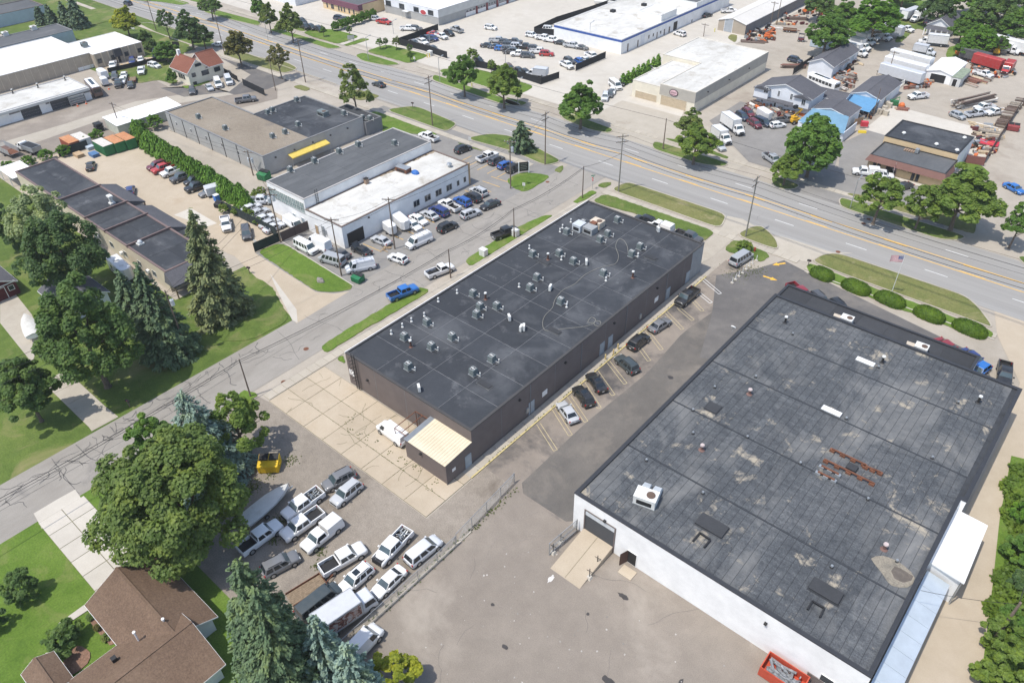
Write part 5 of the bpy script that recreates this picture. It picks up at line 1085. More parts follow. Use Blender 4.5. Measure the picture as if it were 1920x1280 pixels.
def dump():
    box_truck('dump_truck',7.6,4.9,2.2); P_ = [p for p in PROTO['dump_truck'] if p[0] not in ('cargo_box','box_trim','rear_door')]
    m=MB(); a = [(-3.9,-1.2),(1.0,-1.2),(1.0,1.2),(-3.9,1.2)]; i_ = [(-3.8,-1.08),(.9,-1.08),(.9,1.08),(-3.8,1.08)]
    m.loft([[(*p,1.0) for p in a],[(*p,2.15) for p in a],[(*p,2.15) for p in i_],[(*p,1.15) for p in i_]], cap=True); P_.append(('dump_body', m.mesh('dump_body', GALV), None,[],0))
    m=MB(); m.box(-3.8,.9,-1.08,1.08,1.9,2.1); P_.append(('tarp', m.mesh('tarp', BLACK), None,[],0)); PROTO['dump_truck'] = P_
dump()
def stake():
    trailer('stake_trailer',7.0,2.4,1.2,.9, False); P_ = [p for p in PROTO['stake_trailer'] if p[0] != 'box_body']
    st_ = MB().box(-3.5,3.5,-.02,.02,0,.18).mesh('side_slat', GALV)
    for s in (-1.2,1.2):
        for k in range(5): P_.append(('side_slat', st_,(0,s,1.0+.28*k),[],0))
    bw = MB()
    for k in range(12): bw.bar((-3.4+k*.6,-1.2,2.5),(-3.4+k*.6,1.2,2.5),.06)
    P_.append(('roof_bow', bw.mesh('roof_bow', GALV), None,[],0));m=MB();m.box(-3.5,3.5,-1.2,1.2,.9,1.0); P_.append(('deck', m.mesh('deck', RUST), None,[],0)); PROTO['stake_trailer'] = P_
stake()
def lift(kind, col):
    parts = [];m=MB();m.box(-1.3,1.3,-.9,.9,.55,1.3); m.box(-1.1,.2,-.7,.7,1.3,1.9); parts.append(('chassis', m.mesh('chassis',[col], None), None,[],0))
    m=MB(); m.bar((-.8,0,1.9),(1.6,0,3.4),.35); m.bar((1.6,0,3.4),(-.6,0,4.2),.28); parts.append(('boom', m.mesh('boom', col), None,[],0))
    m=MB(); m.box(-1.2,-.2,-.4,.4,4.0,4.8); parts.append(('basket', m.mesh('basket', BLACK), None,[],0)); ty, ri = wheel_pair(.5,.35)
    for x in (-.9,.9):
        for s in (-1,1): parts.append(('wheel', ty,(x,s*.95,.5),[('rim', ri,(0,0,0))],0))
    PROTO[kind] = parts
ORG = flat('machine_orange',(.62,.16,.04),.5,0,.2); lift('lift', ORG); lift('yellow_lift', flat('machine_yellow',(.62,.36,.03),.5,0,.2))
def fork():
    parts = [];m=MB();m.box(-1.2,.6,-.6,.6,.4,1.2); parts.append(('body', m.mesh('body', PAINT), None,[],0)); m=MB()
    for x in (-1.1,.5):
        for y in (-.55,.55): m.bar((x,y,1.2),(x,y,2.3),.08)
    m.box(-1.2,.6,-.62,.62,2.3,2.36); parts.append(('overhead_guard', m.mesh('overhead_guard', BLACK), None,[],0)); m=MB()
    for y in (-.35,.35): m.bar((.75,y,.1),(.75,y,2.6),.12); m.bar((.75,y,.12),(1.9,y,.12),.1,.05)
    parts.append(('mast', m.mesh('mast', BLACK), None,[],0)); ty, ri = wheel_pair(.35,.25)
    for x in (-.9,.45):
        for s in (-1,1): parts.append(('wheel', ty,(x,s*.6,.35),[('rim', ri,(0,0,0))],0))
    PROTO['forklift'] = parts
fork()
def boat():
    parts = []; hull = MB(); st_ = [(-3.6,1.2,.7),(-1.5,1.25,.62),(.8,1.12,.62),(2.4,.72,.75),(3.4,.25,1.0),(3.8,.02,1.2)]
    hull.loft([[(x,-w_,1.45+max(0,x)*.06),(x,-w_*.85,.95),(x,0,lz),(x,w_*.85,.95),(x,w_,1.45+max(0,x)*.06)] for x,w_,lz in st_]); parts.append(('hull', hull.mesh('hull', WHITEP,40), None,[],0))
    c = MB(); c.loft([[(x,-w_*1.02,1.46+max(0,x)*.06),(x,-w_*.5,1.62+h_),(x,0,1.72+h_),(x,w_*.5,1.62+h_),(x,w_*1.02,1.46+max(0,x)*.06)] for (x,w_,lz),h_ in zip(st_,(.0,.22,.30,.10,.05,0.0))]); parts.append(('cover', c.mesh('cover', WHITER,60), None,[],0))
    t = MB(); 
    for y in (-.7,.7): t.bar((-3.4,y,.55),(2.2,y*.6,.6),.1)
    t.bar((2.2,-.42,.6),(4.4,0,.6),.1); t.bar((2.2,.42,.6),(4.4,0,.6),.1); t.bar((4.0,0,.6),(3.9,0,1.7),.08); parts.append(('trailer_frame', t.mesh('trailer_frame', GALV), None,[],0)); ty, ri = wheel_pair(.33)
    for s in (-1,1): parts.append(('wheel', ty,(-1,s*1.05,.33),[('rim', ri,(0,0,0))],0))
    PROTO['boat'] = parts
boat()
def shell():   # stripped body on the ground
    PROTO['bare_body'] = [p for p in PROTO['suv'] if p[0] in ('body','side_window','mirror')]+[pm(lambda m: (m.box(-2.25,-1.2,-.8,.8,.4,1.5)), 'gutted_inside', BLACK), pm(lambda m: [m.bar((random.Random(k).uniform(-2.4,-1.9),random.Random(k+9).uniform(-.8,.8),.4),(random.Random(k+5).uniform(-2.6,-1.6),random.Random(k+3).uniform(-.8,.8),1.6),.08) for k in range(14)], 'loose_wiring', GALV)]
shell()
COL = dict(white=(.78,.78,.77), silver=(.46,.475,.49), grey=(.16,.165,.175), dgrey=(.07,.073,.08), black=(.014,.015,.017), blue=(.02,.10,.36), dblue=(.015,.035,.16), bblue=(.015,.14,.45), red=(.42,.025,.025), maroon=(.14,.018,.03), teal=(.045,.06,.065), navy=(.018,.032,.06), lsilver=(.60,.62,.65), brown=(.10,.055,.045), green=(.03,.10,.06), yellow=(.6,.42,.03), tan=(.40,.33,.24), dred=(.24,.02,.03), steel=(.34,.355,.37), orange=(.6,.17,.04))
KINDN = dict(crew='pickup_truck', pickup='pickup_truck', cap_pickup='pickup_truck', loaded_crew='pickup_truck', wreck_crew='wrecked_pickup_truck', sedan='sedan', moon_sedan='sedan', open_hood='sedan', suv='suv', moon_suv='suv', hatch='hatchback', minivan='minivan', van='cargo_van', bus_van='passenger_van', tall_van='cargo_van', rack_van='cargo_van', box_truck='box_truck', cabover_truck='box_truck', short_box_truck='box_truck', trailer='enclosed_trailer', small_trailer='enclosed_trailer', camper='camper_trailer', camper2='camper_trailer', van_trailer='semi_trailer', short_container_trailer='semi_trailer', flatbed_pickup='flatbed_truck', deck_trailer='flat_trailer', bus='motor_coach', dump_truck='dump_truck', stake_trailer='stake_trailer', lift='boom_lift', yellow_lift='boom_lift', forklift='forklift', boat='boat_on_trailer', bare_body='stripped_car_body')
CATN = dict(pickup_truck='pickup truck', wrecked_pickup_truck='pickup truck', sedan='car', suv='car', hatchback='car', minivan='car', cargo_van='van', passenger_van='van', box_truck='truck', enclosed_trailer='trailer', camper_trailer='trailer', semi_trailer='trailer', flatbed_truck='truck', flat_trailer='trailer', motor_coach='bus', dump_truck='truck', stake_trailer='trailer', boom_lift='machine', forklift='machine', boat_on_trailer='boat', stripped_car_body='car')
HGT = {}
def vehicle(kind, col, fr, x, y, h, label, group=None, z=None):
    """h: heading in degrees (0 = +X along the main road,90 = up the side street) or a second pixel point towards the front."""
    zc = .8 if kind not in ('box_truck','cabover_truck','short_box_truck','van_trailer','short_container_trailer','tall_van','camper2','bus') else 1.8
    if isinstance(h, tuple):
        a, b = GF(fr, x, y, zc), GF(fr, *h, zc); p = (a+b)/2; ang = math.atan2(b.y-a.y, b.x-a.x)
    else: p = GF(fr, x, y, zc); ang = math.radians(h)
    nm = KINDN[kind]; t = thing(nm, label, CATN[nm],(p.x, p.y, z if z is not None else .02), ang, group)
    t.scale = (.93,)*3; kids(t, PROTO[kind], COL.get(col, COL['white'])); return t
V = vehicle
# --- parked beside the long warehouse
g = 'cars parked beside the long warehouse'
V('sedan','silver','n3',440,630,(358,520),'silver sedan, first car from the fence beside the warehouse',g)
V('moon_suv','black','n3',550,510,(475,412),'black SUV with sunroof parked right next to the silver sedan',g)
V('moon_sedan','black','n3',650,420,(562,302),'black sedan with sunroof, third car from the fence beside the warehouse',g)
V('suv','teal','n3',875,275,(775,190),'dark blue-green wagon parked beside the yellow bollards',g)
V('suv','black','n3',860,110,(960,30),'black SUV reversed towards the aisle, past the yellow bollards',g)
V('sedan','grey','m3',1015,1205,(1110,1145),'dark grey sedan between a black SUV and the black pickup',g)
V('crew','black','m3',1315,930,(1200,1025),'black crew-cab pickup farthest along the warehouse wall',g)
V('bus_van','steel','m3',1597,735,(1700,672),'silver passenger van parked by the white posts on the grass edge')
V('suv','black','p',1209,411,180,'black car glimpsed over the roof edge of the long warehouse',None); V('cap_pickup','white','p',1238,424,180,'white capped pickup half hidden behind the road end of the warehouse'); V('crew','dgrey','p',1291,443,0,'dark pickup bed showing past the road end of the long warehouse')
# --- in front of the white workshop
g = 'vehicles outside the white workshop'
V('suv','silver','m2',1638,238,(1562,202),'silver SUV nearest the brown corner pier of the white workshop',g)
V('suv','black','m2',1605,285,(1508,238),'black SUV with roof rails beside the silver one near the corner pier',g)
V('suv','blue','m2',1525,312,(1440,270),'bright blue SUV facing the last big window of the white workshop',g)
V('pickup','white','m2',1455,355,(1325,292),'white pickup between the two blue vehicles outside the white workshop',g)
V('minivan','dblue','m2',1365,385,(1262,338),'dark blue minivan next to the white pickup by the workshop wall',g)
V('sedan','silver','m2',1292,410,(1200,365),'silver sedan between the dark blue minivan and a white sedan',g)
V('sedan','white','m2',1120,395,(1215,445),'white sedan facing out beside the silver sedan',g)
V('sedan','white','m2',1085,435,(1168,485),'white sedan tucked beside the low white trailer',g)
V('trailer','white','m2',1010,425,(1085,490),'low white enclosed trailer on a dark frame',g)
V('small_trailer','white','m2',930,470,(1005,530),'white horse-box trailer with small side window by the light pole',g)
V('sedan','silver','m2',945,590,(850,550),'silver sedan alone outside the open garage door',g)
V('open_hood','black','m2',810,665,(700,615),'black sedan with its hood raised at the garage corner',g)
V('sedan','dgrey','m2',655,685,(550,640),'dark sedan squeezed between the vans by the workshop end wall',g)
V('rack_van','white','m2',1240,550,(1100,612),'white cargo van with roof rack in the middle of the aisle',g)
V('suv','black','m2',1320,500,(1432,448),'black crossover parked behind the dark blue minivan',g)
V('suv','silver','m2',1490,400,(1595,360),'silver SUV standing behind the white pickup',g)
V('sedan','black','m2',1735,292,(1628,335),'black sedan standing at the road end of the aisle',g)
V('hatch','white','m2',1075,720,(962,678),'small white SUV crossing the mouth of the lot',g)
V('bus_van','white','m2',285,585,(430,660),'white passenger van with dark side windows on the grass edge',g)
V('tall_van','white','m2',520,610,(375,545),'tall white cargo van beside the workshop end wall',g)
V('bus_van','steel','m2',625,735,(470,690),'silver-grey conversion van next to the leaning pole',g)
V('rack_van','lsilver','m2',835,745,(665,780),'white work van with ladder racks beside the green dumpster',g)
V('crew','black','m2',1715,545,(1862,490),'black crew-cab pickup parked on the grass verge of the side street')
V('pickup','white','m2',1240,820,(1400,760),'white pickup with an empty bed parked by the bare pole')
V('crew','bblue','m2',958,985,(1150,910),'bright blue crew-cab pickup parked on the side street')
g = 'vehicles at the road end of the front lot'
V('suv','black','k2',1450,1080,(1525,1050),'black SUV alone by the low grass strip near the main road',g)
V('crew','white','k2',1605,1145,(1720,1100),'white pickup nearest the main road in the front lot row',g); V('suv','dgrey','k2',1690,1165,(1765,1128),'dark grey SUV beside that row\'s white pickup near the road',g)
V('hatch','blue','k2',1755,1195,(1828,1162),'blue hatchback in the front lot row near the road',g); V('suv','black','k2',1815,1222,(1898,1182),'black SUV at the end of the row by the dark sign',g)
V('crew','white','k2',1240,980,180,'white pickup poking out behind the grey-roofed workshop')
# --- garage strip lot
g = 'vehicles along the tall hedge'
V('suv','maroon','m1',1125,35,265,'maroon SUV at the far end of the row along the hedge',g); V('crew','red','m1',1178,55,265,'bright red pickup in the row along the hedge',g)
V('pickup','white','m1',1240,78,265,'white pickup in the row along the hedge',g); V('crew','dgrey','m1',1312,118,265,'dark grey pickup beside the white one along the hedge',g)
V('suv','black','m1',1392,142,265,'black SUV between two dark pickups along the hedge',g); V('crew','black','m1',1420,185,265,'black pickup in the row along the hedge',g)
V('sedan','grey','m1',1500,222,265,'grey car half hidden by the silver box trailer',g); V('trailer','lsilver','m1',1555,222,75,'silver box trailer parked against the end of the hedge',g)
V('sedan','black','m1',648,35,150,'black sedan parked behind the far end of the black stepped roof'); V('hatch','dblue','m1',935,212,150,'dark blue car showing behind a sloping porch roof')
V('crew','white','m1',1612,405,(1632,505),'white pickup facing the street on the tan lot'); V('minivan','dgrey','m1',1758,455,(1778,580),'dark grey SUV parked beside the dark privacy fence')
V('camper2','white','m1',830,735,(900,800),'white camper trailer behind the strip building under the trees')
V('boat','white','x8',480,1130,(430,1010),'white boat under the big left tree on the driveway')
g = 'silver cars in the fenced salvage strip'
for i,(x, y, lb_) in enumerate([(490,470,'silver car farthest up the fenced strip by the hedge end'),(560,540,'second silver car down the fenced strip, roof among leaves'),(680,610,'silver car in the middle of the fenced strip with open view of its side'),(755,700,'silver car below the middle one in the fenced strip'),(845,775,'silver car with dark windows near the transformer pole'),(905,835,'silver car tight in the corner of the dark fence')]):
    V('sedan',('silver','lsilver')[i%2],'r1',x,y,88,lb_,g)
V('wreck_crew','lsilver','r1',705,440,40,'wrecked white vehicle with torn open front by the glass-block wall'); V('van','white','r1',1170,775,(1240,820),'white van behind the brown gate panel'); 
# --- far left
V('suv','dgrey','h1',1345,700,330,'dark SUV by the front steps of the red-roofed house'); V('sedan','silver','h1',1550,655,340,'silver sedan parked behind the red-roofed house'); V('van','white','h1',1655,612,335,'white van between the silver sedan and the van with green paint'); V('van','lsilver','h1',1782,580,335,'white van with lime green panel beside the dark fence')
g = 'vehicles crowded by the motor coach'
V('bus','brown','h1',130,625,(190,690),'brown motor coach with white roof beside the garages',g); V('trailer','white','h1',300,535,(250,500),'larger white enclosed trailer by the motor coach',g); V('small_trailer','white','h1',320,630,(270,580),'smaller white trailer next to the motor coach',g)
V('crew','black','h1',460,612,330,'black pickup in front of the white cars by the trailers',g); V('sedan','black','h1',605,625,330,'black sedan in the open corner of the tan yard',g); V('sedan','white','h1',505,570,330,'white sedan between the black pickup and a flat trailer',g); V('sedan','white','h1',525,510,330,'white sedan at the back near the office fence',g); V('suv','dgrey','h1',415,525,330,'dark jeep-like SUV beside the larger white trailer',g); V('deck_trailer','brown','h1',625,560,330,'flat trailer parked on the edge of the grass',g)
V('crew','white','h1',735,460,330,'white pickup on the grass by the dark office fence'); V('suv','white','h1',890,395,10,'white SUV on the grass beside the red-roofed house'); V('crew','white','h1',395,395,330,'white pickup in the office stalls nearest the bay door'); V('suv','dblue','h1',625,342,330,'dark blue SUV in the office stalls'); V('sedan','white','h1',725,322,330,'white sedan in the office stalls beside the blue SUV'); V('tall_van','black','h1',905,255,330,'black van at the end of the beige office')
V('sedan','white','h1',1660,140,200,'white sedan on the main road by the upper left trees'); V('suv','navy','k1',915,20,180,'dark SUV driving on the main road at the top edge'); V('sedan','black','k2',880,600,180,'dark sedan driving past the lone tree on the main road')
V('crew','grey','k1',1765,712,60,'grey pickup behind the gravel roof block'); V('dump_truck','white','k1',205,1068,190,'white dump truck with black tarp in the rear yard'); V('stake_trailer','white','k1',55,1085,185,'rusty stake-sided trailer at the left edge of the yard')
# --- dealer lot
g = 'vehicles in the dealer lot'
for k, c, fr, x, y, h, lb_ in [
 ('crew','white','l1',205,262,30,'white pickup just outside the black mesh fence'),('suv','dgrey','l1',315,262,30,'dark SUV just outside the black mesh fence'),('crew','steel','l1',930,280,170,'silver pickup by the shaded shop wall'),('suv','black','l1',815,335,350,'black SUV behind the white single-cab pickup'),
 ('pickup','white','l1',700,378,350,'white single-cab pickup inside the fence corner'),('hatch','dblue','l1',580,405,350,'blue SUV beside the white single-cab pickup'),('crew','navy','l1',485,415,350,'dark blue pickup between the blue SUV and a white pickup'),('crew','white','l1',410,465,350,'white pickup behind the black mesh fence'),('sedan','grey','l1',290,465,350,'grey car pressed against the black mesh fence'),
 ('sedan','dgrey','l1',575,555,350,'dark car roof showing over the fence'),('sedan','red','l1',585,335,20,'red car at the back of the fence corner'),('suv','white','l1',1440,248,10,'white SUV alone in the empty middle of the lot'),('crew','red','k2',918,155,10,'bright red pickup by the truck workshop front'),('suv','silver','k2',858,132,20,'silver SUV beside the bright red pickup'),
 ('crew','black','k2',350,190,350,'black pickup with chrome beside the dark lot hedge'),('suv','black','k2',400,195,350,'black SUV second in the row by the road lawn'),('suv','black','k2',455,208,350,'black SUV nearest the small tree by the road lawn'),('suv','black','k2',335,152,350,'black car under the large trees in the office lot'),('suv','navy','k2',600,128,20,'dark blue car beside the office hedge'),('hatch','dgrey','k2',640,135,20,'grey car half hidden in the office hedge'),
 ('suv','white','l2',935,200,10,'white SUV at the top of the second lot row'),('crew','white','l2',1115,245,10,'white pickup behind the white SUV in the second row'),('crew','white','l2',1232,275,10,'second white pickup in the row by the blue stripe wall'),('sedan','black','l2',1368,310,10,'black sedan after the two white pickups'),('crew','silver','l2',1545,358,10,'silver pickup in front of the blue stripe wall'),('sedan','dgrey','l2',1682,382,10,'dark sedan beside the silver pickup at the blue stripe wall'),('suv','white','l2',1195,105,30,'white SUV inside the small fenced pen'),
 ('crew','silver','l2',425,282,30,'silver pickup at the top left of the dense cluster'),('sedan','black','l2',272,352,30,'black sedan at the left end of the dense cluster'),('sedan','navy','l2',382,368,210,'dark sedan with bright hood beside the black sedan'),('hatch','bblue','l2',470,398,30,'bright blue hatchback in the dense cluster'),('suv','dgrey','l2',540,308,30,'dark SUV behind the silver pickup in the cluster'),('suv','dgrey','l2',592,345,30,'dark grey SUV in the centre of the cluster'),('crew','dgrey','l2',665,305,30,'dark pickup at the back of the cluster'),('suv','grey','l2',578,405,30,'grey car just right of the bright blue hatchback'),
 ('crew','dgrey','l2',640,448,30,'dark grey pickup at the front of the cluster'),('suv','lsilver','l2',718,362,30,'pale SUV in the middle of the cluster'),('crew','white','l2',752,485,210,'white pickup facing the road at the front of the cluster'),('suv','dgrey','l2',872,505,30,'dark SUV at the front right of the cluster'),('crew','black','l2',832,378,30,'black pickup behind the white ones in the cluster'),('suv','dgrey','l2',975,398,30,'dark SUV with a hitch at the back right of the cluster'),('crew','white','l2',1040,445,30,'white pickup beside the red SUV'),('suv','red','l2',1160,478,30,'red SUV at the right end of the cluster'),
 ('crew','white','l2',1460,650,340,'white pickup at the end of the slanting black fence'),('suv','dgrey','l2',1500,588,340,'dark SUV behind the white pickup at the fence end'),('hatch','blue','l2',1660,592,340,'blue car along the slanting black fence'),('sedan','white','l2',1745,565,340,'white car along the slanting black fence'),('crew','white','l2',1835,512,340,'white pickup high along the slanting black fence'),
 ('short_box_truck','lsilver','l2',1010,745,200,'white box truck behind the black fence corner'),('suv','black','l2',752,748,340,'dark SUV inside the black fence by the yellow-green tree'),('suv','black','l2',150,590,340,'dark SUV behind the large left tree by the fence'),('suv','brown','l2',600,690,340,'brown SUV roof showing above the tree by the fence'),('suv','black','l2',850,772,340,'black car next to the white box truck'),('hatch','black','l2',1098,815,340,'black car roof at the fence corner')]:
    V(k, c, fr, x, y, h, lb_, g)
for k, c, x, y, h, lb_ in [('suv','lsilver',670,692,300,'silver car beside the large round tree by the garage'),('sedan','dgrey',705,665,300,'dark car behind the silver one by the hedge'),('sedan','white',722,645,300,'white car third in the row by the cypress hedge'),('bus_van','white',742,610,330,'white van at the end of the cypress hedge'),('sedan','black',790,585,300,'dark car behind the first cypress'),('suv','white',985,492,60,'white SUV behind the cypress hedge'),('suv','white',1205,238,170,'white SUV in the lane beside the blue stripe wall'),('pickup','white',1560,75,40,'white pickup on the sand beside the far barn'),('sedan','black',1402,105,80,'dark car at the far corner of the blue stripe workshop'),('boat','white',660,22,20,'white boat on a trailer at the top edge of the lot')]:
    V(k, c, 'k3', x, y, h, lb_, 'vehicles around the taupe workshop')
g = 'vehicles in the junk-filled truck lot'
V('box_truck','white','k3',1590,885,330,'large white box truck beside the taupe workshop',g); V('short_box_truck','white','k3',1510,960,330,'smaller white box truck half under the bright green tree',g); V('hatch','silver','k3',1490,1045,330,'silver car mostly under the bright green tree',g)
V('suv','navy','k3',1655,832,330,'dark blue car behind the large white box truck',g); V('suv','maroon','k3',1697,808,330,'maroon SUV among the junk by the house wall',g); V('suv','maroon','k3',1745,885,330,'dark red SUV in front of the large box truck cab',g); V('minivan','navy','k3',1802,872,340,'dark blue minivan beside the red SUV',g); V('trailer','white','k3',1815,832,330,'white enclosed trailer before the two-storey house',g)
V('hatch','white','u4',400,705,55,'white hatchback nearest the big dark tree',g); V('crew','steel','u4',330,1145,330,'silver-grey pickup peeking out behind the small bright tree',g); V('pickup','grey','u4',500,640,55,'old dark pickup behind the white hatchback',g); V('yellow_lift','yellow','u4',620,650,60,'yellow loader machine beside the old dark pickup',g)
V('cap_pickup','white','k4',780,1232,205,'white pickup parked at the left end of the builder office',None); V('suv','white','k4',905,1250,20,'white SUV almost hidden by the tree before the builder office'); V('sedan','black','m4',1050,182,245,'black sedan in front of the builder office'); V('sedan','bblue','m4',1848,195,330,'bright blue car on the cross street at the right edge')
# around the factory
V('crew','black','n4',1780,265,(1776,345),'black pickup on the tan drive behind the factory corner'); V('hatch','bblue','n4',1600,275,255,'bright blue car wedged at the corner of the front block'); V('sedan','dred','n4',1372,112,330,'red car roof above the edge of the front block'); V('sedan','dblue','n4',1555,190,330,'dark blue car near the end of the front block'); V('crew','dred','m4',305,950,330,'red pickup with black cover at the near end of the front block'); V('suv','dgrey','m4',452,1000,330,'dark car second along the front block'); V('suv','black','m4',592,1055,330,'black car third along the front block')
# --- salvage yard by the fence
g = 'vehicles in the gravel salvage yard'
V('suv','grey','y1',1500,45,(1250,175),'dark grey SUV with damaged front at the top of the yard',g); V('suv','silver','y1',1600,160,(1330,380),'silver SUV beside the dark grey one',g); V('loaded_crew','white','y1',1150,260,(730,560),'white pickup with scrap metal in its bed',g); V('crew','white','y1',1150,500,(720,800),'white pickup with an empty bed beside the scrap-loaded one',g); V('cap_pickup','white','y1',1390,600,(950,960),'white pickup with a tall utility cap',g); V('crew','white','y1',240,940,(620,670),'white pickup half under the big maple',g); V('boat','white','y1',330,590,(690,290),'white shrink-wrapped boat on a trailer',g)
V('suv','grey','y1',560,1180,(790,1060),'grey SUV partly hidden by the dark spruce',g); V('crew','white','y1',1190,1200,(1660,930),'white pickup with an open dusty bed in mid yard',g); V('wreck_crew','white','o2',1080,190,(880,400),'white pickup missing its front end with wreckage in bed',g); V('minivan','lsilver','o2',1090,410,(1310,235),'silver minivan nearest the end of the fence',g); V('moon_suv','white','o2',790,460,(640,590),'small white SUV with red tail lights by the truck',g); V('sedan','white','o2',1050,450,(850,640),'white crossover car along the chain-link fence',g)
V('cabover_truck','lsilver','y2',400,870,(990,470),'white box truck with a red and dark picture on its side',g); V('van','white','o2',650,1120,(850,905),'white cargo van at the gate end beside the blue spruces',g); V('deck_trailer','brown','y2',10,420,(220,290),'wooden-deck trailer beside the spruces',g); V('bus_van','teal','y2',210,610,(400,460),'dark van squeezed between the flat trailer and the box truck',g)
# picture panel on the near side of that truck
# --- upper yard: trucks
g = 'white trucks parked in the upper yard'
for x, y, k, lb_ in [(420,770,'box_truck','first white truck of the row nearest the grey-roofed garage'),(470,690,'box_truck','second white truck of the row from the grey-roofed garage'),(540,610,'box_truck','third white truck of the row from the grey-roofed garage'),(610,545,'box_truck','fourth white truck of the row, pale blue roof edge'),(790,540,'box_truck','white truck with its cab turned out past the row'),(860,480,'van_trailer','long grey-roofed trailer at the far end of the truck row')]:
    V(k,'white' if k != 'van_trailer' else 'lsilver','u2',x-70,y-40,350,lb_,g)
V('box_truck','white','u2',1630,600,(1420,580),'white box truck beside the far white house porch',g); V('short_box_truck','lsilver','u2',1400,730,0,'white truck with an orange and brown lower side',g); V('van_trailer','white','u2',1100,1010,170,'long white trailer with a yellow end by the pole',g); V('van_trailer','white','u2',1180,900,170,'long white trailer farther from the pole, next to its twin',g); V('van_trailer','lsilver','u2',1040,1120,170,'long pale trailer nearest the blue porch cottage',g)
V('short_container_trailer','lsilver','u2',1175,205,80,'grey trailer box standing on the grass',g); V('box_truck','white','u2',1310,230,260,'white box truck on the grass beside the grey trailer box',g); V('short_box_truck','white','u2',1050,180,60,'white camper-shaped truck by the wood edge',g); V('flatbed_pickup','white','u2',1110,430,340,'white flatbed truck before the grass track',g); V('deck_trailer','red','u2',920,400,170,'orange flat trailer beneath the wood edge',g)
V('suv','navy','u1',1035,765,355,'dark blue SUV in the lane behind the taupe workshop'); V('forklift','maroon','u1',1120,500,20,'dark red forklift in the upper yard'); V('lift','orange','u1',690,470,40,'orange boom machine by the barn pipes'); V('lift','orange','u1',1195,140,60,'orange boom lift beyond the pipe stacks'); V('yellow_lift','yellow','u1',1330,85,60,'tall boom lift by the wood edge at the top'); V('deck_trailer','brown','u1',965,375,20,'wooden flat trailer by the barn'); V('deck_trailer','red','u1',1480,160,20,'long rusty red trailer under the wood edge')
V('bus','white','u4',985,155,340,'white coach body behind the two-storey house'); V('pickup','white','u3',1190,1035,340,'white pickup in front of the scrap rows'); V('short_container_trailer','red','u3',1270,830,345,'long crimson dump trailer in the scrap rows'); V('short_container_trailer','dgrey','u3',1040,720,345,'black covered trailer beside the crimson one'); V('short_box_truck','red','u3',1680,860,(1600,940),'red and white truck cab at the scrap rows'); V('short_box_truck','white','u3',1650,560,0,'white truck in the far scrap rows'); V('van_trailer','white','u3',1640,520,345,'long white boom trailer in the far scrap rows'); V('short_box_truck','white','u3',1530,340,350,'white truck cab by the woods'); V('yellow_lift','yellow','u3',1430,640,100,'yellow crane arm in the scrap rows')
V('pickup','white','u5',560,405,235,'white pickup alone on the sand yard'); V('pickup','white','u5',1410,550,235,'white pickup behind the one with the open bed by the lumber'); V('pickup','lsilver','u5',1300,630,55,'white pickup with open bed beside the lumber stack'); V('flatbed_pickup','white','u5',1560,610,235,'white flatbed truck with tan deck by the crates'); V('hatch','steel','u5',1070,650,335,'blue tarped car at the front of the lumber stack')
V('suv','maroon','u2',1480,350,340,'dark red car under the green carport'); V('suv','white','k4',1240,480,340,'white car beside the yellow-ended trailers')
V('van','white','n2',1065,790,(905,672),'white utility pickup parked beside the lean-to shed')
# ---------------------------------------------------------------- trees and shrubs
def quads_obj(name, P, U, Vv, mat, parent=None, color=None, me_only=False):
    """Leaf-sized faces: centre P, half axes U and V (numpy n x 3)."""
    n = len(P); v = np.empty((n,4,3)); v[:,0] = P-U-Vv; v[:,1] = P+U-Vv*.6; v[:,2] = P+U*.75+Vv; v[:,3] = P-U*.75+Vv
    me = bpy.data.meshes.new(name); me.vertices.add(n*4); me.vertices.foreach_set('co', v.reshape(-1))
    me.loops.add(n*4); me.loops.foreach_set('vertex_index', np.arange(n*4, dtype=np.int32)); me.polygons.add(n)
    me.polygons.foreach_set('loop_start', np.arange(0, n*4,4, dtype=np.int32)); me.materials.append(mat); me.update(calc_edges=True)
    return me if me_only else ob(name, me, parent, None,0, color)
def unit(a): return a/np.maximum(np.linalg.norm(a, axis=-1, keepdims=True),1e-9)
def leaf_axes(rg, N, size, droop=0.0):
    t = unit(np.cross(N, rg.normal(size=N.shape))); b = unit(np.cross(N, t)); s = size*rg.uniform(.6,1.35,(len(N),1))
    return t*s*.5, b*s*.5
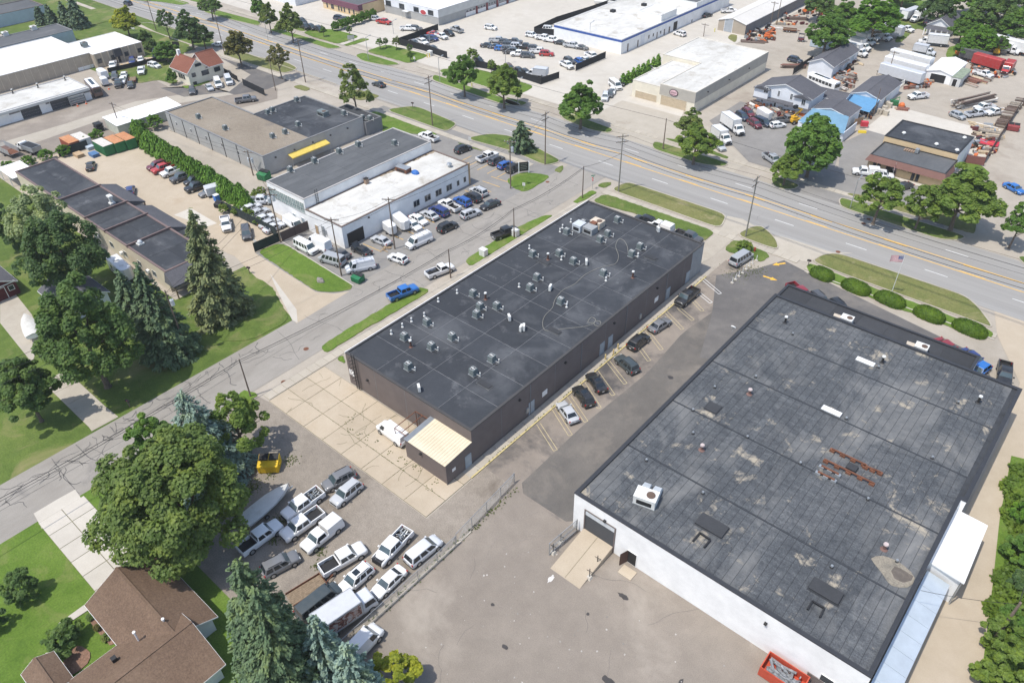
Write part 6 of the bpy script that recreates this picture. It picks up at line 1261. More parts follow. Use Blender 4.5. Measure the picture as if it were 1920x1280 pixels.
def crown_broad(seed, R, C, n, leaf, nb=60, gap=.12, egg=.26):
    """Ellipsoid crown of clumps; C = vertical half height, centred at 0. Clumps vary in size and leave gaps."""
    rg = np.random.default_rng(seed); k = np.arange(nb)+.5; ph = np.arccos(1-2*k/nb); th = math.pi*(1+5**.5)*k
    D = np.stack([np.cos(th)*np.sin(ph), np.sin(th)*np.sin(ph), np.cos(ph)],1); D += rg.normal(scale=.16, size=D.shape); D = unit(D)
    lump = 1+.16*np.sin(D[:,0]*3.1+seed)*np.cos(D[:,1]*2.7+seed*.7)+.10*np.sin(D[:,2]*5+seed*1.3)
    rad = rg.uniform(.50,.95, nb)*lump; keep = (rg.random(nb) > gap) & (D[:,2] > -.62); D, rad = D[keep], rad[keep]
    cr = rg.uniform(.10,.25, len(D)); ix = rg.choice(len(D), n, p=cr**2/np.sum(cr**2))
    S = unit(rg.normal(size=(n,3))); S[:,2] = np.abs(S[:,2])*1.0-.25; S = unit(S+D[ix]*.55)
    P = D[ix]*rad[ix, None]+S*cr[ix, None]*rg.uniform(.55,1.08,(n,1)); N = unit(S*.8+np.array([0,0,.75])+rg.normal(scale=.4, size=(n,3)))
    P[:, :2] *= (1.06-egg*np.clip(P[:,2]+.25,0,1.2))[:, None]; q = np.quantile(np.hypot(P[:,0], P[:,1]),.9985); P[:, :2] /= q; P[:,2] /= np.quantile(P[:,2],.998)
    P = P*np.array([R, R, C]); U, V_ = leaf_axes(rg, N, leaf); return P, U, V_
def crown_spruce(seed, R, H, n, leaf, layers=16, dens=1.0, ragged=.18, base=.03, power=.9):
    """Cone of drooping boughs from 0 to H: needles lie along each bough."""
    rg = np.random.default_rng(seed); B = []
    for k in range(layers):
        f = base+(1-base)*(k+.5)/layers; r = R*(1-f)**power+.12
        m = max(5, int(7+9*(1-f)))
        for j in range(m):
            a = 2*math.pi*(j+rg.uniform(-.35,.35))/m+k*2.4; B.append((f*H+rg.normal(scale=.02*H), a, r*rg.uniform(1-ragged,1+ragged*.7)))
    B = np.array(B); w_ = B[:,2]**1.3; ix = rg.choice(len(B), n, p=w_/w_.sum()); t = rg.random(n)**.62
    rr = B[ix,2]*t; a = B[ix,1]+rg.normal(scale=.11, size=n)*(1.15-.5*t); z = B[ix,0]-.20*rr*t+rg.normal(scale=.018*H, size=n)*(1.1-t*.6)+.06*B[ix,2]
    D = np.stack([np.cos(a), np.sin(a), np.zeros(n)],1); P = D*rr[:, None]; P[:,2] = np.maximum(z,.1)
    N = unit(np.stack([np.cos(a)*.55, np.sin(a)*.55, np.full(n,.75)],1)+rg.normal(scale=.38, size=(n,3)))
    t_ = unit(D-N*np.sum(D*N,1, keepdims=True)); b_ = np.cross(N, t_); s = leaf*rg.uniform(.6,1.4,(n,1)); return P, b_*s*.32, t_*s*.62
def trunk_mesh(H, r, limbs=5, R=2.0, seed=0, top=.75):
    q = random.Random(seed);m=MB();b = Vector((q.uniform(-.03,.03)*H, q.uniform(-.03,.03)*H, H*top)); m.cyl((0,0,-.1),(0,0,.35), r*1.5, r,8); m.cyl((0,0,.3), b, r, r*.35,8)
    for k in range(limbs):
        a = 2*math.pi*k/limbs+q.uniform(-.4,.4); z = H*q.uniform(.28,.6); s = Vector((0,0,0)).lerp(b, z/(H*top)); e = s+Vector((math.cos(a)*R*q.uniform(.5,.8), math.sin(a)*R*q.uniform(.5,.8), H*q.uniform(.15,.35)))
        m.cyl(s, e, r*.42, r*.12,6)
    return m.mesh('trunk', BARK,50)
TREEP = {}
def broad_proto(key):
    i = {'round': 0, 'open': 1, 'full': 2, 'loose': 3}[key[0]]
    if key not in TREEP:
        n, leaf, nb, gap = ((8500,.085,140,.08),(4800,.08,85,.28),(9500,.085,180,.05),(5200,.09,105,.2))[i]
        P, U, V_ = crown_broad(11+i*7+key[1]*31,1,1, n, leaf, nb, gap); TREEP[key] = quads_obj('crown', P, U, V_, LEAF, me_only=True); TREEC[TREEP[key].name] = P
    return TREEP[key]
def place_crown(x0, y0, x1, y1, trunk_h, cmin=.55, cmax=1.7):
    """World size of a crown whose outline fills a box of the photograph."""
    cx, cy = (x0+x1)/2,(y0+y1)/2; zc = 4.0
    for _ in range(12):
        p = G(cx, cy, zc); d = DEPTH(p); Rr = (x1-x0)/2*d/FPX; el = math.atan2(CAM_H-zc, math.hypot(p.x, p.y)); v = (y1-y0)/2*d/FPX
        c2 = (v*v-(Rr*math.sin(el))**2)/math.cos(el)**2; C = math.sqrt(max(c2,0.01)); C = min(max(C, cmin*Rr), cmax*Rr); zc = trunk_h+C*.92
    return p, Rr, C, zc
TCOL = dict(maple=(0.128,0.188,0.050), dark=(0.097,0.165,0.048), mid=(0.099,0.190,0.036), bright=(.142,.215,.042), yellow=(0.280,0.314,0.033), pale=(0.262,0.319,0.171), olive=(0.140,0.190,0.052), rust=(0.140,0.140,0.049), spruce=(0.091,0.140,0.091), dspruce=(0.097,0.150,0.082), bspruce=(0.190,0.272,0.247), hedge=(0.099,0.206,0.026), old=(.155,.185,.085), box=(0.091,0.165,0.014), deep=(0.080,0.139,0.052))
TREEC = {}
def fit(P, p, Rr, C, zc, bx, th, cmin, cmax, rot):
    """Sizes and sets a crown so that its outline is as wide and tall as measured."""
    P = P[::max(1, len(P)//1500)]; ca, sa = math.cos(rot), math.sin(rot); Q = np.stack([P[:,0]*ca-P[:,1]*sa, P[:,0]*sa+P[:,1]*ca, P[:,2]],1)
    for _ in range(6):
        w_ = Q*np.array([Rr, Rr, C])+np.array([p.x, p.y, zc-CAM_H]); z = w_ @ _f; x, y = 960+FPX*(w_ @ _r)/z,640-FPX*(w_ @ _u)/z
        xa, xb = np.quantile(x,(.002,.998)); ya, yb = np.quantile(y,(.002,.998)); Rr *= (bx[2]-bx[0])/(xb-xa); C = min(max(C*((bx[3]-bx[1])/(yb-ya))**1.5, cmin*Rr), cmax*Rr)
        zn = th+C*.92; mx, my = (xa+xb)/2,(ya+yb)/2; tx, ty = (bx[0]+bx[2])/2,(bx[1]+bx[3])/2; p = p+(G(tx, ty, zn)-G(mx, my, zn)); d_ = G(*PX((p.x, p.y, zc)), zn)-Vector((p.x, p.y,0)); zc = zn; p = Vector((p.x+d_.x, p.y+d_.y,0))
    return p, Rr, C, zc
def tree(kind, col, box_, trunk_h, label, name='tree', group=None, fr='p', dense=None, seed=0, rot=None, cat='tree', cmin=.65, cmax=1.05):
    a, b = F(fr, box_[0], box_[1]); c, d = F(fr, box_[2], box_[3]); p, Rr, C, zc = place_crown(a, b, c, d, trunk_h, cmin, cmax)
    t = thing(name, label, cat,(p.x, p.y,0), RU(0,6.28) if rot is None else rot, group)
    if dense:
        n, leaf, nb, gap = dense; P, U, V_ = crown_broad(seed+3,1,1, n, leaf, nb, gap); p, Rr, C, zc = fit(P, p, Rr, C, zc,(a, b, c, d), trunk_h, cmin, cmax, t.rotation_euler.z)
        me = quads_obj('crown', P*np.array([Rr, Rr, C]), U, V_, LEAF, me_only=True); o = ob('crown', me, t,(0,0, zc), color=TCOL[col])
    else:
        me = broad_proto((kind, seed % 2)); p, Rr, C, zc = fit(TREEC[me.name], p, Rr, C, zc,(a, b, c, d), trunk_h, cmin, cmax, t.rotation_euler.z)
        o = ob('crown', me, t,(0,0, zc), color=TCOL[col]); o.scale = (Rr, Rr, C)
    t.location = (p.x, p.y,0)
    if trunk_h > .3: ob('trunk', trunk_mesh(zc+C*.5, max(.1, Rr*.055),6, Rr, seed), t)
    return t
def spruce(col, base_px, top_px, width_px, label, name='spruce', fr='p', n=6000, leaf=.6, layers=16, seed=0, power=.9, ragged=.18, group=None, cat='tree'):
    b = F(fr, *base_px); tp = F(fr, *top_px); p = G(*b); H = max(2.0, height_at(b, tp)); R_ = width_px/FR[fr][2]/2*DEPTH(p)/FPX
    t = thing(name, label, cat,(p.x, p.y,0),0, group); quads_obj('crown', *crown_spruce(seed+5, R_, H, n, leaf, layers, power=power, ragged=ragged), NEEDLE, t, TCOL[col])
    m=MB(); m.cyl((0,0,-.1),(0,0,H*.93),max(.1,R_*.06),.03,8); m.build('trunk', BARK, t); return t
# near trees, each with its own crown
tree('full','maple',(160,798,456,1072),1.6,'huge round maple between the street and the salvage yard',dense=(52000,.30,230,.03),seed=1,name='maple_tree',cmin=.6,cmax=.86)
tree('full','mid',(232,766,312,850),2,'small bright leafy tree left of the blue spruce by the street',dense=(3800,.34,50,.12),seed=2,name='leafy_tree')
tree('open','bright',(378,730,503,848),1.5,'bright green feathery tree right of the blue spruce',dense=(7500,.30,70,.18),seed=3,name='locust_tree')
spruce('bspruce',(398,886),(350,738),160,'blue spruce between two leafy trees beside the street',n=24000,leaf=.28,layers=22,seed=1,power=.72,name='blue_spruce')
tree('full','dark',(66,500,262,725),2.2,'large dark green tree with bare trunk over the left lawn',dense=(30000,.30,170,.06),seed=4,name='shade_tree')
tree('full','dark',(-25,652,112,800),2,'dark leafy tree at the left edge beside the driveway',dense=(18000,.29,120,.06),seed=5,name='shade_tree')
spruce('dspruce',(318,662),(268,492),120,'dark spruce with the pole in front of it',n=14000,leaf=.38,layers=18,seed=2)
spruce('dspruce',(262,612),(240,505),84,'narrower dark spruce close behind the big lawn tree',n=5000,leaf=.5,layers=16,seed=7)
spruce('old',(418,592),(370,396),112,'tall old brownish spruce with ragged boughs by the tan drive',n=18000,leaf=.42,layers=22,seed=3,ragged=.32,power=.72)
tree('loose','pale',(8,325,132,478),3,'pale silvery tree at far left above the dark trees',dense=(14000,.28,110,.1),seed=6,name='silver_tree')
tree('full','deep',(28,398,196,532),1.5,'broad dark tree in front of the silvery one',dense=(20000,.30,140,.05),seed=7,name='shade_tree')
tree('full','deep',(-20,350,60,500),1,'dark tree at the left edge behind the silvery tree',dense=(6000,.42,60,.05),seed=8,name='shade_tree')
spruce('dspruce',(540,1290),(482,1058),175,'dense dark spruce nearest the salvage yard end of the spruce row',n=30000,leaf=.28,layers=22,seed=4,power=.62)
spruce('dspruce',(570,1345),(540,1105),165,'second dark spruce of the row, between the green and blue ones',n=26000,leaf=.28,layers=22,seed=9,power=.62)
spruce('bspruce',(640,1325),(585,1158),138,'upper pale blue spruce beside the white van',n=22000,leaf=.28,layers=20,seed=5,power=.7,name='blue_spruce')
spruce('bspruce',(700,1395),(650,1205),150,'lower pale blue spruce at the bottom edge',n=20000,leaf=.28,layers=20,seed=6,power=.7,name='blue_spruce')
tree('loose','yellow',(676,1228,790,1330),.6,'yellow-green bush at the bottom edge by the yard gate',dense=(4000,.26,50,.12),seed=10,name='yellow_bush',cat='bush')
tree('full','dark',(-4,1063,72,1137),.15,'round weeping shrub on the lawn at far left',dense=(5000,.26,60,.02),seed=11,name='shrub',cat='shrub',cmax=.9)
tree('full','dark',(78,1163,152,1228),.15,'dark weeping shrub beside the garden path',dense=(4500,.26,60,.02),seed=12,name='shrub',cat='shrub',cmax=.9)
tree('full','deep',(-40,1125,12,1200),.15,'dark shrub cut by the left edge',dense=(2500,.28,40,.04),seed=13,name='shrub',cat='shrub')
for k,(x, y) in enumerate([(700,880),(760,950),(650,800)]):
    p = GF('o1', x, y); tree('full',('rust','olive','dark')[k],(x-35,y-30,x+35,y+30),.05,('low reddish shrub by the house wall','low shrub in the mulch bed','small shrub at the wing corner')[k],fr='o1',seed=k,name='shrub',cat='shrub')
BED = ground_mat('mulch_bed',[(.16,.09,.06),(.22,.13,.09),(.27,.18,.13)], mid=1.5, fine=6, grit=.4)
sheet('mulch_bed', smooth_poly([tuple(GF('o1',*q)[:2]) for q in [(560,1000),(660,1060),(640,1140),(520,1235),(440,1200),(460,1100)]]),.11, BED); sheet('mulch_bed',[tuple(GF('o1',*q)[:2]) for q in [(640,770),(700,830),(830,1000),(790,1010),(690,900),(640,830)]],.11, BED)
# arborvitae hedge: one object per bush
ga = 'arborvitae bushes of the tall hedge'
a_, b_ = GF('p',258,262), GF('p',462,388); nH = 26
hp = [quads_obj('crown', *crown_spruce(60+k,1.0,1.0,1700,.17,14, power=.45, ragged=.2), NEEDLE, me_only=True) for k in range(3)]
tm=MB().cyl((0,0,-.1),(0,0,.8),.05,.02,6).mesh('trunk', BARK)
ordn = ['first','second','third','fourth','fifth','sixth','seventh','eighth','ninth','tenth','eleventh','twelfth','thirteenth','fourteenth','fifteenth','sixteenth','seventeenth','eighteenth','nineteenth','twentieth','twenty-first','twenty-second','twenty-third','twenty-fourth','twenty-fifth','twenty-sixth']
for k in range(nH):
    p = a_.lerp(b_, k/(nH-1)); t = thing('arborvitae', '%s arborvitae of the tall hedge, counting from the green containers' % ordn[k], 'bush',(p.x+rnd.gauss(0,.2), p.y+rnd.gauss(0,.2),0), RU(0,6), ga)
    o = ob('crown', hp[k%3], t, color=TCOL['hedge']); s_ = RU(.9,1.15); o.scale = (1.75*s_,1.75*s_,4.3*RU(.88,1.1)); q = ob('trunk', tm, t); q.scale = (1.5,1.5,4)
for k,(x, y) in enumerate([(150,560),(330,590),(400,420),(480,600),(620,330),(560,650),(660,745),(720,300)]):
    tree('loose','bright',(x-75,y-60,x+75,y+60),.2,['leafy vine clump at the hedge end of the fenced strip','bush between the silver cars and the dark fence','bush at the foot of the hedge corner','bright bush over the middle of the dark fence','shrub beside the transformer pole','bush leaning over the silver car roofs','bright bush near the lower end of the dark fence','shrub against the corner of the pale workshop'][k],fr='r1',seed=k,name='bush',cat='bush')
for k,(x, y, w_, h_) in enumerate([(60,1190,110,60),(200,1150,120,60),(330,1110,120,60),(450,1080,110,60),(600,1010,90,60),(690,960,110,70),(1110,870,120,90),(1000,900,110,80)]):
    tree('loose','hedge',(x-w_/2,y-h_/2,x+w_/2,y+h_/2),.2,['overgrown hedge clump nearest the stake trailer','hedge clump behind the dump truck','hedge clump over the dark fence near the black roof','hedge clump midway to the red containers','clump below the red container','clump beside the first green container','dark bush at the corner of the white shed','bush between the green containers and white shed'][k],fr='k1',seed=k,name='bush',cat='bush')
# street trees and yard trees
for kind, col, bx, th_, lb_, s in [
 ('open','olive',(636,120,700,190),3.2,'lone thin tree on the small grass island',0),('open','rust',(498,76,542,128),2.5,'reddish thin tree beside the office parking',1),('round','rust',(420,58,473,102),2.2,'brownish tree by the white sedan on the road',0),('round','deep',(325,19,377,70),2,'dark tree second from the left pole',1),('round','deep',(353,48,400,80),1.5,'lower dark tree in front on the verge',0),('open','deep',(292,13,326,54),2.5,'thin dark tree beside the upper left pole',1),('round','yellow',(206,12,262,57),1.5,'yellow-green round tree by the beige office sign',0),
 ('round','olive',(484,0,520,50),2,'left of two big trees by the top road verge',0),('round','olive',(516,6,566,58),2,'right of two big trees by the top road verge',1),('round','dark',(370,-10,415,22),2,'dark tree at the top edge left of the road',0),('round','mid',(470,-15,500,30),1.5,'tree at the top edge beside the road',1),
 ('round','mid',(832,104,896,158),2.2,'round tree left of the pair on the dealer lawn',0),('round','bright',(915,122,977,180),2.2,'yellow-green round tree right of the pair on the dealer lawn',1),('loose','bright',(874,90,898,112),1.5,'small tree sprouting behind the round pair',0),('loose','bright',(914,112,930,128),1,'small sapling behind the yellow-green round tree',1),
 ('full','mid',(1050,152,1128,222),2.2,'large round tree before the taupe workshop forecourt',1),('loose','olive',(1264,202,1319,252),1.8,'grey-green tree at the corner of the taupe workshop',0),('round','bright',(1270,232,1353,288),2,'bright spreading tree over the white trucks',0),('full','mid',(1474,214,1577,318),2.2,'big dark green tree before the blue awning shop',0),('round','bright',(1446,288,1504,334),1.8,'small bright tree at the lawn tip by the truck lot',1),
 ('loose','bright',(1604,325,1694,392),2.4,'spreading tree before the white pickup at the builder office',0),('full','bright',(1740,306,1884,414),2.6,'largest tree on the right, hiding the office corner',1),('loose','bright',(1698,348,1772,412),2.2,'smaller tree left of the largest right-hand tree',1),('loose','mid',(1878,362,1950,455),2,'tree cut by the right edge beside the cross street',0),
 ('round','mid',(1513,26,1602,84),2,'wide tree over the truck yard beside the forklift',0),('round','hedge',(1590,-10,1690,55),2,'broad tree of the wood behind the truck row',1),('full','mid',(1545,0,1620,50),1.8,'tree behind the wide yard tree',1),('round','dark',(1510,-20,1570,25),1.5,'dark tree at the top edge above the red trailer',0)]:
    tree(kind,col,bx,th_,lb_,seed=s,name='tree')
for k,(x, y, w_, h_, cn_) in enumerate([(1860,25,100,70,'dark'),(1758,5,70,60,'deep'),(1915,42,80,56,'mid'),(1830,-15,100,60,'mid'),(1900,-18,100,60,'deep'),(1808,45,56,44,'mid'),(1838,70,70,32,'hedge'),(1812,84,46,28,'hedge'),(1700,-18,70,36,'dark'),(1876,80,40,18,'mid')]):
    tree('full',cn_,(x-w_/2,y-h_/2,x+w_/2,y+h_/2),1,['large dark tree in the middle of the right-hand wood','very dark tree behind the small far house','tree of the wood at the right edge','tree at the top edge of the wood','darkest tree in the top right corner','tree just right of the small far house','leafy undergrowth tree behind the scrap rows','low bushy tree beside the truck porch','dark tree at the top edge behind the truck yard','low tree in front of the wood by the orange machines'][k],seed=k,name='tree',group='trees of the far wood')
for k,(x, y) in enumerate([(607,57),(655,58),(715,82),(722,92),(767,106),(770,118)]):
    bx = [(600,45,613,62),(648,42,660,66),(704,64,718,92),(718,71,728,82),(735,64,750,88),(762,82,774,96)][k]; tree('loose',('mid','dark','mid','dark','olive','dark')[k],bx,1.0,['young tree on the lawn by the black SUVs','slim young tree at the corner of the dealer lawn','tall young tree left of the dealer driveway island','small dark young tree between two taller ones','bushy young tree beside the mesh fence','small dark sapling nearest the yellow posts'][k],seed=k,name='young_tree')
tree('loose','mid',(762,94,775,110),.8,'sapling in front of the one near the yellow posts',name='young_tree',seed=1)
spruce('dspruce',(978,283),(978,227),46,'dark juniper between the side street and main road',n=2600,leaf=.6,layers=9,seed=8,power=.5,ragged=.35)
for k,(b, t_, w_) in enumerate([((100,48),(93,10),24),((128,50),(108,4),30),((150,52),(135,-10),40),((80,46),(78,12),20)]): spruce('spruce',b,t_,w_,['second blue-green spruce from the left behind the beige roof','third blue-green spruce from the left behind the beige roof','largest blue-green spruce behind the beige roof','smallest blue-green spruce at the left of the far group'][k],n=1800,leaf=1.0,layers=12,seed=20+k,name='blue_spruce')
for k, bx in enumerate([(257,56,285,84),(270,73,300,92),(285,82,335,106),(310,128,332,152)]): tree('round',('dark','dark','mid','mid')[k],bx,.4,['dark bush by the beige office corner','second dark bush by the beige office corner','low hedge beside the dark office sign','round bush in front of the red-roofed house'][k],seed=k,name='bush',cat='bush')
for k in range(9): 
    x, y = 628+k*8.8,48-k*2.9; tree('full','hedge',(x-8,y-11,x+8,y+11),.1,'%s bush of the hedge beside the plum fascia office, from the road' % ordn[k],seed=k,name='hedge_bush',cat='bush',group='hedge beside the plum fascia office')
for k in range(8):
    x, y = 1168+k*9.3,150-k*4.6; h_ = 20+k*1.0
    spruce('hedge',(x,y+9),(x,y-h_*.6),11,'%s cypress of the row beside the cream garage, from the road' % ordn[k],n=500,leaf=.55,layers=9,seed=k,name='cypress',power=.6,group='cypress row beside the cream garage')
# the five clipped hedges, dense little leaves
gb = 'clipped oval hedges by the factory front'
for k,(x, y, w_, h_) in enumerate([(467,805,165,108),(710,898,202,118),(955,988,212,122),(1238,1095,210,128),(1528,1195,232,148)]):
    p = GF('m4', x, y+12,.5); d = DEPTH(p); Rx = w_/3.832/2*d/FPX
    rg = np.random.default_rng(k); n = 5200; S = unit(rg.normal(size=(n,3))); S[:,2] = np.abs(S[:,2]); N = unit(S*np.array([1,1,1.2])+rg.normal(scale=.25, size=(n,3)))
    Pq = np.sign(S)*np.abs(S)**.8*np.array([Rx*1.03,1.5,1.45]); Pq *= 1+.025*rg.normal(size=(n,1)); U, V_ = leaf_axes(rg, N,.17)
    t = thing('clipped_hedge', '%s clipped oval hedge along the factory front, counting from the driveway' % ordn[k], 'hedge',(p.x, p.y,.05),-.12, gb)
    quads_obj('crown', Pq, U, V_, LEAF, t, TCOL['box']); MB().dome((0,0,0), Rx*.93,1.36,1.3,18,6).build('inner_dome', flat('hedge_core',(.03,.05,.01),.9) if 'hedge_core' not in MATS else MATS['hedge_core'], t)  # solid dark green dome fills the hedge behind its leaves
# overgrowth at the lower right edge
for k,(x, y, w_, h_) in enumerate([(1915,960,50,60),(1905,1030,60,70),(1918,1090,60,80),(1880,1190,80,80),(1900,1250,90,90),(1850,1262,60,60),(1925,1180,60,80),(1945,1010,60,90),(1895,1150,40,40)]):
    tree('full',('hedge','mid','deep','bright','bright','bright','mid','dark','mid')[k],(x-w_/2,y-h_/2,x+w_/2,y+h_/2),.1,['topmost bush of the overgrowth at the right edge','bush beside the tan drive near the right edge','darkest bush of the overgrowth at the right edge','bright bush left of the leaning wooden pole','bright large bush in the bottom right corner','bright bush at the bottom beside the tan drive','bush behind the leaning wooden pole base','dark bush cut by the right edge','little bush at the foot of the wooden pole'][k],dense=(2200,.30,40,.08),seed=30+k,name='bush',cat='bush',group='overgrown bushes at the lower right',cmax=1.0)
tree('loose','bright',(950,455,1260,720),.2,'bright weedy shrub behind the silver passenger van',fr='e1',seed=1,name='shrub',cat='shrub',cmax=.6)
# ---------------------------------------------------------------- roof equipment
CAB = flat('condenser_grey',(.17,.20,.20),.6,.2,.2,3); CABW = flat('unit_white',(.66,.66,.63),.5,0,.08)
def louvred(r, h, n, mat):
    m=MB(); m.box(-r,r,-r,r,.08,h)
    for k in range(n):
        z = .16+(h-.3)*k/n
        m.box(-r-.018,r+.018,-r-.018,r+.018,z,z+.03)
    return m.mesh('cabinet', mat)
def rings(r, h):
    m=MB(); 
    for rr_ in (r*.86, r*.55, r*.25):
        for i in range(14):
            a, b = 2*math.pi*i/14,2*math.pi*(i+1)/14; m.bar((rr_*math.cos(a),rr_*math.sin(a),h),(rr_*math.cos(b),rr_*math.sin(b),h),.05 if rr_ > r*.8 else .02)
    return m.mesh('fan_guard', flat('guard_grey',(.42,.44,.44),.5,.2))
CONDP = [('cabinet', louvred(.46,.98,7,CAB), None,[('fan_guard', rings(.46,1.0),(0,0,0)),('fan', MB().cyl((0,0,.975),(0,0,.985),.40,.40,14).mesh('fan', BLACK),(0,0,.003)),('fan_hub', MB().box(-.36,.36,-.05,.05,1.0,1.05).cyl((0,0,1.0),(0,0,1.1),.13,.1,8).mesh('fan_hub', CABW),(0,0,0))],0),
         ('base_pad', MB().box(-.58,.58,-.55,.55,0,.08).mesh('base_pad', GALV), None,[],0),('coolant_pipe', MB().bar((.46,.1,.2),(1.1,.3,.05),.06).bar((1.1,.3,.0),(1.1,.3,.55),.09).cyl((1.1,.3,.5),(1.1,.3,.66),.11,.11,6).mesh('coolant_pipe', CABW), None,[],0),('line_set', MB().bar((.3,-.5,.05),(1.3,-.2,.05),.07).mesh('line_set', BLACK), None,[],0)]
SPLITP = [('cabinet', MB().box(-.45,.45,-.17,.17,.1,.95).mesh('cabinet', CABW), None,[('fan_guard', MB().cyl((-.1,-.175,.52),(-.1,-.19,.52),.30,.30,12).mesh('fan_guard', GALV),(0,0,0))],0),('feet', MB().box(-.4,-.3,-.25,.25,0,.1).box(.3,.4,-.25,.25,0,.1).mesh('feet', BLACK), None,[],0)]
ORD = ['first','second','third','fourth','fifth','sixth','seventh','eighth','ninth','tenth','eleventh','twelfth','thirteenth','fourteenth','fifteenth','sixteenth','seventeenth','eighteenth','nineteenth','twentieth','twenty-first','twenty-second','twenty-third','twenty-fourth','twenty-fifth','twenty-sixth']
def many(name, cat, proto, pts, z, lab, group, rots=None, color=None):
    P_ = sorted([GF(fr, x, y, z) for fr, x, y in pts], key=lambda p: p.y)
    for k, p in enumerate(P_):
        t = thing(name, lab % ORD[k], cat,(p.x, p.y, z), rots[k % len(rots)] if rots else 0, group); kids(t, proto, color); t.scale = (.94,.94,1.06) if name == 'condenser' else (1,1,1)
RZ = MH-.13
many('condenser', 'air conditioner', CONDP,[('m3',755,445),('m3',510,470),('m3',393,530),('m3',632,585),('m3',685,545),('m3',148,690),('m3',338,685),('m3',440,742),('m3',918,637),('m3',858,690),('m3',655,828),('m3',178,858),('m3',130,932),('m3',350,1030),('m2',1560,975),('m2',1610,1068),('m2',1585,1125),('m2',1730,1065),('m2',1230,1182),('n2',1068,60),('n2',1410,60),('n2',1262,130),('n2',1097,272),('n2',1562,312),('n2',1695,218)], RZ, 'grey fan condenser on the long black roof, %s from the caged ladder end', 'condensers on the long black roof',[0,.05,-.04])
many('heat_pump', 'air conditioner', SPLITP,[('m3',1048,515),('m3',533,750),('m3',275,935),('m3',85,1220),('m2',1820,1150),('m2',1905,1225),('n2',1173,430)], RZ, 'white slim heat pump on the long black roof, %s from the caged ladder end', 'white heat pumps on the long black roof',[-.6,-1.2,-.9])
def pipe_proto(h, r, mat, cap=CABW): return [('pipe', MB().cyl((0,0,0),(0,0,h),r,r,8).mesh('pipe', mat), None,[],0),('cap', MB().cyl((0,0,h),(0,0,h+.16),r*1.7,r*1.5,8).mesh('cap', cap), None,[],0),('flashing', MB().cyl((0,0,0),(0,0,.12),r*2.4,r*1.1,8).mesh('flashing', mat), None,[],0)]
FLUE = pipe_proto(1.1,.14, flat('brown_flue',(.12,.06,.045),.6,.3)); VENT = pipe_proto(.5,.09, CABW); DOT = pipe_proto(.22,.09, BLACK, GALV); TALL = pipe_proto(1.0,.15, BLACK, CABW); RUSTP = pipe_proto(.75,.17, flat('rust_pipe',(.16,.09,.075),.7), flat('pinkish_cap',(.5,.42,.4),.5))
many('flue_pipe', 'vent', FLUE,[('m2',1650,1000),('n2',1113,115),('m3',258,715),('m3',867,845)], RZ, 'brown flue pipe with pale cap, %s from the caged ladder end', 'flue pipes on the long black roof')
many('roof_vent', 'vent', VENT,[('m3',423,445),('m3',363,487),('m3',125,635),('m3',52,910),('m2',1445,955),('m2',1210,1120),('m2',1118,1158),('m2',1053,1198),('m2',973,1248),('m2',1310,1015),('m2',1890,910),('n2',973,20),('m3',345,515),('m3',905,690),('m3',355,715),('m3',675,865),('m3',392,1055)], RZ, 'small white vent pipe on the long black roof, %s from the caged ladder end', 'small white vents on the long black roof')
HATCHP = [('curb', MB().box(-1.08,1.08,-.5,.5,0,.1).box(-1.15,-1.0,-.56,-.42,0,.12).box(1.0,1.15,-.56,-.42,0,.12).mesh('curb', GREYR), None,[],0),('lid', MB().box(-1.0,1.0,-.42,.42,.1,.22).mesh('lid', EPDMB), None,[],0)]
many('roof_hatch', 'hatch', HATCHP,[('m3',230,737),('m3',998,705),('m3',305,1230),('n2',1645,390)], RZ, 'dark rectangular roof hatch, %s from the caged ladder end', 'roof hatches on the long black roof')
def unit_box(name, lab, p, z, dx, dy, h, mat, rot=0, fan=True, top=None):
    t = thing(name, lab, 'air conditioner',(p.x, p.y, z), rot); MB().box(-dx,dx,-dy,dy,.12,h).box(-dx*.7,dx*.7,-dy*1.02,dy*1.02,.25,h*.7,1).build('cabinet',[mat, BLACK], t); MB().box(-dx-.05,dx+.05,-dy-.05,dy+.05,0,.12).build('base_frame', GALV, t); MB().box(-dx-.03,dx+.03,-dy-.03,dy+.03,h,h+.05).build('lid', top or mat, t)
    if fan: MB().cyl((dx*.4,0,h+.05),(dx*.4,0,h+.12),min(dx,dy)*.6,None,12).build('fan_guard', flat('fan_brown',(.12,.08,.06),.8) if 'fan_brown' not in MATS else MATS['fan_brown'], t)
    return t
unit_box('rooftop_unit', 'white packaged unit with dark louvred side on the long black roof', GF('m3',482,500,RZ), RZ,.85,.95,1.25, CERAM, fan=False); unit_box('rooftop_unit', 'plain grey packaged unit between the white and tan ones', GF('m3',560,520,RZ), RZ,1.0,.9,1.15, flat('unit_grey',(.30,.31,.31),.5), fan=False); unit_box('rooftop_unit', 'tan packaged unit with rusty brown corner and a top fan', GF('m3',612,478,RZ), RZ,1.05,.85,1.2, flat('unit_tan',(.58,.50,.40),.5))
unit_box('rooftop_unit', 'rusty brown housing against the tan packaged unit', GF('m3',585,495,RZ), RZ,.55,.5,1.25, RUST, fan=False)
hp_ = [(835,690),(828,620),(800,575),(765,570),(745,620),(765,690),(740,745),(640,770),(530,820),(450,890),(365,935),(310,1000),(290,1060),(235,1120),(220,1180),(250,1225),(380,1210),(520,1195),(590,1170),(545,1165),(570,1130),(600,1145),(590,1180),(625,1190),(635,1160),(600,1155)]
m=MB(); pts = [GF('m3', *q, RZ+.04) for q in hp_]
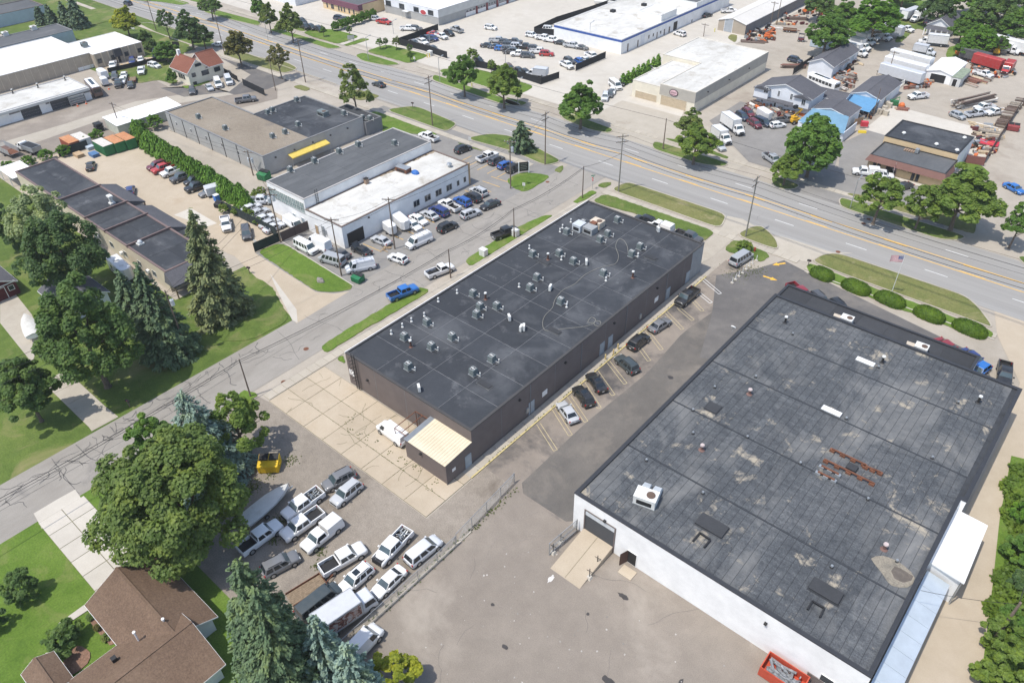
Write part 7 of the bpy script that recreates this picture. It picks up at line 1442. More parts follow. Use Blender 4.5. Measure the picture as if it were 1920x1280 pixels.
def catmull(P_, n=6):
    out = []
    for i in range(len(P_)-1):
        p0, p1, p2, p3 = P_[max(i-1,0)], P_[i], P_[i+1], P_[min(i+2,len(P_)-1)]
        for k in range(n):
            t = k/n; out.append(.5*((2*p1)+(p2-p0)*t+(2*p0-5*p1+4*p2-p3)*t*t+(3*p1-p0-3*p2+p3)*t**3))
    return out+[P_[-1]]
pts = catmull(pts)
for a, b in zip(pts, pts[1:]): m.bar(a, b,.05)
tag(m.build('garden_hose', flat('hose_tan',(.27,.26,.22),.6)), 'long pale hose looping across the long black roof', 'hose')
# factory roof
DZ = DH-.17
many('roof_vent', 'vent', DOT,[('n3',1455,410),('n3',1300,575),('n3',1750,335),('n3',1300,740),('n3',1690,768),('n3',965,935),('n3',1370,1170),('n4',868,265),('n4',1440,520),('n4',637,635),('n4',1255,916),('n4',307,956),('n4',793,1214),('n4',253,28),('o4',532,450),('o4',1000,410)], DZ, 'tiny vent cap on the patched factory roof, %s from the white wall', 'tiny vent caps on the factory roof')
many('flue_pipe', 'vent', TALL,[('n4',895,228),('n4',1585,515),('m4',198,1168)], DZ, 'black flue with white cap on the factory roof, %s from the white wall', 'black flues on the factory roof'); many('rusty_pipe', 'vent', RUSTP,[('o4',910,318),('n3',1705,455),('n3',1362,855)], DZ, 'short rusty pipe on the factory roof, %s from the white wall', 'rusty pipes on the factory roof')
for fr, x, y, lb_ in (('n4',775,225,'white flat panel on the factory roof, nearer the front block'),('n4',532,580,'white flat panel in the middle of the factory roof')):
    p = GF(fr,x,y,DZ); t = thing('skylight', lb_, 'skylight',(p.x,p.y,DZ)); MB().box(-1.25,1.25,-.5,.5,0,.12).build('curb', GALV, t); MB().box(-1.2,1.2,-.45,.45,.12,.17).build('panel', BRIGHTR, t)
p = GF('n3',960,1225,DZ); unit_box('rooftop_unit','white packaged unit with a round fan near the factory dock corner',p,DZ,1.25,.85,1.25,CABW,.25)
t = thing('duct_hoods','pair of pale metal duct hoods behind the white packaged unit','duct',GF('n3',1005,1150,DZ),.25)
for s in (-.65,.6): MB().loft([[(s-.5,-.9,.1),(s+.5,-.9,.1),(s+.5,.7,.1),(s-.5,.7,.1)],[(s-.45,-.5,.95),(s+.45,-.5,.95),(s+.4,.5,.5),(s-.4,.5,.5)]]).build('hood', CERAM, t)
FZ = 3.26
for fr, x, y, xx, yy, lb_ in (('m4',645,1140,590,1125,'white roof unit on legs with a curved duct, farther along the front block'),('n4',1180,118,1105,100,'white roof unit on legs with a tan duct, nearer end of the front block')):
    p = GF(fr,x,y,FZ+1); q = GF(fr,xx,yy,FZ+1); t = unit_box('rooftop_unit',lb_,p,FZ,.85,.7,1.25,CABW,.05);m=MB();d = (q-p)
    for k in range(4): m.box(-1.9-.05*k+.0,-.9,-.7+.35*k,-.42+.35*k,.5-.08*k,1.1-.1*k)
    m.build('duct', flat('tan_duct',(.52,.45,.36),.5) if 'tan_duct' not in MATS else MATS['tan_duct'], t); MB().bar((1,-.3,.2),(2.0,-.6,.15),.12).bar((1,.2,.2),(1.9,0,.15),.1).build('pipe', BLACK, t)
for k,(a, b, nb) in enumerate((((530,862),(770,975),3),((480,938),(830,1110),4),((770,985),(880,1030),2),((455,982),(580,1045),2),((430,1025),(550,1085),2))):
    p, q = GF('n4',*a,DZ), GF('n4',*b,DZ); t = thing('pipe_support_rail',['rusty rail nearest the front on the factory roof','longest rusty rail on the factory roof','short rusty rail continuing the nearest one','shorter rail beside the longest rusty rail','shorter outer rail with pale blocks'][k], 'rail',(p+q)/2,0)
    part(MB().bar((p.x,p.y,DZ+.38),(q.x,q.y,DZ+.38),.16), 'rail', RUST, t)
    for j in range(nb+1): c = p.lerp(q,.03+.94*j/nb); part(MB().box(c.x-.3,c.x+.3,c.y-.22,c.y+.22,DZ,DZ+.3), 'block', RUST if k < 3 else GALV, t)
def curb(nm, lb_, fr, x, y, dx, dy, h=.3): p = GF(fr,x,y,DZ); t = thing(nm,lb_,'roof patch',(p.x,p.y,DZ)); MB().box(-dx,dx,-dy,dy,0,h).build('curb', EPDMB, t); MB().box(-dx-.1,dx+.1,-dy-.1,dy+.1,0,.06).build('flashing', EPDM, t)
curb('roof_curb','raised dark curb on the factory roof above the white wall','o3',1435,155,1.6,.9); curb('roof_curb','raised dark curb near the lower corner of the factory roof','o4',490,625,1.5,.8); curb('roof_curb','flat dark hatch by the upper edge of the factory roof','n3',1445,555,.8,.8,.15); curb('roof_curb','small dark curb between the rusty rails','n4',678,990,.55,.5,.35)
for fr, pts_, lb_ in (('o3',[(1300,260),(1350,200),(1425,250),(1380,305)],'dark U-shaped pipe stub beside the raised curb above the white wall'),('o4',[(360,750),(395,690),(480,740),(450,805)],'dark U-shaped pipe stub near the lower corner of the roof')):
    m=MB(); P_ = [GF(fr,*q,DZ+.2) for q in pts_]
    for a, b in zip(P_, P_[1:]): m.bar(a, b,.18)
    tag(m.build('pipe_stub', BLACK), lb_, 'pipe')
sheet('roof_puddle', smooth_poly([tuple(GF('o4',*q,DZ)[:2]) for q in [(960,450),(1010,435),(1040,475),(1110,495),(1130,530),(1080,560),(1010,560),(960,500)]],1), DZ+.045, flat('wet_dirt',(.13,.11,.09),.25,0,.2,2))
sheet('dirt_film', smooth_poly([tuple(GF('o4',*q,DZ)[:2]) for q in [(800,380),(900,360),(1000,400),(1100,470),(1150,540),(1080,600),(960,590),(880,470)]],2), DZ+.04, ground_mat('roof_dirt',[(.20,.18,.145),(.27,.24,.19),(.12,.115,.10)], big=.3, mid=1.0, fine=6, grit=.4))
ds = thing('satellite_dish','white satellite dish at the factory roof edge','dish',GF('m3',1585,1230,DZ)); MB().cyl((0,0,0),(0,0,.7),.04).build('mast',GALV,ds); MB().cyl((0,-.08,.75),(0,.04,.85),.42,.36,14).build('dish',CABW,ds)
# smaller roofs
def condensers(pts, z, lab, grp): many('condenser','air conditioner',CONDP,pts,z,lab,grp)
condensers([('k2',735,1050),('k2',598,1100),('k2',420,1168),('k2',248,1232),('k2',995,1040)],6.5,'condenser on the dark grey workshop roof, %s from its glass-block end','condensers on the grey workshop roof')
condensers([('k1',1428,850),('k1',1620,932),('k2',120,990),('k2',210,960)],4.33,'condenser on the gravel roof, %s from its hedge side','condensers on the gravel roof')
condensers([('k2',303,905),('k2',632,825),('k2',293,728),('k2',85,818),('k2',120,800)],4.36,'condenser on the black half of the gravel roof block, %s from the gravel edge','condensers on the black half roof'); condensers([('k2',765,858),('k2',818,862)],3.1,'condenser on the low dark annex roof, %s from the gravel block','condensers on the annex roof')
p = GF('k2',483,830,4.36); unit_box('rooftop_unit','large blue-grey unit in the middle of the black half roof',p,4.36,1.3,.8,1.1,CAB)
p = GF('k1',610,335,4.1); unit_box('rooftop_unit','dark unit on the bright white beige-warehouse roof',p,4.1,.9,.8,1.2,CAB); 
for fr,x,y,lb_ in (('k1',245,215,'pale unit on the grey far-left roof, right one'),('k1',42,258,'pale unit on the grey far-left roof, left one')): p = GF(fr,x,y,3.7); unit_box('rooftop_unit',lb_,p,3.7,.9,.8,1.1,CABW)
many('roof_vent','vent',TALL,[('k1',470,578),('k1',275,630),('k1',95,672)],3.2,'dark pipe on the white garage roof, %s from the left','pipes on the garage roof')
p = GF('m2',795,170,4.5); t = thing('chimney','brown square chimney on the stained white roof','chimney',(p.x,p.y,4.5)); MB().box(-.35,.35,-.35,.35,0,1.1).build('stack',W['brick'],t); MB().box(-.42,.42,-.42,.42,1.1,1.2).build('cap',BLACK,t)
p = GF('k2',1390,1200,4.5); t = thing('mushroom_vent','grey mushroom vent on the stained white roof','vent',(p.x,p.y,4.5)); MB().cyl((0,0,0),(0,0,.6),.3).build('stack',GALV,t); MB().cyl((0,0,.6),(0,0,.9),.6,.4,10).build('cap',GALV,t)
p = GF('k2',1060,1232,4.5); unit_box('rooftop_unit','old rusted unit on the stained white roof',p,4.5,1.5,.8,1.0,RUST,.1,False,GALV); p = GF('k2',1145,1245,4.5); t = thing('blue_tarp','blue tarp bundle beside the rusted roof unit','tarp',(p.x,p.y,4.5)); MB().dome((0,0,0),1.0,.7,.7,10,4).build('tarp',flat('tarp_blue',(.03,.13,.40),.6,0,.25,3),t)
p = GF('m1',805,310,4.1); t = thing('turbine_vent','white stack vent on a middle black roof section','vent',(p.x,p.y,4.0)); MB().box(-.5,.5,-.5,.5,0,.3).cyl((0,0,.3),(0,0,1.5),.35).build('stack',CABW,t); MB().box(-.6,.6,-.4,.4,1.4,1.75).build('hood',CABW,t)
p = GF('m1',1008,600,4.1); t = thing('turbine_vent','round white vent on the nearest black roof section','vent',(p.x,p.y,4.0)); MB().box(-.55,.55,-.55,.55,0,.25).build('base',CABW,t); MB().dome((0,0,.25),.5,.5,.6,12,4).build('dome',CERAM,t)
for fr,x,y,lb_ in (('lb',715,118,'white round vent, left on the black office roof'),('lb',1040,230,'white cluster vent in the middle of the black office roof'),('lb',1245,290,'white vent nearest the step in the office roof'),('lb',1320,165,'white vent at the right edge of the office roof')):
    p = GF(fr,x,y,4.5); t = thing('mushroom_vent',lb_,'vent',(p.x,p.y,4.5)); MB().cyl((0,0,0),(0,0,.35),.2).build('stack',CABW,t); MB().cyl((0,0,.35),(0,0,.6),.45,.3,10).build('cap',CABW,t)
p = GF('lb',800,290,3.25); t = thing('roof_crate','weathered timber crate and box unit on the low office roof','crate',(p.x,p.y,3.25))
for k in range(5): MB().box(-1.6+.45*k,-1.3+.45*k,-.6,.6,0,.2).build('plank',W['brick'],t)
MB().box(.6,1.3,-.5,.5,.1,.9).build('unit',GALV,t)

# ---------------------------------------------------------------- poles and wires
def pole(base, top, label, arms=1, can=0, light=False, mat=None, r=.15, fr='p', armdir=0.0, h=None):
    b = F(fr,*base); p = G(*b); H_ = h or max(4, height_at(b, F(fr,*top))); t = thing('light_pole' if light else 'utility_pole', label, 'pole', p, armdir)
    MB().cyl((0,0,-.2),(0,0,H_),r,r*.62,8).build('pole', mat or WOODPOLE, t)
    for k in range(arms):
        z = H_-.5-1.1*k; a = MB().bar((-1.25,0.12,z),(1.25,.12,z),.13); o = a.build('crossarm', WOODPOLE, t)
        for x in (-1.1,-.45,.45,1.1): MB().cyl((x,.12,z+.06),(x,.12,z+.28),.06,.04,6).build('insulator', CERAM, o)
        MB().bar((-.7,.12,z-.05),(0,.1,z-.7),.05).bar((.7,.12,z-.05),(0,.1,z-.7),.05).build('brace', GALV, o)
    for k in range(can):
        a = k*1.9+.6; c = Vector((.48*math.cos(a),.48*math.sin(a),0)); z = H_-2.6-.25*(can>1); MB().cyl(c+Vector((0,0,z)),c+Vector((0,0,z+.95)),.30,.30,10).cyl(c+Vector((.1,0,z+.95)),c+Vector((.1,0,z+1.2)),.05,.04,6).build('transformer', CERAM, t)
    if light: MB().bar((0,0,H_-.2),(1.5,0,H_+.15),.09).build('lamp_arm', GALV, t); MB().loft([[(1.3,-.16,H_+.05),(2.0,-.12,H_+.1),(2.0,.12,H_+.1),(1.3,.16,H_+.05)],[(1.35,-.12,H_+.22),(1.95,-.09,H_+.22),(1.95,.09,H_+.22),(1.35,.12,H_+.22)]]).build('lamp_head', GALV, t)
    return Vector((p.x,p.y,H_))
q90 = math.pi/2
P1 = pole((352.3,663),(309,544),'wooden pole with white transformer in front of the dark lawn spruce',0,1)
P2 = pole((470,743),(446,673),'short dark pole at the side street edge near the salvage yard',0,0,r=.13)
P3 = pole((640.5,517),(619.6,408),'pole on the kerb by the vans with a climbing bracket',1,0,armdir=.6)
P4 = pole((740.4,466.5),(725,370),'pole standing beside the white trailer in the lot',1,0,armdir=.6)
P5 = pole((845,520.5),(841,467),'bare short pole behind the white pickup on the side street',0,0,r=.13); P6 = pole((964,446),(961,390),'thin pole beside the black verge pickup',0,0,r=.12); P7 = pole((1091.8,371.8),(1095,311.7),'dark bare pole at the street corner near the stop sign',0,0,r=.13)
POLEG = flat('weathered_pole',(.20,.19,.165),.9,0,.25,3)
P8 = pole((1159.6,359.5),(1169.5,252),'tall pole at the tip of the corner lawn by the main road',2,0,mat=POLEG,armdir=.9); P9 = pole((1397.7,443.8),(1418,331),'tall pole on the small lawn beside the concrete driveway',2,0,mat=POLEG,armdir=q90); P10 = pole((1022,309),(1025,210),'tall pole on the verge beside the dark juniper',2,0,armdir=q90); P11 = pole((811,236),(803.6,142),'tall pole on the grass opposite the cream parking entrances',2,0,armdir=q90); P12 = pole((573,154.5),(557.8,74),'tall pole on the verge left of the lone thin tree',2,0,armdir=q90)
P13 = pole((517,170),(505,104),'dark pole at the corner of the office parking',0,0,r=.13); P14 = pole((421.5,103),(407,18),'tall pole on the verge by the brownish road tree',1,0,armdir=q90); P15 = pole((293,58),(279,0),'tall pole cut by the top edge at upper left',1,0,armdir=q90); P16 = pole((226.5,242.7),(212.7,192),'pole with a heavy crossarm beside the long white shed',1,0,armdir=.2)
P17 = pole((527,454),(510,351),'pole with three transformers in the corner of the dark fence',2,3,armdir=.6); P18 = pole((475,329),(464.5,282),'pole with transformers at the gravel block corner',1,2,armdir=.4); P19 = pole((957.5,353.5),(959,262),'pole with one transformer in the front lot by the dark sign',1,1,armdir=.5)
P20 = pole((1243,280.5),(1251.7,222),'dark pole at the kerb before the bright spreading tree',0,0,r=.15); P21 = pole((1663.7,145),(1678,95.6),'pole with long crossarm among the pale trailers',1,0,armdir=0); P22 = pole((1636.6,217.6),(1646.8,165),'pole with a white lamp behind the blue awnings',0,0,r=.12); P23 = pole((1444.4,49),(1449.5,3),'left pole of the pair beside the far barn',1,0); P24 = pole((1456,46.7),(1464,-10),'right pole of the pair beside the far barn',1,0); P25 = pole((1399,46),(1403.5,19),'short pole at the barn gable',1,0,r=.1); P26 = pole((1319,69),(1320,49.6),'pole at the far corner of the taupe workshop',1,0,r=.12)
P27 = pole((1865,1198),(1917,1129),'thick wooden pole with a lamp in the overgrowth at lower right',0,0,r=.2)
GP = dict(mat=GALV, r=.09)
for b, t_, lb_ in (((1593.7,390.3),(1610,337),'grey street light pole on the lawn before the builder office'),((691,113.5),(687,70),'light pole on the narrow dealer lawn strip'),((825,154),(826,108),'light pole at the tip of the dealer lawn'),((971,196),(973,150),'pale pole at the kerb before the yellow-green tree'),((1105,87),(1106.7,43),'lot light in front of the blue stripe wall'),((948,121),(948,96),'lot light at the near side of the car cluster'),((738,64),(737,40.5),'lot light by the truck workshop forecourt'),((806,86),(805.6,65),'lot light inside the dealer fence'),((503,76),(500,40),'light pole by the upper hedge lot')): pole(b,t_,lb_,0,0,True,**GP,armdir=1.57)
def wire(name, pts, label, sag=.5, r=.028, n=8):
    r *= .75
    m=MB()
    for a, b in zip(pts, pts[1:]):
        L_ = (b-a).length; prev = a
        for k in range(1, n+1):
            t = k/n; q = a.lerp(b, t); q = Vector((q.x, q.y, q.z-sag*4*t*(1-t))); m.bar(prev, q, r*1.4, r*1.4); prev = q
    return tag(m.build(name, CABLE), label, 'cable')
Z = lambda dz, dx=0, dy=0: Vector((dx, dy,-dz))
line = [P15+Vector((-60,0,0)),P15,P14,P12,P11,P10,P8,P9,P9+Vector((48,-1,0)),P9+Vector((110,-2,0))]
for k,(dz, dy) in enumerate(((.3,-1.1),(.3,1.1),(1.4,-.9),(1.4,.9),(3.4,.2),(4.2,.2))): wire('power_cable',[p+Z(dz,0,dy) for p in line],['top cable along the main road, street side','top cable along the main road, kerb side','second-arm cable along the main road, street side','second-arm cable along the main road, kerb side','thick cable below the arms along the main road','lowest thick cable along the main road'][k],.55,.028 if k < 4 else .055)
far = [P20+Vector((-250,2,-.5)),P20+Vector((-95,1,-.3)),P20,P20+Vector((60,1,-.5)),P20+Vector((110,1,-.5))]; wire('power_cable',[p+Z(.3) for p in far],'cable over the far kerb of the main road',.9,.045)
st_ = [P2+Vector((0,-45,.5)),P2,P5,P6,P7]; wire('power_cable',[p+Z(.2) for p in st_],'dark cable along the near side of the side street',.6,.05); wire('power_cable',[p+Z(.5) for p in st_],'second cable just under the one along the side street',.7,.035); wire('power_cable',[P7+Z(.2),P8+Z(4)],'cable from the corner pole to the main road pole',.3,.04)
lw = [P1+Vector((-5,-75,1)),P1+Vector((-2,-38,.4)),P1]
for k, dx in enumerate((-1,0,1.2)): wire('power_cable',[p+Z(.2+.7*k,dx) for p in lw],['upper wire across the left lawns','middle wire across the left lawns','lower wire across the left lawns'][k],.8,.034)
for k,(a, b) in enumerate(((P1,P3),(P1,P17),(P3,P4),(P3,P17),(P4,P19),(P17,P18),(P19,P10),(P18,P16))): wire('power_cable',[a+Z(.4),b+Z(.4)],'cable from %s' % ['the transformer pole to the pole by the vans','the lawn pole to the three-transformer pole','the pole by the vans to the trailer pole','the pole by the vans to the three-transformer pole','the trailer pole to the front lot pole','the three-transformer pole to the gravel block pole','the front lot pole to the main road pole','the gravel block pole to the white shed pole'][k],.7,.03); wire('power_cable',[a+Z(1.2,.4),b+Z(1.2,.4)],'lower cable from %s' % ['the transformer pole to the pole by the vans','the lawn pole to the three-transformer pole','the pole by the vans to the trailer pole','the pole by the vans to the three-transformer pole','the trailer pole to the front lot pole','the three-transformer pole to the gravel block pole','the front lot pole to the main road pole','the gravel block pole to the white shed pole'][k],.8,.03)
wire('power_cable',[P27+Z(.3),Vector((1.7,58.5,6.6))],'service wire from the thick lower right pole to the factory roof',.3,.03); wire('power_cable',[P27+Z(.6),P27+Vector((-1.5,48,2)),P27+Vector((-3,90,2))],'wire above the tan drive beside the factory',.5,.03); wire('power_cable',[P27+Z(.9),P27+Vector((.5,48,2)),P27+Vector((0,90,2))],'second wire above the tan drive beside the factory',.5,.03)
# ---------------------------------------------------------------- fences
def fence(label, pts, mat, h=1.9, step=2.6, name='privacy_fence', boards=False, fr='p', post=None, wz=.05, group=None):
    P_ = [GF(fr,*q) for q in pts]; c = sum(P_, Vector())/len(P_); t = thing(name, label, 'fence', c)
    for a, b in zip(P_, P_[1:]):
        L_ = (b-a).length; n = max(1, round(L_/step)); d = (b-a).normalized()
        for k in range(n+1):
            q = a.lerp(b,k/n)-c; MB().cyl((q.x,q.y,0),(q.x,q.y,h+.12),.045,None,6).build('post', post or BLACK, t)
        if boards:
            nb = int(L_/.33); me = MB().box(-.15,.15,-.015,.015,.06,h).mesh('board', mat)
            for k in range(nb):
                q = a.lerp(b,(k+.5)/nb)-c; o = ob('board', me, t,(q.x,q.y,RU(-.03,.03))); o.rotation_euler = (0,0,math.atan2(d.y,d.x))
        else:
            for k in range(n):
                u, v = a.lerp(b,k/n)-c, a.lerp(b,(k+1)/n)-c; MB().bar(u+d*.03+Vector((0,0,h/2+.06)),v-d*.03+Vector((0,0,h/2+.06)),wz,h-.1).build('panel', mat, t)
    return t
GRN = flat('dark_green_fabric',(.022,.034,.034),.85,0,.3); BRN = flat('brown_panel',(.09,.065,.06),.8); BRD = flat('weathered_boards',(.16,.115,.095),.9,0,.3,3); MAR = flat('maroon_gate',(.21,.085,.075),.75)
fence('dark green privacy fence beside the fenced silver cars',[(170,590),(560,790),(960,985)],GRN,2.0,fr='r1'); fence('dark green gate panel at the mouth of the tan lot',[(1005,1065),(628,1228)],GRN,2.0,fr='r1'); fence('brown gate panel closing the silver car strip',[(1035,1065),(1440,888)],BRN,2.0,fr='r1')
fence('black mesh fence running from the truck workshop to the lawn',[(655,300),(60,515)],FABRIC,2.0,fr='l1'); fence('black mesh fence along the dealer lawn to the driveway gate',[(60,515),(420,600),(790,722)],FABRIC,2.0,fr='l1'); fence('black fence behind the round lawn trees',[(90,690),(290,725),(850,880),(1070,952)],FABRIC,1.9,fr='l2'); fence('dark fence corner along the lane by the white box truck',[(1075,952),(1345,860)],FABRIC,1.9,fr='l2'); fence('slanting black fence beside the lane to the blue stripe workshop',[(1595,752),(2040,560)],FABRIC,2.0,fr='l2'); fence('small black pen fence at the blue stripe corner, front side',[(972,190),(1265,215)],FABRIC,1.9,fr='l2'); fence('small black pen fence at the blue stripe corner, lot side',[(160,240),(320,165),(560,90),(800,5)],FABRIC,1.9,fr='k3')
fence('dark fence between the beige office stalls and the grass',[(345,495),(620,435),(1040,335)],FABRIC,1.4,fr='h1'); fence('black fence behind the van with green paint',[(1735,500),(1900,600)],FABRIC,1.6,fr='h1'); fence('black fence beside the grey pickup',[(1750,615),(1905,690)],FABRIC,1.9,fr='k1'); fence('dark green fence behind the long black strip roof',[(900,1085),(1130,1010),(1335,945)],GRN,2.0,fr='g1'); fence('black fence behind the two-storey house',[(1000,965),(1245,800)],FABRIC,1.9,fr='u1')
fence('long weathered board fence between the builder yard and cross street',[(1400,1275),(1650,880),(1880,530)],BRD,1.9,fr='u5',boards=True,name='board_fence',post=BRD); fence('maroon metal gate at the front of the builder yard',[(1150,1270),(1395,1310)],MAR,1.9,fr='u5',name='metal_gate'); fence('wooden fence panel beside the red sign cart',[(1370,735),(1480,700)],W['wood'],1.8,fr='u4',boards=True,name='board_fence',post=W['wood'])
# chain-link fences: posts, rails and real wire
def chain(label, pts, h=1.7, fr='p', step=3.0):
    P_ = [GF(fr,*q) if not isinstance(q, Vector) else q for q in pts]; c = sum(P_, Vector())/len(P_); t = thing('chain_link_fence', label, 'fence', c); w_ = MB()
    for a, b in zip(P_, P_[1:]):
        L_ = (b-a).length; n = max(1, round(L_/step))
        for k in range(n+1): q = a.lerp(b,k/n)-c; MB().cyl((q.x,q.y,0),(q.x,q.y,h+.05),.04,None,6).build('post', GALV, t)
        MB().bar(a-c+Vector((0,0,h)),b-c+Vector((0,0,h)),.045).build('top_rail', GALV, t); k = int(L_/.22); s = h/L_
        for i in range(k):
            for sg in (0,1):
                u = a.lerp(b,i/k)-c; v = a.lerp(b,min(1,i/k+s))-c; w_.bar(u+Vector((0,0,.05 if sg else h)),v+Vector((0,0,h if sg else .05)),.012)
    stuff(w_.build('wire_mesh', GALV, t))
chain('chain-link fence between the salvage yard and the factory yard',[Vector((-41.0,14.8,0)),Vector((-41.0,36,0))]); chain('rolling chain-link gate by the shed corner of the aisle',[Vector((-41.2,36.3,0)),Vector((-42.0,47.6,0))]); chain('green-weathered chain-link fence beside the blue porch cottage',[(10,610),(300,320),(540,130)],fr='u5')
# ---------------------------------------------------------------- containers, bins, boxes
def container(label, x0, x1, y0, y1, h, col, roof, name='container'):
    c = thing(name, label, 'container',((x0+x1)/2,(y0+y1)/2,0));m=MB();lx, ly = (x1-x0)/2,(y1-y0)/2; m.box(-lx,lx,-ly,ly,.1,h-.05); m.build('body', col, c); r_ = MB(); n = int(2*lx/.3)
    for k in range(n): x = -lx+.15+k*.3; r_.box(x-.07,x+.07,-ly-.03,ly+.03,.2,h-.2)
    r_.build('ribs', col, c); MB().box(-lx-.02,lx+.02,-ly-.02,ly+.02,h-.05,h).build('roof', roof, c)
    for s in (-.5,.5): MB().box(lx,lx+.05,s*ly-.45*ly,s*ly+.45*ly,.2,h-.2).build('door', col, c)
OR1 = ground_mat('orange_rust_roof',[(.42,.17,.08),(.5,.24,.12),(.58,.32,.19)],mid=1,fine=4); OR2 = ground_mat('white_rust_roof',[(.5,.46,.40),(.6,.57,.52),(.35,.24,.17)],mid=1,fine=4)
container('green container with a pale roof, nearest the black roof strip',-182,-176.6,61.4,63.7,2.45,W['green'],OR2); container('green container with orange roof between the other two',-181.6,-176.2,63.9,66.2,2.45,W['green'],OR1); container('green container with orange roof next to the hedge',-181.2,-175.8,66.4,68.7,2.45,W['green'],OR1); RC = flat('container_red',(.32,.09,.05),.7,0,.2)
container('rusty red container in the rear yard',-190.2,-185,57.4,59.7,2.3,RC,OR1); container('pale container behind the rusty red one',-189.8,-184.8,59.9,62.3,2.3,W['lgrey'],OR2); p = GF('u1',1360,610); container('grey storage container beside the grey-roofed garage',p.x-3,p.x+3,p.y-1.2,p.y+1.2,2.5,W['bluegrey'],W['lgrey'])
def dumpster(label, p, col, rot=0, L_=1.9, D_=1.5, H_=1.35, lid=None, slope=True, name='dumpster', load=None):
    t = thing(name, label, 'dumpster',(p.x,p.y,.02), rot); l, d = L_/2, D_/2;m=MB();m.loft([[(-l,-d,.12),(l,-d,.12),(l,d,.12),(-l,d,.12)],[(-l,-d*1.05,H_*.72),(l,-d*1.05,H_*.72),(l,d,H_),(-l,d,H_)]],cap=True)
    for k in range(4): m.box(-l+.2+k*(2*l-.4)/3-.05,-l+.2+k*(2*l-.4)/3+.05,-d*1.05-.03,-d,.2,H_*.68)
    m.build('body', col, t)
    for s in (-.5,.5): MB().add([(s*l-.46*l,0,H_*.92),(s*l+.46*l,0,H_*.92),(s*l+.46*l,d,H_+.04),(s*l-.46*l,d,H_+.04)],[(0,1,2,3)]).box(s*l-.46*l,s*l+.46*l,-.06,.0,H_*.8,H_*.95).build('lid', lid or BLACK, t)
    for s in (-1,1): MB().box(s*(l+.08)-.08,s*(l+.08)+.08,-d*.4,d*.4,H_*.5,H_*.62).build('fork_pocket', col, t)
    MB().box(-l*.9,l*.9,-d*.9,d*.9,0,.12).build('skid', BLACK, t); return t
dumpster('bright yellow dumpster with dark lid in the salvage yard',GF('n2',105,985),flat('dumpster_yellow',(.66,.43,.01),.5),.75,2.6,1.9,1.7); dumpster('green dumpster beside the white work van at the street edge',GF('m2',735,870),flat('dumpster_green',(.015,.15,.06),.5),.1); dumpster('black bin at the end of the hedge on the tan lot',GF('r1',90,550),BLACK,.3,1.5,1.2,1.2); dumpster('dark green bin between the pale workshop and the grey block',GF('r1',770,130),W['green'],.2,2.4,1.8,1.9); dumpster('maroon dumpster outside the board fence',GF('u5',1765,850),flat('dumpster_maroon',(.25,.05,.05),.6),.2,2.4,1.6,1.5)
p = GF('o4',170,1250); t = thing('skip','orange-red open skip full of junk at the bottom edge','dumpster',(p.x,p.y,0),0);m=MB();a = [(-2,-1.1),(2.2,-1.1),(2.2,1.1),(-2,1.1)]; b_ = [(q[0]*.95,q[1]*.92) for q in a]; m.loft([[(*q,.1) for q in a],[(*q,1.5) for q in a],[(*q,1.5) for q in b_],[(*q,.3) for q in b_]]); m.build('body', flat('skip_red',(.45,.07,.035),.55), t)
m=MB(); 
for _ in range(24): m.bar((RU(-1.7,1.8),RU(-.8,.8),RU(.4,1)),(RU(-1.7,1.8),RU(-.8,.8),RU(.7,1.5)),.25,.1)
m.build('junk', flat('junk_mix',(.2,.21,.22),.7,0,.6,3), t)
for fr,x,y,col,lb_ in (('o4',415,1250,W['brown'],'brown wall cabinet beside the white factory wall at the bottom'),('o4',560,1290,W['bluegrey'],'blue-framed box at the bottom edge by the factory wall')): p = GF(fr,x,y,.6); t = thing('steel_cabinet',lb_,'cabinet',(p.x,p.y+.3,0)); MB().box(-.8,.8,-.5,.5,0,1.2).build('body',col,t); MB().box(-.84,.84,-.54,.54,1.2,1.26).build('lid',col,t)
for x,y,lb_,c in ((1420,1060,'blue tarped pallet by the first green container','dblue'),(1350,950,'pale blue drum stack by the dark green fence','steel'),(1190,1065,'weathered pallet stack by the dark green fence','brown')):
    p = GF('g1',x,y); t = thing('pallet_stack',lb_,'pallets',(p.x,p.y,.02))
    for k in range(5): MB().box(-1.2,1.2,-.8,.8,.16*k,.16*k+.11).build('pallet', {'dblue':flat('blue_sheet',(.08,.17,.33),.5) if 'blue_sheet' not in MATS else MATS['blue_sheet'],'steel':W['bluegrey'],'brown':W['wood']}[c], t)
p = GF('g1',1500,680); t = thing('steel_rack','steel rack of crates beside the long white shed','rack',(p.x,p.y,0))
for k in range(3): MB().box(-1,1,-.8,.8,.1+.7*k,.55+.7*k).build('crate',BLACK,t)
for s in (-1,1): MB().bar((s*1.05,.8,0),(s*1.05,.8,2.2),.08).build('post',GALV,t)
p = GF('r1',60,450); t = thing('blue_bin','blue box beside the silver trailer','box',(p.x,p.y,0)); MB().box(-.5,.5,-.5,.5,0,1.3).build('body',flat('box_blue',(.03,.16,.5),.5),t); MB().box(-.52,.52,-.52,.52,1.3,1.38).build('lid',CABW,t)  # plain blue bin with a pale lid
for fr,x,y,lb_ in (('m2',1635,685,'white utility box on the side street verge'),('m2',1862,545,'white utility box beside the thin verge pole'),('k2',1252,400,'white box beside the yellow posts')):
    p = GF(fr,x,y); t = thing('utility_box',lb_,'box',(p.x,p.y,.05)); MB().box(-.65,.65,-.5,.5,0,1.25).build('cabinet',CABW,t); MB().box(-.7,.7,-.55,.55,1.25,1.33).build('lid',CABW,t); MB().box(-.6,0,-.53,-.5,.1,1.15).build('door',CABW,t)
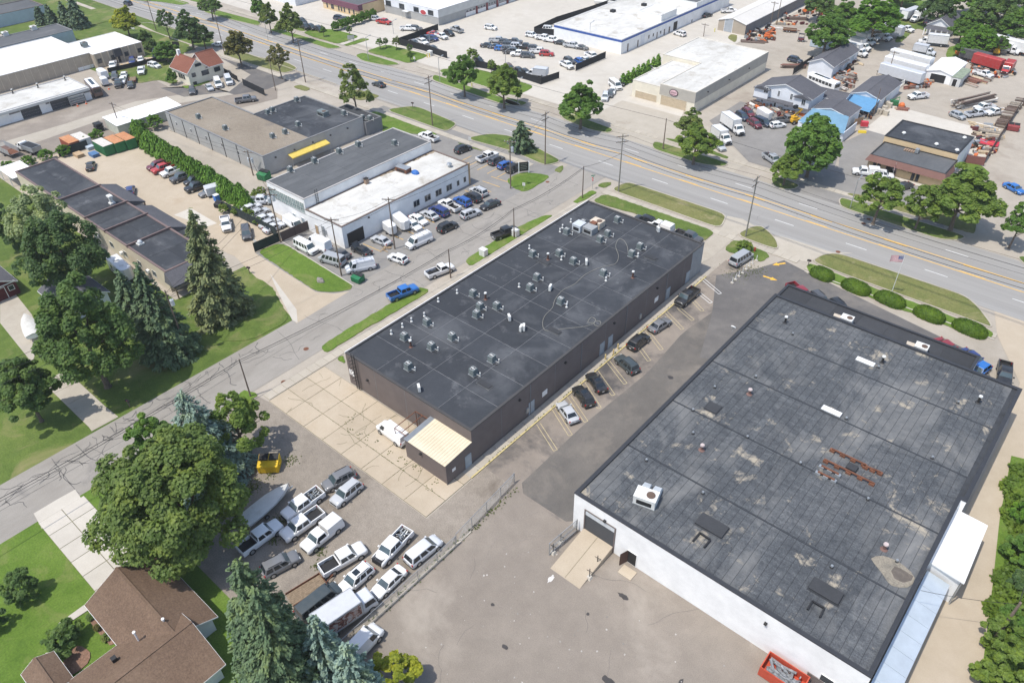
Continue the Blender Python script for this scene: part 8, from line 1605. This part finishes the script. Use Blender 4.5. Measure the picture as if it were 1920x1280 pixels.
# bollards, hydrants, signs, mailboxes
YB = flat('bollard_yellow',(.62,.48,.22),.6)
def posts(name, cat, pts, h, r, mat, labs, group, foot=None):
    for (fr,x,y), lb_ in zip(pts, labs):
        p = GF(fr,x,y); t = thing(name, lb_, cat,(p.x,p.y,0),0, group); MB().cyl((0,0,-.1),(0,0,h),r,None,8).build('post',mat,t); MB().dome((0,0,h),r,r,r*.7,8,3).build('cap',mat,t)
        if foot: MB().box(-.25,.25,-.2,.2,0,.16).build('footing',foot,t)
posts('bollard','bollard',[('n3',670,208),('n3',728,172),('n3',760,132)],1.0,.12,YB,['yellow bollard nearest the black sedan','yellow bollard, middle one of three','yellow bollard nearest the black SUV'],'yellow bollards by the warehouse walk')
posts('marker_post','post',[('e1',890,1255),('e1',950,1195),('e1',1010,1135),('e1',1075,1080),('e1',1140,1010),('e1',1195,960),('e1',1250,905),('e1',1325,855)],1.1,.07,CABW,['%s white post of the row beside the silver passenger van, from the aisle' % ORD[k] for k in range(8)],'white posts beside the silver passenger van',CONCW)
posts('bollard','bollard',[('k2',1231,415),('k2',1247,412)],1.1,.13,flat('bollard_bright_yellow',(.7,.5,.03),.5),['left yellow post at the dealer driveway','right yellow post at the dealer driveway'],'yellow posts at the dealer driveway'); posts('bollard','bollard',[('k2',1552,625),('k3',1455,230)],1.0,.15,flat('marker_yellow',(.6,.55,.12),.5),['lone yellow-green post on the verge','orange-red post before the barn'],None)
for fr,x,y,lb_ in (('e1',1205,615,'red hydrant nearer the sidewalk corner'),('e1',1290,690,'red hydrant beside the silver van')):
    p = GF(fr,x,y); t = thing('fire_hydrant',lb_,'hydrant',(p.x,p.y,.05)); HM = flat('hydrant_red',(.35,.05,.03),.5) if 'hydrant_red' not in MATS else MATS['hydrant_red']; MB().cyl((0,0,0),(0,0,.75),.14).build('barrel',HM,t); MB().dome((0,0,.75),.17,.17,.16,8,3).build('bonnet',HM,t); MB().cyl((-.26,0,.5),(.26,0,.5),.08).build('nozzle',HM,t)
def mailbox(fr,x,y,lb_):
    p = GF(fr,x,y); t = thing('mailbox',lb_,'mailbox',(p.x,p.y,.02),.3); MB().bar((0,0,0),(0,0,1.1),.1).build('post',WOODPOLE,t); MB().box(-.35,.35,-.14,.14,1.1,1.32).dome((0,0,1.32),.35,.14,.12,8,3).build('box',BLACK,t); MB().box(.1,.13,-.18,-.14,1.25,1.5).build('flag',RED,t)
mailbox('m1',1795,815,'black mailbox at the mouth of the tan lot'); mailbox('n1',935,548,'black mailbox on the left lawn by the street'); mailbox('m4',362,765,'dark mailbox at the tip of the clipped hedge strip'); mailbox('k2',1127,775,'small grey mailbox on the verge by the main road')
p = GF('k3',85,1245); t = thing('monument_sign','black two-post sign panel on the corner lawn','sign',(p.x,p.y,.05),.9)
for s in (-1.1,1.1): MB().box(s-.09,s+.09,-.09,.09,0,2.6).build('post',WHITEP,t)
MB().box(-1.0,1.0,-.1,.1,.5,2.5).build('panel',BLACK,t); 
for k in range(4): MB().box(-.75,.75-.2*(k%2),-.115,-.10,2.1-.38*k,2.17-.38*k).build('text_line',GALV,t)
p = GF('m3',578,210); t = thing('stop_sign','red stop sign with green street name blades at the corner','sign',(p.x,p.y,.05),-.6); MB().cyl((0,0,0),(0,0,3.0),.04).build('post',GALV,t); MB().cyl((0,-.05,2.2),(0,-.08,2.2),.42,.42,8).build('plate',flat('stop_red',(.45,.02,.02),.5),t); o = text_part(t,'STOP',.26,WHITEP,(0,0,0),(q90,0,0)); o.matrix_parent_inverse = Matrix(); o.location = (0,-.095,2.2); MB().box(-.45,.45,-.012,.012,2.75,2.92).build('street_blade',flat('sign_green',(.02,.2,.12),.5),t); MB().box(-.012,.012,-.45,.45,2.95,3.12).build('street_blade',MATS['sign_green'],t)
for fr,x,y,c,lb_ in (('k1',950,225,WHITEP,'white sign board under the yellow-green tree'),('k1',1270,345,BLACK,'dark sign by the beige office lawn'),('k2',685,300,GALV,'small grey sign by the dealer path')):
    p = GF(fr,x,y); t = thing('yard_sign',lb_,'sign',(p.x,p.y,.05),.6); MB().box(-1.1,1.1,-.08,.08,.6,1.8).build('panel',c,t)
    for s in (-.8,.8): MB().box(s-.05,s+.05,-.05,.05,0,.6).build('post',GALV,t)
for fr,x,y,lb_ in (('m3',85,215,'small pale realty sign on the corner lawn'),('k2',1140,450,'grey thin sign on the dealer lawn edge'),('k2',1538,1035,'white small sign by the low grass strip'),('r1',650,1150,'white notice on the dark green gate')):
    p = GF(fr,x,y); t = thing('small_sign',lb_,'sign',(p.x,p.y,.05),.4); MB().bar((0,0,0),(0,0,1.5),.06).build('post',GALV,t); MB().box(-.3,.3,-.03,.0,.9,1.6).build('plate',CABW,t)
# flag
def flag(base_fr, base, top, L_, H_, lb_, rot, zp=None):
    b = F(base_fr,*base); p = G(*b); Hh = zp or height_at(b,F(base_fr,*top)); t = thing('flag_pole',lb_,'flag',(p.x,p.y,0),rot); MB().cyl((0,0,0),(0,0,Hh),.06,.04,8).build('pole',CABW,t); MB().dome((0,0,Hh),.08,.08,.1,8,3).build('finial',GALV,t)
    st_ = {0: flat('flag_red',(.45,.03,.04),.8) if 'flag_red' not in MATS else MATS['flag_red'],1: flat('flag_white',(.72,.72,.72),.8) if 'flag_white' not in MATS else MATS['flag_white'],2: flat('flag_blue',(.03,.05,.2),.8) if 'flag_blue' not in MATS else MATS['flag_blue']}
    n = 12; wv = lambda u: .16*math.sin(u*6)*u
    cl = MB(); 
    for k in range(13):
        for i in range(n):
            u0, u1 = i/n,(i+1)/n; z0, z1 = Hh-.15-H_*(k+1)/13, Hh-.15-H_*k/13; dr = lambda u: -.18*H_*u*u; mi = 2 if (k < 7 and u1 <= .42) else (k % 2)
            q = [(u0*L_,wv(u0),z0+dr(u0)),(u1*L_,wv(u1),z0+dr(u1)),(u1*L_,wv(u1),z1+dr(u1)),(u0*L_,wv(u0),z1+dr(u0))]; cl.add(q,[(0,1,2,3)],mi)
    cl.build('flag',[st_[0],st_[1],st_[2]],t)
    stars = MB()
    for r_ in range(5):
        for c_ in range(6): u = .04+.06*c_; z = Hh-.22-H_*.095*r_-.18*H_*u*u; [stars.box(u*L_-.025,u*L_+.025,wv(u)+s*.012-.002,wv(u)+s*.012+.002,z-.025,z+.025) for s in (-1,1)]
    stars.build('stars',st_[1],t)
flag('m4',(955,978),(1062,685),1.9,1.1,'striped flag on a white pole behind the middle clipped hedge',3.6); flag('lb',(600,540),(635,405),1.3,.8,'striped flag beside the builder office door',-1.3,3.0)
# rock, pallet stack, cones, misc
p = GF('m2',463,872); t = thing('boulder','grey boulder on the grass by the tan drive','rock',(p.x,p.y,.05)); rg = np.random.default_rng(4); m=MB().dome((0,0,0),.95,.55,.65,12,5); m.v = [(x*(1+.15*math.sin(7*y+3*z)),y*(1+.15*math.cos(5*x)),z*(1+.12*math.sin(9*x+2*y))) for x,y,z in m.v]; m.build('boulder',flat('boulder_stone',(.24,.22,.20),.9,0,.35,3,.6),t)
p = GF('m2',592,612); t = thing('leaning_pallets','tan wooden pallets leaning on the workshop end wall','pallets',(p.x,p.y,0))
for k in range(6): MB().box(-1.2+.4*k,-1.0+.4*k,.2,.26,.1,2.0).build('plank',W['wood'],t)
for z in (.3,1.0,1.7): MB().box(-1.3,1.1,.14,.2,z,z+.1).build('plank',W['wood'],t)
CONE = flat('cone_orange',(.62,.12,.03),.5)
for fr,x,y,lb_ in (('k1',560,765,'orange traffic cone below the steel wall rack'),('k1',622,748,'orange traffic cone at the garage corner'),('h1',350,690,'orange cone behind the smaller white trailer')):
    p = GF(fr,x,y); t = thing('traffic_cone',lb_,'cone',(p.x,p.y,0)); MB().cyl((0,0,.05),(0,0,.8),.22,.04,10).build('cone',CONE,t); MB().box(-.28,.28,-.28,.28,0,.05).build('base',CONE,t); MB().cyl((0,0,.4),(0,0,.55),.145,.105,10).build('band',WHITEP,t)
p = GF('k1',560,745); t = thing('wall_rack','grey steel shelving rack against the garage wall','rack',(-214.2,p.y,0))
for k in range(4): MB().box(-.3,.3,-2,2,.4+.6*k,.55+.6*k).build('shelf',GALV,t)
for s in (-2,2): MB().box(-.3,.3,s-.05,s+.05,0,2.4).build('post',GALV,t)
hr = MB()   # scrap by the open garage
for _ in range(14): a = RU(0,6.28); hr.bar((rnd.gauss(0,.4),rnd.gauss(0,.4),.05+rnd.random()*.3),(rnd.gauss(0,.6),rnd.gauss(0,.6),.1+rnd.random()*.4),.12,.08)
p = GF('m2',935,640); t = thing('scrap_heap','small brown scrap heap in the workshop lot aisle','scrap',(p.x,p.y,.02)); stuff(hr.build('scrap',W['wood'],t))
# builder yard: lumber, crates, scrap rows
LUM = [flat('lumber_%s' % n_,c,.9,0,.25,3) for n_,c in (('grey',(.34,.30,.25)),('tan',(.5,.4,.27)),('dark',(.14,.10,.08)),('red',(.24,.11,.08)),('white',(.62,.59,.54)))]
PLM = {}
def plank_me(L_, w_, h_, mi):
    k = (L_,w_,h_,mi)
    if k not in PLM: PLM[k] = MB().box(-L_/2,L_/2,-w_/2,w_/2,0,h_).mesh('plank',LUM[mi])
    return PLM[k]
def stack(lb_, fr, x, y, ang, L_, nx, nz, mats, name='lumber_stack', jit=.25, w_=.4, h_=.28, z=.02):
    p = GF(fr,x,y); t = thing(name, lb_, 'lumber',(p.x,p.y,z), math.radians(ang))
    for k in range(nz):
        for i in range(nx):
            if k == nz-1 and nz > 1 and rnd.random() < .3: continue
            o = ob('plank', plank_me(round(L_*rnd.choice((1,.92,.8)),2),w_*.92,h_*.9,rnd.choice(mats)), t,(RU(-jit,jit),(i-(nx-1)/2)*w_,k*h_)); o.rotation_euler = (0,0,RU(-.03,.03)*jit*4)
stack('long stack of old beams beside the two white pickups','u5',1265,520,62,13,5,6,(0,0,4,2),jit=.8,w_=.5,h_=.33)
for k,(x,y) in enumerate([(1860,515),(1800,560),(1760,610),(1710,660),(1680,715),(1615,800)]): stack(['crate-like lumber bundle farthest along the board fence','second lumber bundle from the far end of the board fence','third lumber bundle along the board fence','fourth lumber bundle along the board fence','fifth lumber bundle along the board fence','largest dark lumber bundle nearest the sorted planks'][k],'u5',x,y,10,2.6,5,5,(0,2,2),jit=.05,w_=.4,h_=.3)
for k,(x,y,L_,mm) in enumerate([(1340,790,4.5,(1,)),(1420,825,6,(1,4)),(1440,870,6.5,(1,0)),(1350,920,3,(1,2)),(1500,940,5,(1,0)),(1390,1140,3,(1,2)),(1560,790,3,(0,1))]): stack(['short tan planks at the top of the sorted row','tan planks below the short ones','long tan planks in the middle of the yard','loose short boards beside the red sheet','wide board stack along the fence above the red sheet','loose boards below the red sheet','board stack against the dark bundle'][k],'u5',x,y,350+k*7,L_,4,2,mm,jit=.5)
p = GF('u5',1455,1040); t = thing('red_sheet','bright red flat sheet lying in the builder yard','sheet',(p.x,p.y,0),.1); MB().box(-2,2,-1.4,1.4,.5,.62).build('sheet',flat('sheet_red',(.5,.03,.05),.5),t); MB().box(-1.8,1.8,-1.2,1.2,0,.5).build('stack',LUM[0],t)
for k,(fr,x,y,a_,L_,nx,nz,mm) in enumerate([('u5',560,300,50,6,4,2,(1,2,3)),('u5',470,310,55,5,3,2,(2,3)),('u5',650,240,48,5,3,2,(3,1)),('u5',590,195,60,3,3,4,(2,)),('u5',345,590,20,3,3,2,(3,1)),('u5',1130,180,345,4,4,3,(3,2)),('u5',1240,225,345,4,4,3,(3,)),('u5',1100,230,345,3,4,3,(2,)),('u5',1300,200,345,3.5,4,2,(3,1)),('u5',1380,235,345,3,3,2,(1,3)),('u5',1240,280,345,4,3,1,(3,0)),('u5',1450,215,345,2,3,2,(2,0)),('u3',1430,960,345,7,5,2,(0,0)),('u3',1320,920,345,5,4,2,(0,2)),('u3',1100,920,345,4,4,2,(0,4)),('u3',1600,1060,20,4,4,1,(0,1)),('u3',900,600,345,4,4,3,(3,2)),('u3',1060,620,345,4,4,3,(3,0)),('u3',780,640,345,3,4,3,(3,2)),('u3',980,560,345,5,4,2,(3,)),('u3',1260,460,345,4,3,2,(2,0)),('u3',1420,250,350,5,4,2,(3,)),('u3',1560,270,350,5,4,2,(3,1)),('u3',1800,290,350,5,4,2,(3,)),('u3',980,830,350,2.5,4,3,(1,3)),('u1',480,540,25,7,6,1,(2,)),('u1',560,535,25,6,5,1,(2,)),('u1',620,420,20,4,5,2,(2,)),('u1',780,370,20,5,5,2,(4,0)),('u1',890,310,20,5,4,2,(1,)),('u1',1060,250,30,7,6,2,(2,)),('u1',540,470,15,4,4,2,(1,4)),('u1',1020,870,35,7,4,3,(2,3)),('u4',560,520,330,2,4,4,(2,3)),('u4',460,500,330,2,3,4,(3,2)),('u4',330,510,330,5,3,2,(4,0)),('u4',120,460,330,3,4,3,(3,2)),('u4',50,490,330,2.5,4,3,(2,4)),('u4',690,540,330,2,3,4,(1,3)),('u4',520,590,330,3,4,2,(2,0)),('u4',1200,190,340,3,4,3,(1,2)),('u4',1300,220,340,3,4,3,(3,0)),('u4',1230,255,340,3,4,2,(4,2)),('u4',1350,140,340,1.8,3,6,(0,2)),('u4',1200,120,340,4,3,2,(0,2)),('u4',1530,560,330,3,4,3,(2,1)),('u4',1460,610,330,2.5,4,3,(2,0)),('u2',210,1180,340,4,4,2,(0,2)),('u2',120,1100,340,3,3,3,(3,4)),('u2',320,930,340,1.8,3,4,(4,2)),('u2',230,1000,340,2.2,4,3,(2,)),('u2',410,960,340,3,3,1,(1,))]):
    stack('scrap pile %s' % ['of beams beside the steel tower pieces','of rusty bars by the chain-link fence','of reddish bars nearest the white garage','of dark tower pieces by the white garage','of rust plates by the orange machine parts','of rust bars right of the open bay','of reddish blocks in front of the single white pickup','of black blocks under the lean-to','of reddish slabs below the white pickup','of tan and rust slabs below the white pickup','of flat bars nearest the dirt track','of grey boxes right of the reddish slabs','of long grey beams behind the white pickup','of dark frames left of the grey beams','of pale frames below the crimson trailer','of loose pale bars at the track bend','of rust parts in the grass','of rust and grey parts by the black trailer','of rust parts nearest the truck fence','of long rust bars in the grass','of dark tanks by the white boom','of rust parts along the far hedge, left','of rust parts along the far hedge, middle','of rust parts along the far hedge, right','of orange parts left of the crimson trailer','of dark pipes nearest the barn corner','of dark pipes next to the barn grass','of dark blue pipes by the barn wall','of pale wrapped pipes by the barn','of yellow pipes behind the wooden trailer','of black pipes beyond the wooden trailer','of tan slabs beside the orange machine','of car parts beside the black fence','of dark machines at the house porch','of red machines at the house porch','of long white strips before the house','of toys and red bits at the house corner','of mixed junk at the lot corner by the house','of yellow bits at the house right corner','of old frames behind the white hatchback','of yellow parts behind the house','of red mower parts behind the house','of white parts behind the house','of grey bundles standing in the lane','of grey planks behind the house lane','of dark goods under the blue porch','of mixed goods under the blue porch edge','of grey planks by the grey-roofed garage','of reddish goods by the grey-roofed garage','of white bags by the garage doors','of dark goods by the garage doors','of tan boards in the lane'][k],fr,x,y,a_,L_,nx,nz,mm,'scrap_pile',.35)
STONE = flat('pale_stone',(.46,.41,.33),.9,0,.25,3)
for k,(x,y) in enumerate([(60,640),(100,640),(140,660),(150,540),(185,560),(120,600)]):
    p = GF('u5',x,y); t = thing('stone_bundle','%s wrapped stone bundle along the yard fence' % ORD[k],'stone',(p.x,p.y,.02),RU(-.2,.2),'stone bundles along the yard fence')
    for j in range(4): MB().box(-.55,.55,-.4,.4,.3*j,.3*j+.27).build('stone',STONE,t)
p = GF('u5',240,530); t = thing('green_machine','green machine frame among the stone and plates','machine',(p.x,p.y,.02),.3); MB().box(-1,1,-.6,.6,.2,1.2).build('body',W['green'],t); MB().bar((-1,-.6,1.2),(1,.6,2.0),.15).bar((1,-.6,.2),(1,.6,2),.12).build('frame',W['green'],t); p = GF('u5',340,560); t = thing('orange_machine','orange mixer machine by the green one','machine',(p.x,p.y,.02)); MB().dome((0,0,.4),.8,.7,.9,10,4).build('drum',ORG,t); MB().box(-.9,.9,-.5,.5,.1,.4).build('frame',BLACK,t)
p = GF('u4',1500,745); t = thing('red_cart','red sign cart at the end of the wooden fence','cart',(p.x,p.y,.02),.5); MB().box(-.8,.8,-.5,.5,.3,1.4).build('body',flat('cart_red',(.5,.04,.06),.5),t); MB().box(-.85,.85,-.55,.55,.1,.3).build('base',GALV,t); p = GF('u4',1480,815); t = thing('yellow_block','yellow concrete block at the drive entrance','block',(p.x,p.y,.02),.5); MB().loft([[(-.9,-.3,0),(.9,-.3,0),(.9,.3,0),(-.9,.3,0)],[(-.85,-.18,.5),(.85,-.18,.5),(.85,.18,.5),(-.85,.18,.5)]]).build('block',flat('block_yellow',(.65,.48,.03),.6),t)
p = GF('u2',1540,280,1.9); t = thing('carport','small green carport beside the far white house','carport',(p.x,p.y,0)); MB().box(-2.2,2.2,-1.6,1.6,1.9,2.0).build('roof',W['green'],t)
for s in (-2,2): MB().bar((s,-1.5,0),(s,-1.5,1.9),.1).build('post',GALV,t)
# salvage yard oddments and picture on the box truck side
for o in list(scene.objects):
    if o.get('label') == 'white box truck with a red and dark picture on its side':
        pic = MB(); pic.add([(-3.4,-1.232,1.25),(1.4,-1.232,1.25),(1.4,-1.232,3.1),(-3.4,-1.232,3.1)],[(0,1,2,3)])
        mt, t_, b_, link, new = nodes('side_picture'); g_ = new('ShaderNodeTexCoord').outputs['Object']; n1 = noise(new,link,g_,1.3,4,.6,.8)
        link(ramp(new,link,n1,[(.38,(.55,.52,.5)),(.47,(.35,.12,.07)),(.52,(.06,.03,.03)),(.58,(.25,.08,.05)),(.64,(.5,.45,.42))]),b_.inputs['Base Color']); b_.inputs['Roughness'].default_value = .4
        pic.build('side_picture',mt,o); break
m=MB()
for _ in range(90):
    p = random.Random(_); x, y = p.uniform(-38,-8), p.uniform(22,44); s_ = p.uniform(.03,.12); m.prism([(x+s_*math.cos(a)*p.uniform(.6,1.3),y+s_*math.sin(a)*p.uniform(.6,1.3)) for a in [i*1.05 for i in range(6)]],.006,.03)
stuff(m.build('litter',flat('litter_mix',(.35,.33,.30),.8,0,.7,.6)))
STN = flat('oil_stain',(.055,.05,.047),.5,0,.3,2)
for fr,x,y,a_,b_ in (('o3',805,660,.75,.3),('o3',545,785,.2,.2),('o3',690,1262,.8,.35),('o2',1790,1020,.35,.25),('o2',1700,715,.25,.2),('o3',1212,1270,.2,.4),('n3',1140,335,.45,.4)):
    p = GF(fr,x,y); sheet('oil_stain',[(p.x+a_*math.cos(t)*RU(.75,1.2),p.y+b_*math.sin(t)*RU(.75,1.2)) for t in [i*.45 for i in range(14)]],.018,STN)
p = GF('o3',280,530); sheet('white_spill',[(p.x+.28*math.cos(t)*RU(.6,1.3),p.y+.6*math.sin(t)*RU(.6,1.3)) for t in [i*.4 for i in range(16)]],.018,flat('chalk_spill',(.6,.58,.55),.9,0,.2,3))
TM = flat('tyre_marks',(.235,.205,.175),.9,0,.2,3)
m=MB()
for (fr,cx,cy,R_,a0,a1) in (('o2',2200,500,9,2.0,4.0),('o3',300,700,7,1.4,3.0)):
    c = GF(fr,cx,cy)
    for dr in (0,1.7):
        q = None
        for i in range(26):
            a = a0+(a1-a0)*i/25; r_ = R_+dr+.15*math.sin(3*a); v = Vector((c.x+r_*math.cos(a),c.y+r_*math.sin(a),.012))
            if q is not None and -40.5 < v.x < 1 and v.y < 46: m.bar(q,v,.08,.004)
            q = v
stuff(m.build('tyre_tracks',TM))
mh = MB().cyl((0,0,.0),(0,0,.016),.42,None,14).mesh('manhole_cover',RUST)
for fr,x,y in (('n2',360,130),('n2',200,368),('m4',763,457),('m4',800,425),('m4',580,660),('k3',1330,720),('m3',255,158)): p = GF(fr,x,y); struct(ob('manhole_cover',mh,None,(p.x,p.y,.01)))

rg = np.random.default_rng(77); n = 16000; yy = rg.uniform(30,90, n); x0 = 10-.168*(yy-57)+.5*np.sin(yy*.35)+.4*np.sin(yy*1.3); xx = x0+rg.gamma(1.4,2.6, n)*.9; bl = .5+.5*np.sin(xx*.9+2)*np.sin(yy*.7); zz = rg.random(n)**.6*(.35+1.5*bl)*np.minimum(1,(xx-x0)/1.2+.25)
U, V_ = leaf_axes(rg, unit(np.array([0,0,1.0])+rg.normal(scale=.55, size=(n,3))),.42); o = quads_obj('undergrowth', np.stack([xx, yy, zz+.05],1), U, V_, LEAF, None,(.12,.19,.03)); stuff(o)
hm, ht, hb, hl, hn = nodes('haze_air'); ht.nodes.remove(hb); pv = hn('ShaderNodeVolumePrincipled'); pv.inputs['Density'].default_value = .00015; pv.inputs['Color'].default_value = (.95,.97,1,1); hl(pv.outputs[0], ht.nodes['Material Output'].inputs['Volume'])
stuff(MB().box(-540,180,-140,500,-1.1,76).build('haze', hm))
m=MB()
for x, y in ((860,1255),(900,1245),(960,1225),(1020,1190),(1080,1165),(1150,1130),(1200,1110),(1250,1090),(1000,1200),(1120,1140)):
    p = GF('k2', x, y+10,4.5); m.prism([(p.x+RU(.3,1.0)*math.cos(a), p.y+RU(.6,1.8)*math.sin(a)) for a in [i*.7 for i in range(9)]],4.505,4.515)
struct(m.build('roof_dirt', flat('brown_roof_dirt',(.30,.24,.17),.9,0,.4,2)))
cl = [MB() for _ in range(6)]; rr = random.Random(12)
for fr, x0, x1, y0, y1, n in (('u3',700,1900,520,700,150),('u3',930,1250,880,1100,45),('u3',1350,1750,930,1120,40),('u3',1330,1900,230,330,50),('u1',380,760,330,540,60),('u1',820,1200,150,330,45),('u4',20,760,440,600,110),('u4',1050,1350,130,270,60),('u4',1400,1580,480,640,35),('u2',20,380,900,1220,40),('u5',420,700,180,330,40),('u5',1220,1560,780,1180,60),('u1',1150,1500,60,210,30)):
    for _ in range(n):
        p = GF(fr, rr.uniform(x0,x1), rr.uniform(y0,y1)); L_, w_, h_ = rr.uniform(.3,2.2), rr.uniform(.15,.7), rr.uniform(.15,.9); a = rr.uniform(0,3.14); d = Vector((math.cos(a)*L_/2, math.sin(a)*L_/2,0)); cl[rr.randrange(6)].bar(p-d+Vector((0,0,h_/2)), p+d+Vector((0,0,h_/2*rr.uniform(.8,1.6))), w_, h_)
for b_, m_, k in zip(cl,(RUST, LUM[0], BLACK, ORG, GALV, W['maroon']), range(6)): stuff(b_.build('yard_scrap', m_))
